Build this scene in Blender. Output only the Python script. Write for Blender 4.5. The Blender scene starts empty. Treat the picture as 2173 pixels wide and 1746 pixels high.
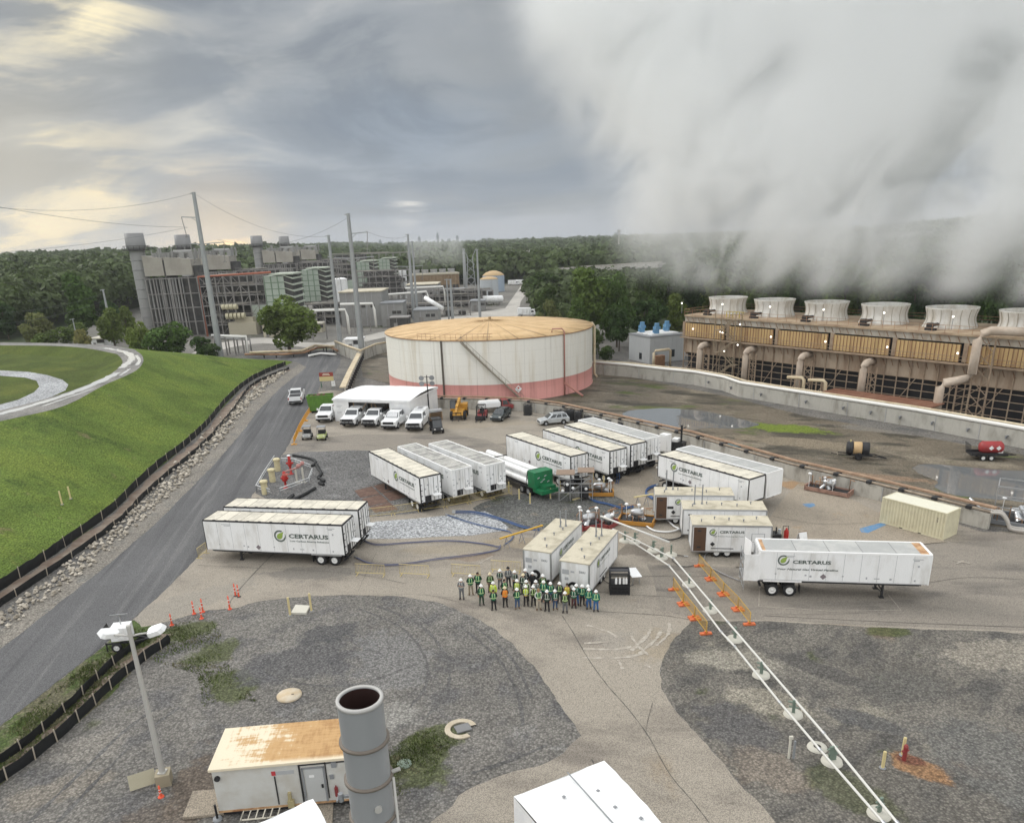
import bpy, math, random
import numpy as np
from mathutils import Vector, Matrix
random.seed(11)
RNG = np.random.default_rng(5)
PI = math.pi
SC = bpy.context.scene
COL = SC.collection
# ------------------------------------------------------------------ camera
IW, IH = 2173.0, 1746.0
FPX, PIT, ROLL, HC, PY = 1602.0, math.radians(20.2), math.radians(-2.04), 26.84, 223.0
_f = Vector((0, math.cos(PIT), -math.sin(PIT)))
_u0 = Vector((0, math.sin(PIT), math.cos(PIT)))
_r = math.cos(ROLL) * Vector((1, 0, 0)) + math.sin(ROLL) * _u0
_u = -math.sin(ROLL) * Vector((1, 0, 0)) + math.cos(ROLL) * _u0
cd = bpy.data.cameras.new('camera')
cam = bpy.data.objects.new('camera', cd)
COL.objects.link(cam)
cd.sensor_fit = 'HORIZONTAL'
cd.sensor_width = 36.0
cd.lens = 36.0 * FPX / IW
cd.shift_y = PY / IW
cd.clip_start, cd.clip_end = 0.5, 40000
cam.matrix_world = Matrix(((_r.x, _u.x, -_f.x, 0), (_r.y, _u.y, -_f.y, 0), (_r.z, _u.z, -_f.z, HC), (0, 0, 0, 1)))
SC.camera = cam
SC.view_settings.view_transform = 'Standard'
SC.view_settings.look = 'None'
SC.view_settings.exposure = 0.10
SC.view_settings.gamma = 1.0
SC.cycles.volume_bounces = 12
SC.cycles.max_bounces = 16
SC.cycles.diffuse_bounces = 3
SC.cycles.glossy_bounces = 3
SC.cycles.transparent_max_bounces = 12
SC.cycles.volume_step_rate = 1.0
SC.cycles.volume_max_steps = 512
SC.cycles.adaptive_threshold = 0.025
def ray(x, y):
	return _f + _r * ((x - IW / 2) / FPX) - _u * ((y - IH / 2 - PY) / FPX)
def at(x, y, z=0.0):          # point of the plane at height z seen at that spot of the photograph
	d = ray(x, y)
	return Vector((0, 0, HC)) + d * ((z - HC) / d.z)
def ad(x, y, Y):              # point at distance Y seen at that spot
	d = ray(x, y)
	return Vector((0, 0, HC)) + d * (Y / d.y)
def z_at(xy, v):
	lo, hi = 0.0, 60.0
	for _ in range(40):
		mid = (lo + hi) / 2; d = Vector((xy.x, xy.y, mid)) - Vector((0, 0, HC))
		y = IH / 2 + PY - FPX * d.dot(_u) / d.dot(_f)
		if y > v: lo = mid
		else: hi = mid
	return lo
# ------------------------------------------------------------------ node helpers
def N(nt, typ, ins=None, **props):
	n = nt.nodes.new(typ)
	for k, v in props.items():
		setattr(n, k, v)
	for k, v in (ins or {}).items():
		s = n.inputs[k]
		if hasattr(v, 'is_output'):
			nt.links.new(v, s)
		else:
			s.default_value = v
	return n
def c4(c):
	return (c[0], c[1], c[2], 1.0)
def mth(nt, op, a, b=0.0, clamp=False):
	return N(nt, 'ShaderNodeMath', {0: a, 1: b}, operation=op, use_clamp=clamp).outputs[0]
def vm(nt, op, a, b=(0, 0, 0)):
	n = N(nt, 'ShaderNodeVectorMath', {0: a, 1: b}, operation=op)
	return n.outputs['Value'] if op in ('DOT_PRODUCT', 'LENGTH', 'DISTANCE') else n.outputs[0]
def mixc(nt, f, a, b, typ='MIX'):
	n = N(nt, 'ShaderNodeMix', {'Factor': f}, data_type='RGBA', blend_type=typ)
	for i, v in ((6, a), (7, b)):
		if hasattr(v, 'is_output'):
			nt.links.new(v, n.inputs[i])
		else:
			n.inputs[i].default_value = c4(v)
	return n.outputs[2]
def rng(nt, v, a, b, c=0.0, d=1.0, smooth=True):
	return N(nt, 'ShaderNodeMapRange', {'Value': v, 'From Min': a, 'From Max': b, 'To Min': c, 'To Max': d},
			 interpolation_type='SMOOTHSTEP' if smooth else 'LINEAR').outputs[0]
def noise(nt, vec, scale, detail=4.0, rough=0.55, dist=0.0, out='Fac'):
	n = N(nt, 'ShaderNodeTexNoise', {'Scale': scale, 'Detail': detail, 'Roughness': rough, 'Distortion': dist})
	if vec is not None:
		nt.links.new(vec, n.inputs['Vector'])
	return n.outputs[out]
def mapv(nt, vec, scale=(1, 1, 1), rot=(0, 0, 0), loc=(0, 0, 0)):
	if any(rot):
		vec = N(nt, 'ShaderNodeMapping', {'Vector': vec, 'Rotation': rot}).outputs[0]
	return N(nt, 'ShaderNodeMapping', {'Vector': vec, 'Scale': scale, 'Location': loc}).outputs[0]
# ------------------------------------------------------------------ sky: overcast morning, sun low behind cloud on the left
SUN_AZ, SUN_EL = math.radians(-55), math.radians(32)
w = bpy.data.worlds.new('World')
SC.world = w
w.use_nodes = True
nt = w.node_tree
nt.nodes.clear()
tc = N(nt, 'ShaderNodeTexCoord')
dv = vm(nt, 'NORMALIZE', tc.outputs['Generated'])
sep = N(nt, 'ShaderNodeSeparateXYZ', {0: dv})
X, Y, Z = sep.outputs
sky = N(nt, 'ShaderNodeTexSky', sky_type='NISHITA')
sky.sun_disc = False
sky.sun_elevation = SUN_EL
sky.sun_rotation = SUN_AZ
sky.air_density, sky.dust_density = 1.3, 3.0
zc = mth(nt, 'ADD', mth(nt, 'MAXIMUM', Z, 0.0), 0.26)
cp = N(nt, 'ShaderNodeCombineXYZ', {0: mth(nt, 'DIVIDE', X, zc), 1: mth(nt, 'DIVIDE', Y, zc), 2: 0.0}).outputs[0]
wp = N(nt, 'ShaderNodeTexNoise', {'Vector': cp, 'Scale': 0.8, 'Detail': 3.0}).outputs['Color']
cw = vm(nt, 'ADD', cp, vm(nt, 'MULTIPLY', vm(nt, 'SUBTRACT', wp, (.5, .5, .5)), (1.3, 1.3, 0)))
n1 = noise(nt, mapv(nt, cw, scale=(0.8, 1.2, 1), rot=(0, 0, 0.35), loc=(1.7, 0.4, 0)), 0.95, 7, 0.56)
n2 = noise(nt, mapv(nt, cw, scale=(0.55, 1.0, 1), loc=(7, 3, 0)), 2.5, 8, 0.58)
n3 = noise(nt, mapv(nt, dv, scale=(1.2, 1.2, 4.5), loc=(3, 1, 2)), 2.6, 8, 0.58, 1.2)
def dirpx(x, y):
	return ray(x, y).normalized()
def blob(x, y, r0, r1):      # soft region of the sky round a direction
	return rng(nt, mth(nt, 'ARCCOSINE', mth(nt, 'MINIMUM', vm(nt, 'DOT_PRODUCT', dv, dirpx(x, y)), 1.0)), r1, r0)
cover = mth(nt, 'ADD', mth(nt, 'MULTIPLY', n1, 0.48), mth(nt, 'ADD', mth(nt, 'MULTIPLY', n3, 0.18), mth(nt, 'MULTIPLY', n2, 0.32)))
base = mixc(nt, rng(nt, cover, 0.42, 0.515), (0.185, 0.215, 0.255), (0.315, 0.34, 0.37))
base = mixc(nt, rng(nt, cover, 0.51, 0.605), base, (0.545, 0.55, 0.54))
# heavier, bluer cloud base to the north
wob = mth(nt, 'MULTIPLY', mth(nt, 'SUBTRACT', n2, 0.5), 0.16)
wob3 = mth(nt, 'MULTIPLY', mth(nt, 'SUBTRACT', n3, 0.5), 0.14)
dk = mth(nt, 'MULTIPLY', rng(nt, mth(nt, 'ADD', Z, wob), 0.20, 0.09), rng(nt, mth(nt, 'ADD', Z, wob3), 0.008, 0.045))
dk = mth(nt, 'MULTIPLY', dk, blob(1120, 400, 0.12, 0.70))
base = mixc(nt, mth(nt, 'MULTIPLY', dk, 0.88), base, mixc(nt, rng(nt, n3, .38, .62), (0.120, 0.170, 0.25), (0.24, 0.30, 0.385)))
dk2 = mth(nt, 'MULTIPLY', blob(1150, 200, 0.02, 0.30), rng(nt, n1, 0.40, 0.60))
base = mixc(nt, mth(nt, 'MULTIPLY', dk2, 0.65), base, (0.225, 0.245, 0.265))
# pale strip along the horizon
hz = mth(nt, 'MULTIPLY', rng(nt, mth(nt, 'ADD', Z, mth(nt, 'MULTIPLY', wob, .5)), 0.042, 0.006), 0.85)
base = mixc(nt, hz, base, (0.43, 0.455, 0.505))
# yellow light breaking through where the sun stands behind the clouds
gap = rng(nt, mth(nt, 'ADD', mth(nt, 'MULTIPLY', n2, 0.5), mth(nt, 'MULTIPLY', n3, 0.5)), 0.48, 0.60)
for (x, y, r0, r1, k, colr) in ((470, 512, 0.0, 0.11, 1.0, (2.0, 1.35, 0.52)), (60, 500, 0.0, 0.20, .9, (1.25, 1.0, 0.56)),
								(215, 392, 0.0, 0.045, 1.0, (1.1, 0.88, 0.50)), (180, 40, 0.0, 0.10, 1.0, (1.1, 0.95, 0.60)), (60, 40, 0.0, 0.20, 0.3, (0.85, 0.76, 0.55)),
								(40, 262, 0.0, 0.10, 0.85, (1.0, 0.88, 0.58)), (860, 432, 0.0, 0.035, 1.0, (0.9, 0.85, 0.78)), (430, 262, 0.0, 0.09, 0.4, (0.75, 0.73, 0.66)),
								(330, 500, 0.05, 0.33, 0.2, (0.85, 0.74, 0.52))):
	m = mth(nt, 'MULTIPLY', blob(x, y, r0, r1), mth(nt, 'ADD', mth(nt, 'MULTIPLY', gap, .75 if y > 495 and k > .5 else .9), .25 if y > 495 and k > .5 else .1))
	base = mixc(nt, mth(nt, 'MULTIPLY', m, k, True), base, colr)
# extra brightness added to unseen sky overhead and behind the photographer, lighting ground and trailers
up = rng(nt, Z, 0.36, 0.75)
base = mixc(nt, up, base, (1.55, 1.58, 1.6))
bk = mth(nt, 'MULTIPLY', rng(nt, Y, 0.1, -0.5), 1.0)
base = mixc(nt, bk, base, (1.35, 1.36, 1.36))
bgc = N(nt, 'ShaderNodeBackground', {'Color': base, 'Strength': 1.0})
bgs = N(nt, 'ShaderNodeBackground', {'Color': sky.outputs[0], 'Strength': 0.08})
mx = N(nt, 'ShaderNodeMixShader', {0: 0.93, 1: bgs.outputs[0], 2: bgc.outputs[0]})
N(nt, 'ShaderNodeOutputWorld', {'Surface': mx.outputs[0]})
sd = bpy.data.lights.new('sun', 'SUN')
sd.energy, sd.angle, sd.color = 1.7, math.radians(20), (1.0, 0.965, 0.91)
sun = bpy.data.objects.new('sun', sd)
COL.objects.link(sun)
sdir = Vector((math.sin(SUN_AZ) * math.cos(SUN_EL), math.cos(SUN_AZ) * math.cos(SUN_EL), math.sin(SUN_EL)))
sun.rotation_euler = (-sdir).to_track_quat('-Z', 'Y').to_euler()
# ------------------------------------------------------------------ materials
MATS = {}
def mat(name, col, rough=0.75, metal=0.0, col2=None, scale=2.0, lo=0.35, hi=0.7, var=0.12, bump=0.0, stretch=(1, 1, 1), spec=0.35, emit=0):
	if name in MATS:
		return MATS[name]
	m = bpy.data.materials.new(name)
	m.use_nodes = True
	t = m.node_tree
	b = t.nodes['Principled BSDF']
	b.inputs['Roughness'].default_value = rough
	b.inputs['Metallic'].default_value = metal
	b.inputs['Specular IOR Level'].default_value = spec
	o = N(t, 'ShaderNodeTexCoord').outputs['Object']
	v = mapv(t, o, scale=stretch)
	f = noise(t, v, scale, 6, 0.6)
	g = noise(t, v, scale * 7.3, 3, 0.6)
	ca = mixc(t, g, [x * (1 - var) for x in col], [min(1, x * (1 + var)) for x in col])
	if col2 is not None:
		ca = mixc(t, rng(t, f, lo, hi), ca, col2)
	else:
		ca = mixc(t, f, ca, [x * (1 - var) for x in col])
	t.links.new(ca, b.inputs['Base Color'])
	if emit:
		b.inputs['Emission Color'].default_value = c4(col)
		b.inputs['Emission Strength'].default_value = emit
	if bump:
		bp = N(t, 'ShaderNodeBump', {'Strength': 1.0, 'Distance': bump, 'Height': g})
		t.links.new(bp.outputs[0], b.inputs['Normal'])
	MATS[name] = m
	return m
# ------------------------------------------------------------------ mesh builder
def frame(d):
	d = Vector(d).normalized()
	a = Vector((0, 0, 1)) if abs(d.z) < 0.95 else Vector((1, 0, 0))
	x = a.cross(d).normalized()
	return x, d.cross(x), d
class MB:
	def __init__(s):
		s.v, s.f, s.m, s.sm = [], [], [], []
		s.cur = 0
		s.smooth = False
	def add(s, vs, fs, smooth=None):
		o = len(s.v)
		s.v += [tuple(v) for v in vs]
		s.f += [tuple(i + o for i in f) for f in fs]
		s.m += [s.cur] * len(fs)
		s.sm += [s.smooth if smooth is None else smooth] * len(fs)
		return s
	def box(s, c, d, rot=0.0, tilt=None):       # centre, full size
		M = Matrix.Rotation(rot, 3, 'Z')
		if tilt:
			M = M @ Matrix.Rotation(tilt[1], 3, tilt[0])
		vs = [Vector(c) + M @ Vector((d[0] * a / 2, d[1] * b / 2, d[2] * e / 2)) for e in (-1, 1) for b in (-1, 1) for a in (-1, 1)]
		return s.add(vs, [(0, 2, 3, 1), (4, 5, 7, 6), (0, 1, 5, 4), (2, 6, 7, 3), (0, 4, 6, 2), (1, 3, 7, 5)], False)
	def bb(s, x0, x1, y0, y1, z0, z1):
		return s.box(((x0 + x1) / 2, (y0 + y1) / 2, (z0 + z1) / 2), (x1 - x0, y1 - y0, z1 - z0))
	def bar(s, a, b, w, h=None, up=None):       # rectangular beam from a to b
		a, b = Vector(a), Vector(b)
		x, y, d = frame(b - a)
		h = h or w
		vs = [p + x * (w / 2 * i) + y * (h / 2 * j) for p in (a, b) for i, j in ((-1, -1), (1, -1), (1, 1), (-1, 1))]
		return s.add(vs, [(0, 3, 2, 1), (4, 5, 6, 7), (0, 1, 5, 4), (1, 2, 6, 5), (2, 3, 7, 6), (3, 0, 4, 7)], False)
	def cyl(s, a, b, r0, r1=None, n=12, caps=True):
		a, b = Vector(a), Vector(b)
		x, y, d = frame(b - a)
		r1 = r0 if r1 is None else r1
		vs = [p + (x * math.cos(2 * PI * i / n) + y * math.sin(2 * PI * i / n)) * r for p, r in ((a, r0), (b, r1)) for i in range(n)]
		s.add(vs, [(i, (i + 1) % n, n + (i + 1) % n, n + i) for i in range(n)], True)
		if caps:
			s.add(vs[:n], [tuple(range(n - 1, -1, -1))], False)
			s.add(vs[n:], [tuple(range(n))], False)
		return s
	def lathe(s, prof, c=(0, 0, 0), n=24, axis='Z', sx=1.0):
		c = Vector(c)
		vs = []
		for r, z in prof:
			for i in range(n):
				t = 2 * PI * i / n
				p = Vector((r * math.cos(t), r * math.sin(t) * sx, z))
				if axis == 'Y':
					p = Vector((p.x, p.z, -p.y))
				elif axis == 'X':
					p = Vector((p.z, p.x, p.y))
				vs.append(c + p)
		fs = [(k * n + i, k * n + (i + 1) % n, (k + 1) * n + (i + 1) % n, (k + 1) * n + i) for k in range(len(prof) - 1) for i in range(n)]
		return s.add(vs, fs, True)
	def tube(s, pts, r, n=8, caps=True):
		pts = [Vector(p) for p in pts]
		vs = []
		for i, p in enumerate(pts):
			d = (pts[min(i + 1, len(pts) - 1)] - pts[max(i - 1, 0)])
			x, y, d = frame(d)
			vs += [p + (x * math.cos(2 * PI * k / n) + y * math.sin(2 * PI * k / n)) * r for k in range(n)]
		fs = [(k * n + i, k * n + (i + 1) % n, (k + 1) * n + (i + 1) % n, (k + 1) * n + i) for k in range(len(pts) - 1) for i in range(n)]
		if caps:
			fs += [tuple(range(n - 1, -1, -1)), tuple(range(len(vs) - n, len(vs)))]
		return s.add(vs, fs, True)
	def prism(s, poly, z0, z1):                 # poly: list of (x,y) or (x,y,z); counter-clockwise
		n = len(poly)
		if sum(poly[i][0] * poly[(i + 1) % n][1] - poly[(i + 1) % n][0] * poly[i][1] for i in range(n)) < 0:
			poly = poly[::-1]
		vs = [(p[0], p[1], z0) for p in poly] + [(p[0], p[1], z1) for p in poly]
		fs = [tuple(range(n - 1, -1, -1)), tuple(range(n, 2 * n))] + [(i, (i + 1) % n, n + (i + 1) % n, n + i) for i in range(n)]
		return s.add(vs, fs, False)
	def side(s, poly, y0, y1):                  # outline in x,z swept across y
		n = len(poly)
		vs = [(p[0], y0, p[1]) for p in poly] + [(p[0], y1, p[1]) for p in poly]
		fs = [tuple(range(n)), tuple(range(2 * n - 1, n - 1, -1))] + [(i, n + i, n + (i + 1) % n, (i + 1) % n) for i in range(n)]
		return s.add(vs, fs, False)
	def quad(s, a, b, c, d):
		return s.add([a, b, c, d], [(0, 1, 2, 3)], False)
	def ball(s, c, r, n=10, m=6, sq=(1, 1, 1)):
		c = Vector(c)
		vs = [c + Vector((r * sq[0] * math.sin(PI * j / m) * math.cos(2 * PI * i / n), r * sq[1] * math.sin(PI * j / m) * math.sin(2 * PI * i / n), r * sq[2] * math.cos(PI * j / m))) for j in range(m + 1) for i in range(n)]
		return s.add(vs, [(j * n + i, (j + 1) * n + i, (j + 1) * n + (i + 1) % n, j * n + (i + 1) % n) for j in range(m) for i in range(n)], True)
	def build(s, name, mats, parent=None, origin=None, bevel=0.0):
		me = bpy.data.meshes.new(name)
		o = Vector(origin) if origin is not None else Vector((0, 0, 0))
		me.from_pydata([tuple(Vector(v) - o) for v in s.v] if origin is not None else s.v, [], s.f)
		for m in (mats if isinstance(mats, (list, tuple)) else [mats]):
			me.materials.append(m)
		me.polygons.foreach_set('material_index', s.m)
		me.polygons.foreach_set('use_smooth', s.sm)
		me.update()
		ob = bpy.data.objects.new(name, me)
		COL.objects.link(ob)
		if parent is not None:
			ob.parent = parent
		if origin is not None:
			ob.location = o
		if bevel:
			md = ob.modifiers.new('bevel', 'BEVEL')
			md.width, md.segments, md.limit_method = bevel, 2, 'ANGLE'
		return ob
def tag(o, label=None, cat=None, group=None, kind=None):
	if label: o['label'] = label
	if cat: o['category'] = cat
	if group: o['group'] = group
	if kind: o['kind'] = kind
	return o
def thing(name, label, cat, loc=(0, 0, 0), yaw=0.0, group=None):
	o = bpy.data.objects.new(name, None)
	o.empty_display_size = 0.3
	COL.objects.link(o)
	o.location = Vector(loc)
	o.rotation_euler = (0, 0, yaw)
	return tag(o, label, cat, group)
def base_of(s):
	a = np.array(s.v)
	return Vector(((a[:, 0].min() + a[:, 0].max()) / 2, (a[:, 1].min() + a[:, 1].max()) / 2, a[:, 2].min()))
def single(mb, name, m, label, cat, group=None, bevel=0.0):
	return tag(mb.build(name, m, None, base_of(mb), bevel), label, cat, group)
def dup(root, loc, yaw, label=None, group=None):
	kids = {}
	for o in COL.objects:
		if o.parent: kids.setdefault(o.parent, []).append(o)
	def cp(o, par):
		c = o.copy(); COL.objects.link(c); c.parent = par
		for k in kids.get(o, []): cp(k, c)
		return c
	r = cp(root, None)
	r.location = Vector(loc); r.rotation_euler = (0, 0, yaw)
	if label: r['label'] = label
	if group: r['group'] = group
	return r
def text_mesh(txt, size, m, parent, loc, rot, bold=0.0, name='lettering', extrude=0.003, shear=0.0, spacing=1.0, align='LEFT'):
	cu = bpy.data.curves.new(name, 'FONT')
	cu.body, cu.size, cu.extrude, cu.offset, cu.shear, cu.space_character = txt, size, extrude, bold, shear, spacing
	cu.align_x = align
	cu.resolution_u = 2
	tmp = bpy.data.objects.new('tmp', cu)
	COL.objects.link(tmp)
	me = bpy.data.meshes.new_from_object(tmp)
	bpy.data.objects.remove(tmp)
	me.materials.clear(); me.materials.append(m)
	o = bpy.data.objects.new(name, me)
	COL.objects.link(o)
	o.parent = parent
	o.location, o.rotation_euler = loc, rot
	return o
HAZE = True
# ------------------------------------------------------------------ ground materials (world position)
def gmat(name, col, var=0.2, fine=6.0, stones=0.0, sscale=8.0, patches=(), rough=0.9, bump=0.01, rot=0.0, spec=0.3, blobs=()):
	m = bpy.data.materials.new(name)
	m.use_nodes = True
	t = m.node_tree
	b = t.nodes['Principled BSDF']
	b.inputs['Roughness'].default_value = rough
	b.inputs['Specular IOR Level'].default_value = spec
	p = N(t, 'ShaderNodeNewGeometry').outputs['Position']
	g = noise(t, p, fine, 5, 0.65)
	big = noise(t, p, 0.13, 5, 0.6)
	c = mixc(t, g, [x * (1 - var) for x in col], [x * (1 + var) for x in col])
	c = mixc(t, rng(t, big, 0.3, 0.75), mixc(t, 1.0, c, (1 - var * .7,) * 3, 'MULTIPLY'), mixc(t, 1.0, c, (1 + var * .7,) * 3, 'MULTIPLY'))
	h = g
	for i, (pc, ps, lo, hi, st) in enumerate(patches):
		pv = mapv(t, p, scale=st, rot=(0, 0, rot), loc=(i * 13.7, i * 5.1, 0))
		c = mixc(t, rng(t, noise(t, pv, ps, 6, 0.62, 0.3), lo, hi), c, mixc(t, g, [x * (1 - var) for x in pc], [x * (1 + var) for x in pc]))
	if blobs:
		nb, nb2 = noise(t, p, 0.9, 6, 0.65), noise(t, p, 0.25, 3, 0.5)
		wv = mth(t, 'MULTIPLY', mth(t, 'SUBTRACT', mth(t, 'ADD', nb, nb2), 1.0), 1.5)
		for (bx, by, rx, ry, rt, bc, k) in blobs:
			q = mapv(t, vm(t, 'SUBTRACT', p, at(bx, by)), rot=(0, 0, -rt))
			d = vm(t, 'LENGTH', vm(t, 'MULTIPLY', q, (1 / rx, 1 / ry, 0)))
			c = mixc(t, mth(t, 'MULTIPLY', rng(t, mth(t, 'ADD', d, wv), 1.1, 0.75), k), c, mixc(t, g, [x * (1 - var) for x in bc], [x * (1 + var) for x in bc]))
	if stones:
		v = N(t, 'ShaderNodeTexVoronoi', {'Vector': p, 'Scale': sscale})
		s = N(t, 'ShaderNodeSeparateColor', {0: v.outputs['Color']})
		k = rng(t, s.outputs[0], 0, 1, 1 - stones, 1 + stones, False)
		k2 = mth(t, 'MULTIPLY', k, rng(t, v.outputs['Distance'], 0.0, 0.9, 1.12, 0.6))
		c = mixc(t, 1.0, c, N(t, 'ShaderNodeCombineColor', {0: k2, 1: k2, 2: k2}).outputs[0], 'MULTIPLY')
		h = mth(t, 'SUBTRACT', mth(t, 'MULTIPLY', s.outputs[1], 0.7), v.outputs['Distance'])
	t.links.new(c, b.inputs['Base Color'])
	bp = N(t, 'ShaderNodeBump', {'Strength': 1.0, 'Distance': bump, 'Height': h})
	t.links.new(bp.outputs[0], b.inputs['Normal'])
	return m
G_forest = gmat('forest floor', (0.045, 0.06, 0.028), 0.4, 0.3, patches=[((0.10, 0.09, 0.06), 0.02, 0.55, 0.7, (1, 1, 1))])
WEED, DIRT, PALE, DARKG = (0.085, 0.10, 0.034), (0.135, 0.108, 0.085), (0.30, 0.29, 0.265), (0.112, 0.110, 0.112)
G_gravel = gmat('grey gravel', (0.192, 0.181, 0.164), 0.22, 3.5, 0.36, 8.0,
				[((0.128, 0.124, 0.122), 0.30, 0.48, 0.66, (1, 1, 1)), ((0.225, 0.220, 0.21), 0.35, 0.58, 0.75, (1, 1, 1)), ((0.105, 0.112, 0.065), 0.16, 0.635, 0.72, (1, 1, 1)), ((0.165, 0.138, 0.11), 0.24, 0.64, 0.74, (1, 1, 1))], bump=0.035,
				blobs=[(395, 1340, 3.0, 1.5, .4, WEED, .85), (452, 1385, 1.7, 1.9, 0, WEED, .8), (490, 1452, 1.5, 2.2, .6, WEED, .8), (880, 1625, 2.0, 2.4, .2, WEED, .8), (940, 1558, 1.9, 1.2, .3, WEED, .8), (760, 1540, 3.4, 1.3, .1, PALE, .7), (850, 1515, 1.8, 1.4, .2, PALE, .7), (420, 1665, 1.5, 3.2, 0, DIRT, .9), (330, 1745, 2.2, 1.6, 0, DIRT, .6),
					   (650, 1400, 4.5, 2.6, .2, DARKG, .8), (700, 1340, 2.2, 1.6, .3, (.09, .09, .092), .8), (830, 1400, 3.0, 4.0, .3, (.20, .198, .196), .6), (200, 1580, 2.5, 1.6, .6, (.26, .24, .21), .6), (560, 1320, 3, 1.2, .1, (.21, .20, .18), .6), (110, 1680, 2.6, 1.2, .5, (.25, .22, .18), .6)])
G_gravel_r = gmat('mossy gravel', (0.172, 0.159, 0.138), 0.26, 3.0, 0.34, 8.5,
				  [((0.105, 0.100, 0.092), 0.25, 0.46, 0.64, (1, 2.2, 1)), ((0.24, 0.22, 0.18), 0.22, 0.58, 0.74, (1, 1.6, 1)), ((0.095, 0.102, 0.06), 0.33, 0.60, 0.70, (1, 1, 1)), ((0.17, 0.13, 0.10), 0.18, 0.62, 0.74, (1, 1, 1))], bump=0.03, rot=-0.7,
				  blobs=[(1950, 1628, 1.6, .9, -.9, (.30, .17, .085), .9), (1932, 1612, .8, .5, -.5, (.17, .07, .05), .8), (1880, 1338, 1.5, .9, 0, WEED, .8), (1560, 1400, 3.2, 1.5, -.3, (.34, .315, .26), .75), (1640, 1490, 3.2, 1.4, -.6, (.34, .31, .25), .75), (1560, 1540, 2.6, 1.8, -.8, (.11, .107, .108), .7), (1640, 1640, 2.5, 1.6, -.8, (.24, .20, .16), .6),
						 (1740, 1420, 3.6, .9, -.75, (.10, .095, .088), .8), (1840, 1530, 2.5, .8, -.6, (.10, .10, .10), .7), (2120, 1390, 3.5, 2.2, 0, (.31, .28, .23), .7), (2130, 1620, 3.0, 4.5, .3, (.15, .148, .138), .7), (1930, 1460, 3.0, 2.0, 0, (.125, .12, .108), .7), (1800, 1680, 2.4, 1.4, -.8, WEED, .5)])
G_pale = gmat('pale crushed stone', (0.40, 0.41, 0.42), 0.25, 3.0, 0.5, 6.0, bump=0.03)
G_dark = gmat('dark fine gravel', (0.13, 0.13, 0.122), 0.3, 3.0, 0.5, 7.0, [((0.075, 0.085, 0.045), 0.4, 0.55, 0.7, (1, 1, 1)), ((0.22, 0.19, 0.15), 0.3, 0.58, 0.7, (1, 1, 1))], bump=0.02)
G_apron = gmat('worn tan pavement', (0.350, 0.312, 0.258), 0.06, 9.0, 0.06, 16.0,
			   [((0.225, 0.198, 0.168), 0.09, 0.48, 0.68, (1, 2.2, 1)), ((0.33, 0.298, 0.25), 0.2, 0.58, 0.74, (1.6, 1, 1)), ((0.17, 0.152, 0.135), 0.32, 0.66, 0.78, (1, 3, 1)), ((0.29, 0.235, 0.17), 0.14, 0.60, 0.75, (1, 1, 1))], bump=0.004, rot=0.25,
			   blobs=[(1330, 1165, 3.2, 1.6, -.3, (.16, .135, .11), .7), (1110, 1150, 4.5, 1.3, 0, (.33, .27, .185), .6), (960, 1165, 5.0, 1.2, 0, (.32, .275, .205), .6), (1010, 1180, 2.4, .9, .2, (.22, .15, .095), .5), (660, 1215, 5, 1.6, -.1, (.20, .185, .165), .7), (1690, 1030, 2.5, 1.6, -.7, (.38, .235, .12), .8), (1800, 1080, 3.5, 1.1, -.7, (.38, .25, .14), .8), (1400, 1370, 2.5, 2.5, 0, (.33, .27, .185), .5), (1330, 1360, 2.6, 1.5, 0, (.345, .315, .27), .6), (420, 1270, 6, 2, .7, (.30, .275, .235), .7), (1000, 900, 10, 3, 0, (.335, .285, .215), .6)])
G_apron2 = gmat('grey brown pavement', (0.275, 0.246, 0.208), 0.06, 9.0, 0.06, 16.0, [((0.165, 0.150, 0.132), 0.12, 0.5, 0.7, (1, 3, 1)), ((0.27, 0.242, 0.205), 0.15, 0.6, 0.75, (1, 2, 1))], bump=0.004, rot=0.15)
G_slab = gmat('concrete slab', (0.36, 0.31, 0.245), 0.08, 7.0, 0.08, 14.0, [((0.29, 0.25, 0.20), 0.25, 0.5, 0.7, (1, 1, 1)), ((0.36, 0.25, 0.14), 0.3, 0.6, 0.75, (1, 1, 1))], bump=0.003)
G_asphalt = gmat('asphalt', (0.118, 0.118, 0.121), 0.14, 10.0, 0.18, 16.0, [((0.165, 0.163, 0.162), 0.9, 0.50, 0.66, (0.035, 1.0, 1)), ((0.080, 0.080, 0.084), 0.55, 0.50, 0.64, (0.03, 1.0, 1))], bump=0.004, rot=-1.72, rough=0.8)
G_shoulder = gmat('dusty shoulder', (0.235, 0.215, 0.185), 0.2, 3.0, 0.35, 8.0, [((0.17, 0.165, 0.15), 0.4, 0.5, 0.68, (1, 1, 1))], bump=0.02)
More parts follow.
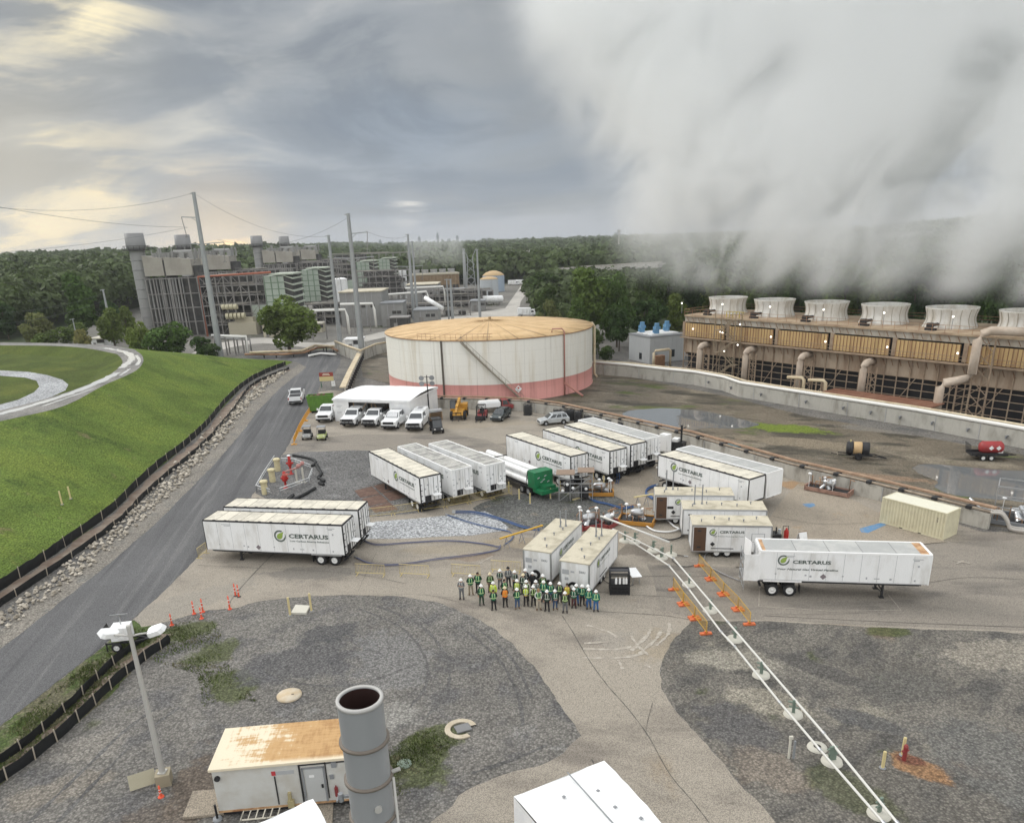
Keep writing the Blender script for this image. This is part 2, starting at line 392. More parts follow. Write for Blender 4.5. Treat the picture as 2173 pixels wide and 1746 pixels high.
G_mud = gmat('muddy containment floor', (0.175, 0.147, 0.108), 0.2, 1.2, 0.15, 6.0,
			 [((0.255, 0.22, 0.165), 0.085, 0.52, 0.66, (1, 1.8, 1)), ((0.070, 0.062, 0.046), 0.11, 0.47, 0.62, (1, 2.6, 1)), ((0.10, 0.125, 0.032), 0.10, 0.575, 0.68, (1, 2.2, 1)), ((0.23, 0.21, 0.185), 0.16, 0.63, 0.74, (1, 2.6, 1))], bump=0.02, rot=0.55, rough=0.7,
			 blobs=[(1655, 909, 7.0, 2.6, -.55, (.16, .22, .022), .95), (1400, 866, 5, 1.0, -.3, (.12, .14, .035), .8), (1340, 815, 9, 1.2, -.45, (.09, .10, .035), .7), (1700, 940, 9, 2.4, -.5, (.26, .215, .15), .8), (1900, 915, 10, 1.6, -.55, (.235, .22, .195), .7), (1560, 855, 9, 1.3, -.5, (.10, .088, .065), .7), (2080, 930, 6, 1.2, -.5, (.08, .072, .052), .7), (1850, 1010, 7, 1.0, -.5, (.30, .20, .13), .7), (1500, 930, 7, 1.0, -.5, (.27, .20, .135), .6)])
G_yard = gmat('pale plant yard', (0.20, 0.19, 0.17), 0.2, 0.8, 0.1, 4.0, [((0.15, 0.145, 0.125), 0.05, 0.5, 0.65, (1, 1, 1)), ((0.10, 0.115, 0.06), 0.045, 0.58, 0.68, (1, 1, 1))])
G_road = gmat('pale road', (0.40, 0.38, 0.345), 0.12, 0.6, patches=[((0.30, 0.285, 0.26), 0.1, 0.5, 0.7, (1, 1, 1))])
G_wet = gmat('wet dirt track', (0.215, 0.205, 0.19), 0.2, 1.5, 0.2, 6.0, [((0.12, 0.118, 0.11), 0.25, 0.45, 0.65, (1, 1, 1))], rough=0.7)
G_grass = gmat('mown grass', (0.128, 0.188, 0.038), 0.26, 3.2, 0.22, 5.0,
			   [((0.165, 0.220, 0.042), 0.055, 0.46, 0.66, (1, 2.4, 1)), ((0.085, 0.132, 0.028), 0.11, 0.52, 0.68, (1, 2.0, 1)), ((0.150, 0.180, 0.045), 0.7, 0.56, 0.72, (.5, 3, 1)), ((0.175, 0.165, 0.075), 0.23, 0.62, 0.74, (1, 2, 1))], bump=0.12, rot=0.5, spec=0.1)
G_grassin = gmat('dry grass', (0.085, 0.115, 0.022), 0.3, 3.0, 0.1, 5.0, [((0.13, 0.15, 0.03), 0.07, 0.5, 0.68, (1, 1, 1)), ((0.055, 0.085, 0.018), 0.15, 0.55, 0.7, (1, 1, 1))], bump=0.08, spec=0.1)
G_verge = gmat('straw grass verge', (0.155, 0.145, 0.085), 0.3, 4.0, 0.3, 7.0, [((0.07, 0.105, 0.025), 0.3, 0.45, 0.58, (1, 1, 1)), ((0.23, 0.22, 0.18), 0.5, 0.62, 0.72, (1, 1, 1))], bump=0.05)
G_moss = gmat('weed patch', (0.080, 0.098, 0.030), 0.35, 4.0, 0.4, 7.0, [((0.14, 0.135, 0.11), 0.45, 0.52, 0.62, (1, 1, 1))], bump=0.03)
G_line = mat('worn road paint', (0.42, 0.385, 0.33), 0.8, col2=(0.31, 0.275, 0.23), scale=3, lo=0.35, hi=0.6)
G_crack = mat('tar seam', (0.075, 0.068, 0.06), 0.7, col2=(0.12, 0.11, 0.095), scale=1.4, lo=0.45, hi=0.7)
G_rust = mat('rusty steel plate', (0.11, 0.062, 0.045), 0.75, 0.2, col2=(0.17, 0.105, 0.08), scale=1.3)
G_blue = mat('blue sprayed paint', (0.10, 0.22, 0.38), 0.85, col2=(0.26, 0.26, 0.24), scale=1.6, lo=0.45, hi=0.75)
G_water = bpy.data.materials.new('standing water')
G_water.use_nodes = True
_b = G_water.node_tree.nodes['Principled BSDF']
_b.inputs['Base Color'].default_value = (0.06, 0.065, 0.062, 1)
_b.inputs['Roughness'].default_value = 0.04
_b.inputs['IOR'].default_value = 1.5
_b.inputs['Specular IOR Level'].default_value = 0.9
G_skywater = G_water.copy(); G_skywater.name = 'sky bright water'; G_skywater.node_tree.nodes['Principled BSDF'].inputs['Base Color'].default_value = (.56, .57, .56, 1)  # track puddles: bright sky reflection put into the base colour
_b.inputs['Base Color'].default_value = (0.15, 0.16, 0.165, 1)  # yard puddles: base colour raised to carry the grey sky reflection
def catmull(p, k=5, closed=False):
	n, out = len(p), []
	for i in range(n if closed else n - 1):
		a, b, c, d = (p[(i + j) % n] if closed else p[min(max(i + j, 0), n - 1)] for j in (-1, 0, 1, 2))
		for s in range(k):
			t = s / k
			out.append(tuple(0.5 * (2 * b[q] + (c[q] - a[q]) * t + (2 * a[q] - 5 * b[q] + 4 * c[q] - d[q]) * t * t + (3 * b[q] - a[q] - 3 * c[q] + d[q]) * t ** 3) for q in range(len(b))))
	if not closed: out.append(tuple(p[-1]))
	return out
def sheet(name, px, z, m, smooth=0, jit=0.0, world=False, kind='structure', edge=0.0):
	pts = [Vector((p[0], p[1], z)) for p in px] if world else [at(p[0], p[1], z) for p in px]
	pts = [(p.x, p.y) for p in pts]
	if smooth: pts = catmull(pts, smooth, True)
	if edge:
		out = []
		for (x0, y0), (x1, y1) in zip(pts, pts[1:] + pts[:1]):
			L = math.hypot(x1 - x0, y1 - y0); n = max(1, min(200, int(L / edge)))
			for k in range(n):
				e = random.uniform(-.09, .09) * (k > 0)
				out.append((x0 + (x1 - x0) * k / n - (y1 - y0) / L * e, y0 + (y1 - y0) * k / n + (x1 - x0) / L * e))
		pts = out
	if jit: pts = [(x + random.uniform(-jit, jit), y + random.uniform(-jit, jit)) for x, y in pts]
	me = bpy.data.meshes.new(name)
	me.from_pydata([(x, y, z) for x, y in pts], [], [tuple(range(len(pts)))])
	me.materials.append(m)
	me.update()
	if me.polygons[0].normal.z < 0: me.flip_normals()
	o = bpy.data.objects.new(name, me)
	COL.objects.link(o)
	o['kind'] = kind
	return o
def ribbon(mb, pts, wd, z, jit=0.0):        # flat strip along world points
	L, R = [], []
	for i, p in enumerate(pts):
		a, b = Vector(pts[max(i - 1, 0)]), Vector(pts[min(i + 1, len(pts) - 1)])
		d = (b - a); d.z = 0; d.normalize()
		n = Vector((-d.y, d.x, 0)) * (wd / 2) * (1 + random.uniform(-jit, jit))
		q = Vector((p[0], p[1], z))
		L.append(q + n); R.append(q - n)
	mb.add(L + R, [(i, len(L) + i, len(L) + i + 1, i + 1) for i in range(len(L) - 1)], False)
# ------------------------------------------------------------------ ground, pavement, gravel
sheet('ground', [(-9000, -300), (9000, -300), (9000, 14000), (-9000, 14000)], -0.06, G_forest, world=True)
sheet('plant_yard', [(-175, 190), (-60, 175), (30, 168), (30, 260), (14, 380), (10, 500), (-180, 510), (-185, 380), (-150, 215)], -0.03, G_yard, 4, world=True)
sheet('gravel_lot', [(-75, 5), (80, 5), (95, 110), (60, 200), (-95, 215), (-80, 120)], -0.012, G_gravel, world=True)
sheet('pale_road', [(395, 758), (455, 730), (560, 716), (690, 728), (830, 700), (850, 706), (700, 738), (560, 728), (470, 742), (430, 762)], -0.008, G_road, 3)
sheet('pale_road', [(1040, 700), (1082, 640), (1110, 600), (1130, 603), (1105, 640), (1092, 700)], -0.008, G_road)
sheet('pale_road', [(880, 700), (880, 683), (1085, 652), (1085, 690)], -0.010, G_road)
ISL = [(283, 1313), (300, 1330), (325, 1326), (390, 1308), (442, 1294), (494, 1291), (553, 1275), (603, 1269), (656, 1264), (742, 1262), (860, 1266), (930, 1278), (1000, 1306), (1046, 1331), (1092, 1370), (1138, 1419), (1171, 1468), (1211, 1526), (1234, 1560), (1217, 1573), (1196, 1597), (1165, 1615), (1122, 1629), (1070, 1642), (1031, 1658), (973, 1687), (960, 1709), (913, 1744), (860, 1850)]
ISR = [(1690, 1800), (1643, 1741), (1621, 1713), (1581, 1676), (1536, 1618), (1477, 1554), (1428, 1499), (1404, 1462), (1401, 1432), (1407, 1398), (1428, 1358), (1467, 1317), (1620, 1317), (1790, 1327), (1916, 1333), (2060, 1337), (2173, 1343), (2400, 1352)]
sheet('apron', ISL + [(1000, 2100), (1800, 2000)] + ISR + [(2420, 1135), (2173, 1128), (2086, 1128), (1700, 1010), (1400, 925), (1250, 872), (925, 845), (700, 828), (676, 832), (665, 855), (640, 890), (616, 936), (603, 960), (541, 1044), (443, 1157), (349, 1253)], 0.0, G_apron, edge=.5)
sheet('gravel_bed', ISR + [(2500, 1400), (2500, 1900), (2200, 2100)], -0.004, G_gravel_r)
# driven lane, darker than the pads beside it
sheet('driveway', [(1467, 1313), (1400, 1290), (1386, 1225), (1372, 1197), (1560, 1203), (1800, 1190), (1890, 1160), (2000, 1150), (2420, 1140), (2420, 1345), (2060, 1334), (1790, 1324), (1620, 1314)], 0.004, G_apron2)
sheet('pavement', [(600, 962), (618, 935), (756, 921), (970, 923), (1032, 933), (1075, 951), (1110, 985), (1000, 1010), (800, 954), (676, 957)], 0.004, G_apron2, 0)
sheet('concrete_slab', [(1560, 1205), (1660, 1060), (1700, 1020), (1760, 1035), (1880, 1095), (2010, 1150), (1890, 1162), (1800, 1176)], 0.004, G_slab)
sheet('concrete_slab', [(1300, 1180), (1400, 1040), (1320, 960), (1250, 1040), (1180, 1060), (1240, 1110)], 0.004, G_slab, 3)
sheet('asphalt_road', [(-260, 1710), (-260, 1560), (36, 1350), (234, 1194), (333, 1108), (457, 983), (525, 903), (543, 876), (596, 822), (633, 793), (650, 779), (630, 768), (576, 766), (520, 758), (560, 748), (700, 742), (722, 752), (722, 772), (707, 795), (680, 812), (665, 855), (636, 896), (616, 936), (603, 960), (541, 1044), (443, 1157), (349, 1253), (281, 1313), (200, 1385), (155, 1419), (0, 1539)], 0.006, G_asphalt, edge=.9)
sheet('road_shoulder', [(-260, 1560), (36, 1350), (234, 1194), (333, 1108), (457, 983), (525, 903), (543, 876), (596, 822), (633, 793), (650, 779), (636, 772), (610, 790), (560, 828), (505, 880), (470, 930), (430, 972), (300, 1100), (200, 1182), (0, 1338), (-260, 1530)], 0.003, G_shoulder, edge=.6)
sheet('grass_verge', [(-260, 1745), (0, 1541), (155, 1421), (200, 1387), (283, 1315), (325, 1328), (350, 1340), (300, 1400), (230, 1480), (130, 1560), (40, 1630), (-40, 1700), (-260, 1900)], -0.006, G_verge, edge=.4)
sheet('gravel_patch', [(541, 1046), (599, 965), (640, 958), (676, 958), (742, 955), (800, 956), (940, 1010), (1010, 1060), (890, 1088), (775, 1098), (700, 1090), (600, 1075)], 0.010, gmat('grey hardstanding gravel', (0.165, 0.162, 0.158), 0.25, 2.5, 0.45, 7, [((0.115, 0.115, 0.115), 0.4, 0.5, 0.68, (1, 1, 1)), ((0.235, 0.235, 0.23), 0.35, 0.6, 0.72, (1, 1, 1))], bump=0.03), 0, 0.05)
sheet('gravel_strip', [(760, 1118), (800, 1106), (880, 1100), (960, 1092), (1030, 1084), (1048, 1094), (1080, 1119), (1073, 1125), (1001, 1136), (940, 1138), (850, 1143), (770, 1143)], 0.014, G_pale, 0, 0.06)
sheet('gravel_patch', [(1003, 1078), (1080, 1050), (1180, 1045), (1250, 1035), (1320, 1060), (1330, 1085), (1280, 1105), (1160, 1122), (1084, 1122), (1050, 1095)], 0.010, G_dark, 3, 0.06)
mt = gmat('tyre rutted gravel', (0.135, 0.131, 0.126), 0.25, 3, .3, 8, bump=.03); mb = MB()
for pl in ([(760, 1290), (850, 1330), (900, 1390), (905, 1450), (870, 1500)], [(800, 1285), (890, 1325), (945, 1390), (950, 1460), (905, 1520)], [(980, 1330), (1060, 1400), (1100, 1480), (1110, 1540)], [(1000, 1322), (1085, 1395), (1128, 1480)], [(560, 1420), (640, 1450), (760, 1450), (880, 1410)], [(120, 1746), (220, 1640), (300, 1560), (380, 1500)], [(60, 1746), (180, 1630), (270, 1545), (350, 1490)], [(1000, 1640), (1090, 1610), (1160, 1580)]):
	ribbon(mb, catmull([tuple(at(*p)) for p in pl], 10), .22, -0.0085 + .0004 * len(mb.f) / 20, .6)
o = mb.build('tyre_track', mt); o['kind'] = 'structure'
# rusted road plates by the parked trailers
for i, q in enumerate([[(752, 1041), (789, 1032), (806, 1048), (765, 1056)], [(768, 1058), (808, 1049), (825, 1065), (783, 1074)], [(785, 1076), (826, 1066), (845, 1081), (795, 1087)], [(792, 1031), (829, 1022), (846, 1036), (810, 1046)], [(811, 1047), (848, 1038), (868, 1053), (829, 1063)]]):
	mb = MB(); p = [at(*a, 0.012) for a in q]
	mb.prism([(v.x, v.y) for v in p], 0.013, 0.038)
	o = single(mb, 'road_plate', G_rust, ['', '', '', '', ''][i] or ['rusty steel road plate farthest left by gravel and parked trailers', 'rusty steel road plate in middle of left column', 'rusty steel road plate nearest the yellow barriers', 'rusty steel road plate at the upper right of the five', 'rusty steel road plate beside the leftmost parked trailer'][i], 'road plate', 'rusty road plates')
# seams, cracks and paint
mb = MB()
for pl, wd in (([(1193, 1306), (1215, 1340), (1250, 1400), (1290, 1455), (1330, 1500), (1375, 1560), (1420, 1640), (1470, 1700), (1510, 1752)], 0.06), ([(1270, 1297), (1400, 1305), (1467, 1315)], 0.07), ([(420, 1199), (560, 1206), (740, 1216), (860, 1238)], 0.05),
			   ([(590, 1165), (545, 1210), (500, 1260), (485, 1285)], 0.10), ([(1280, 1225), (1400, 1222), (1500, 1222)], 0.06), ([(1265, 1255), (1340, 1262), (1460, 1268)], 0.06), ([(1620, 1306), (1850, 1318), (2100, 1328), (2300, 1334)], 0.10),
			   ([(1255, 1610), (1272, 1640), (1290, 1660)], 0.08), ([(760, 1255), (780, 1210), (800, 1170)], 0.035), ([(1640, 1095), (1740, 1112), (1860, 1108)], 0.05), ([(1700, 1195), (1900, 1150)], 0.03), ([(730, 1265), (900, 1262), (1010, 1290)], 0.03),
			   ([(1950, 1240), (2060, 1225), (2200, 1232)], 0.05), ([(1560, 1300), (1700, 1304), (1840, 1300)], 0.04), ([(1385, 1490), (1372, 1540), (1372, 1560)], 0.03), ([(350, 1300), (440, 1268)], 0.03)):
	ribbon(mb, catmull([tuple(at(*p)) for p in pl], 8), wd * .7, 0.014 + .0006 * len(mb.f) / 20, 0.5)
o = mb.build('pavement_seam', G_crack); o['kind'] = 'structure'
mb = MB()
for pl, wd in (([(1612, 1240), (1610, 1286), (1760, 1296), (1912, 1294), (1885, 1262)], 0.06),):
	ribbon(mb, [tuple(at(*p)) for p in pl], wd, 0.012)
random.seed(3)
for pl in ([(1240, 1395), (1320, 1395), (1370, 1385)], [(1238, 1376), (1300, 1378), (1340, 1372)], [(1245, 1326), (1290, 1340), (1310, 1352)], [(1340, 1380), (1372, 1350), (1380, 1335)], [(1355, 1388), (1390, 1358), (1402, 1340)], [(1392, 1370), (1418, 1345), (1420, 1322)], [(1370, 1410), (1380, 1417)], [(1312, 1400), (1322, 1420)], [(1240, 1365), (1290, 1362)], [(1340, 1350), (1352, 1368), (1375, 1390)]):
	ribbon(mb, catmull([tuple(at(*p)) for p in pl], 8), 0.22, 0.013 + .001 * len(mb.f) / 8, 0.6)
for pl in ([(1930, 1192), (1960, 1196)], [(2024, 1190), (2058, 1196)], [(2030, 1196), (2045, 1190)]):
	ribbon(mb, [tuple(at(*p)) for p in pl], 0.18, 0.03 + .001 * len(mb.f) / 8)
for pl in ([(960, 1205), (1010, 1200), (1045, 1180)], [(1015, 1217), (1100, 1212)], [(965, 1192), (1030, 1196)]):
	ribbon(mb, [tuple(at(*p)) for p in pl], 0.10, 0.013 + .001 * len(mb.f) / 8, 0.5)
o = mb.build('road_marking', G_line); o['kind'] = 'structure'
for q in ([(1824, 1122), (1866, 1110), (1878, 1113), (1842, 1131)], [(1704, 1070), (1722, 1067), (1731, 1072), (1714, 1077)]):
	sheet('road_marking', q, 0.012, G_blue, 2, 0.1)
# ------------------------------------------------------------------ grassed embankment with its track and basin
ZB = 6.0
PAIR = [((-420, 1010), (-420, 1560)), ((-200, 940), (-190, 1395)), ((0, 894), (0, 1253)), ((134, 862), (100, 1186)), ((218, 819), (223, 1098)), ((268, 797), (312, 1014)), ((292, 784), (390, 949)), ((303, 770), (450, 889)), ((304, 761), (522, 814)), ((300, 753), (563, 790)), ((291, 746), (612, 773)), ((278, 740), (600, 765)), ((218, 732), (430, 758)), ((100, 728), (150, 742)), ((0, 727), (0, 737)), ((-300, 724), (-300, 728))]
cr = catmull([tuple(at(*a, ZB)) for a, b in PAIR], 6)
to = catmull([tuple(at(*b, 0)) for a, b in PAIR], 6)
rows = 22
vs = []
for c, t in zip(cr, to):
	for k in range(rows + 1):
		s = k / rows
		zz = ZB * (1 - s) ** 1.12
		if 0.02 < s < 0.98:
			zz += 0.10 * math.sin(c[0] * 0.31 + s * 9) * math.sin(s * PI) + random.uniform(-.03, .03)
		vs.append((c[0] + (t[0] - c[0]) * s, c[1] + (t[1] - c[1]) * s, zz + 0.015))
me = bpy.data.meshes.new('embankment')
R1 = rows + 1
me.from_pydata(vs, [], [(i * R1 + k, i * R1 + k + 1, (i + 1) * R1 + k + 1, (i + 1) * R1 + k) for i in range(len(cr) - 1) for k in range(rows)])
me.materials.append(G_grass)
for p in me.polygons: p.use_smooth = True
o = bpy.data.objects.new('embankment_hill', me); COL.objects.link(o); o['kind'] = 'structure'
INN = [(-420, 980), (-200, 912), (0, 871), (134, 835), (214, 805), (240, 790), (254, 779), (260, 770), (258, 762), (252, 755), (241, 750), (174, 738), (100, 734), (0, 733), (-300, 731)]
inn = catmull([tuple(at(*a, ZB)) for a in INN], 6)
c1 = catmull([tuple(at(*a, ZB)) for a, b in PAIR], 6)
poly = [p[:2] for p in c1] + [p[:2] for p in inn[::-1]]
sheet('dirt_track', poly, ZB + 0.02, G_wet, world=True)
cen = Vector(at(-160, 812, ZB))
floor = [Vector(p) + (cen - Vector(p)).normalized() * 5.0 for p in inn]
mb = MB()
n = len(inn)
mb.add([(p[0], p[1], ZB + .016) for p in inn] + [(p.x, p.y, 4.4) for p in floor], [(i, i + 1, n + i + 1, n + i) for i in range(n - 1)], True)
mb.add([(p.x, p.y, 4.4) for p in floor], [tuple(range(n))], False)
o = mb.build('grass_basin', G_grassin); o['kind'] = 'structure'
chan_o = [(-300, 800), (0, 786), (60, 789), (100, 796), (132, 806), (146, 816), (138, 828), (110, 842), (60, 858), (0, 872), (-120, 900)]
chan_i = [(-120, 880), (0, 858), (40, 848), (72, 833), (86, 820), (78, 808), (55, 801), (0, 797), (-300, 812)]
sheet('stone_channel', chan_o + chan_i, 4.43, G_pale, 0, 0.15)
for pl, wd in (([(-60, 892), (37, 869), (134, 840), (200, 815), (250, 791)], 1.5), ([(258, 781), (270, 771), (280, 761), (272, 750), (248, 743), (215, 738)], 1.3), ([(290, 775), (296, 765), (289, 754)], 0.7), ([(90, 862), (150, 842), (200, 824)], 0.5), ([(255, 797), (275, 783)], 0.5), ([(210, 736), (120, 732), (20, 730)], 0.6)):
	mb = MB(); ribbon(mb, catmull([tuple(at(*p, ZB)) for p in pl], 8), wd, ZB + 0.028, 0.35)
	o = mb.build('puddle_water', G_skywater); o['kind'] = 'structure'
# containment yard
sheet('containment_floor', [(1256, 872), (1100, 850), (930, 842), (770, 800), (765, 765), (815, 745), (1258, 770), (1300, 792), (1550, 842), (1700, 880), (2173, 965), (2500, 1030), (2500, 1240), (2173, 1125), (2086, 1112), (1700, 1000), (1400, 915)], 0.02, G_mud)
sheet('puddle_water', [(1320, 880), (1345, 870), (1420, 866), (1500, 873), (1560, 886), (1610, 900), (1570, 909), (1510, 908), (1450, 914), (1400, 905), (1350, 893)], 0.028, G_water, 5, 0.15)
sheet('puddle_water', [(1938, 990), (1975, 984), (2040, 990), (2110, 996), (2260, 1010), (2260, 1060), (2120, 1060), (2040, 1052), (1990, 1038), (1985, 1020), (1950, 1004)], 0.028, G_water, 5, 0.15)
# ------------------------------------------------------------------ trees
def leafmat(name, c, v=0.5):
	m = bpy.data.materials.new(name)
	m.use_nodes = True
	t = m.node_tree
	b = t.nodes['Principled BSDF']
	b.inputs['Roughness'].default_value = 0.7
	b.inputs['Specular IOR Level'].default_value = 0.2
	p = N(t, 'ShaderNodeNewGeometry').outputs['Position']
	i = N(t, 'ShaderNodeObjectInfo').outputs['Random']
	g = mth(t, 'ADD', mth(t, 'MULTIPLY', noise(t, p, 0.35, 5, 0.7), .6), mth(t, 'MULTIPLY', noise(t, p, 0.07, 2, 0.5), .4))
	k = mth(t, 'ADD', rng(t, g, 0.32, 0.68, 1 - v, 1 + v), mth(t, 'MULTIPLY', mth(t, 'SUBTRACT', i, 0.5), 0.5))
	col = mixc(t, 1.0, c, N(t, 'ShaderNodeCombineColor', {0: mth(t, 'MULTIPLY', k, mth(t, 'ADD', 0.85, mth(t, 'MULTIPLY', i, 0.3))), 1: k, 2: k}).outputs[0], 'MULTIPLY')
	t.links.new(col, b.inputs['Base Color'])
	tr = N(t, 'ShaderNodeBsdfTranslucent', {'Color': col})
	mxs = N(t, 'ShaderNodeMixShader', {0: 0.25, 1: b.outputs[0], 2: tr.outputs[0]})
	t.links.new(mxs.outputs[0], t.nodes['Material Output'].inputs['Surface'])
	return m
L_dark = leafmat('dark foliage', (0.060, 0.098, 0.030))
L_mid = leafmat('mid green foliage', (0.096, 0.142, 0.036))
L_pale = leafmat('pale foliage', (0.165, 0.180, 0.068))
L_wood = leafmat('woodland foliage', (0.050, 0.079, 0.029), 0.75)
L_bark = mat('bark', (0.10, 0.082, 0.064), 0.9, bump=0.02)
def quads(cen, nrm, size, rg):
	n = len(cen)
	r = rg.normal(size=(n, 3)); t = np.cross(nrm, r); t /= np.linalg.norm(t, axis=1)[:, None] + 1e-9
	b = np.cross(nrm, t)
	s = (size * rg.uniform(0.6, 1.35, n))[:, None] / 2
	a = rg.uniform(0.6, 1.0, n)[:, None]
	v = np.stack([cen - t * s - b * s * a, cen + t * s * 1.1 - b * s * a * .5, cen + t * s * .9 + b * s * a, cen - t * s * .7 + b * s * a * 1.1], 1)
	return v.reshape(-1, 3)
def quadmesh(name, v, m, smooth=False):
	me = bpy.data.meshes.new(name)
	n = len(v) // 4
	me.vertices.add(len(v)); me.loops.add(4 * n); me.polygons.add(n)
	me.vertices.foreach_set('co', np.ascontiguousarray(v, np.float32).ravel())
	me.loops.foreach_set('vertex_index', np.arange(4 * n, dtype=np.int32))
	me.polygons.foreach_set('loop_start', np.arange(0, 4 * n, 4, dtype=np.int32))
	me.polygons.foreach_set('loop_total', np.full(n, 4, np.int32))
	me.materials.append(m)
	me.update(calc_edges=True)
	return me
def crown_mesh(name, m, seed, nl=16, per=170, leaf=0.62, tall=1.0, spread=1.0):
	rg = np.random.default_rng(seed)
	V = []
	lobes = []
	for i in range(nl):
		a = rg.uniform(0, 2 * PI); h = rg.uniform(-1.12, 1.0)
		rr = math.sqrt(max(0.22, 1 - (h * .88) ** 2)) * rg.uniform(0.3, 0.98)
		lobes.append((np.array([math.cos(a) * rr * 4.2 * spread, math.sin(a) * rr * 4.2 * spread, 6.4 * tall + h * 3.6 * tall]), rg.uniform(1.0, 2.5)))
	for c, R in lobes:
		d = rg.normal(size=(per, 3)); d[:, 2] += 0.25; d /= np.linalg.norm(d, axis=1)[:, None]
		rad = R * rg.uniform(0.55, 1.12, per) ** 0.6
		p = c + d * rad[:, None] * np.array([1, 1, 0.82])
		nr = d * 0.55 + rg.normal(size=(per, 3)) * 0.55
		nr /= np.linalg.norm(nr, axis=1)[:, None]
		V.append(quads(p, nr, leaf, rg))
	return quadmesh(name, np.concatenate(V), m), lobes
def trunk_mesh(lobes, tall):
	mb = MB()
	mb.cyl((0, 0, -0.3), (0.1, 0.05, 5.2 * tall), 0.34, 0.2, 8)
	mb.cyl((0.1, 0.05, 5.2 * tall), (-.1, .1, 8.5 * tall), 0.2, 0.07, 7)
	for c, R in lobes[:9]:
		z0 = random.uniform(2.2, 5.0) * tall
		mb.cyl((0.05, 0.03, z0), Vector(c) * 0.92, 0.12, 0.04, 6, False)
	return mb
PROTO = []
for k, (m, tall, spr, nl, lf, lab) in enumerate(((L_dark, 1.0, 1.0, 20, .60, 'dark'), (L_mid, 1.25, 0.85, 20, .60, 'mid'), (L_mid, 0.95, 1.1, 22, .62, 'mid'), (L_pale, 0.8, 1.1, 18, .5, 'pale'), (L_dark, 1.35, .75, 20, .6, 'dark'))):
	cm, lobes = crown_mesh('crown', m, 40 + k, nl, 190, lf, tall, spr)
	tm = trunk_mesh(lobes, tall)
	tmo = tm.build('trunk', L_bark)
	PROTO.append((cm, tmo.data)); bpy.data.objects.remove(tmo)
def tree(k, loc, sx, sz, label, group=None, yaw=None):
	t = thing('tree', label, 'tree', loc, random.uniform(0, 6.28) if yaw is None else yaw, group)
	t.scale = (sx, sx, sz)
	for nm, me in zip(('crown', 'trunk'), PROTO[k]):
		o = bpy.data.objects.new(nm, me); COL.objects.link(o); o.parent = t
	return t
def treepx(k, xl, xr, yt, Y, label, group=None, zb=0.0):      # crown between columns xl..xr, top at row yt, standing at distance Y
	c = ad((xl + xr) / 2, yt, Y)
	wdt = (ad(xr, yt, Y) - ad(xl, yt, Y)).length
	H0 = (10.6, 12.9, 10.2, 9.0, 13.8)[k]
	R0 = (5.6, 5.0, 6.0, 6.0, 4.7)[k]
	return tree(k, (c.x, c.y, zb), wdt / 2 / R0, max(3, c.z - zb) / H0, label, group)
NEAR = [(2, 530, 672, 640, 207, 'broad dark green tree standing alone beside the pipe rack bend'),
		(1, 105, 200, 590, 262, 'tall narrow tree rising above the scrub behind the embankment track'),
		(3, 15, 105, 668, 250, 'pale olive round tree at far left behind the embankment'),
		(0, -30, 30, 645, 268, 'dark tree cut by the left edge behind the pale tree'),
		(0, 20, 90, 645, 285, 'dark rounded tree between the left edge and the tall narrow tree'),
		(0, 195, 260, 640, 268, 'dark tree left of the slanting grey utility pole'),
		(1, 235, 285, 655, 250, 'dark tree right behind the slanting grey utility pole'),
		(2, 110, 190, 690, 240, 'low bushy tree below the tall narrow tree'),
		(0, 262, 330, 700, 222, 'low dark bush right of the utility pole on the embankment'),
		(2, 296, 402, 690, 205, 'rounded green bush in front of the tall lattice steelwork'),
		(0, 350, 400, 715, 212, 'small dark bush touching the white transmission pole side'),
		(2, 60, 130, 705, 232, 'green scrub tree under the pale olive tree'),
		(1, 195, 262, 660, 232, 'mid green tree filling the gap left of the white cabin'),
		(2, 255, 315, 690, 212, 'rounded shrub directly behind the track bend'),
		(0, 398, 452, 715, 203, 'dark shrub between the lattice steel and tallest pole foot'),
		(3, 150, 200, 700, 228, 'pale scrubby bush behind the short utility pole'),
		(0, 420, 470, 730, 200, 'small low bush at the foot of tallest transmission pole')]
for a in NEAR:
	treepx(a[0], a[1], a[2], a[3], a[4], a[5], 'trees behind the embankment')
# belt of trees behind the storage tank and the cooling tower
BELT = [(1, 1180, 1300, 578, 215), (2, 1255, 1345, 590, 225), (0, 1115, 1195, 580, 330), (1, 1240, 1330, 592, 300), (0, 1330, 1410, 580, 260), (2, 1380, 1460, 585, 250),
		(1, 1195, 1260, 640, 190), (2, 1270, 1350, 640, 195), (0, 1330, 1420, 640, 200), (1, 1400, 1470, 630, 205), (0, 1130, 1195, 610, 250), (3, 1120, 1190, 640, 215),
		(0, 1440, 1510, 590, 230), (1, 1480, 1560, 580, 240), (2, 1425, 1490, 570, 330), (0, 1500, 1590, 560, 300), (1, 1560, 1650, 570, 250), (2, 1620, 1720, 575, 240),
		(0, 1690, 1780, 570, 230), (1, 1750, 1850, 570, 220), (2, 1830, 1930, 575, 210), (0, 1900, 2000, 570, 200), (1, 1980, 2080, 570, 195), (2, 2060, 2180, 565, 190),
		(0, 1340, 1400, 588, 380), (2, 1205, 1262, 588, 360), (1, 1400, 1450, 552, 440), (0, 1210, 1290, 700, 180), (0, 1262, 1310, 735, 172), (2, 1225, 1275, 690, 185), (4, 1290, 1340, 660, 188)]
KN = ['dark dense', 'tall mid green', 'broad mid green', 'pale leafy', 'dark tall']
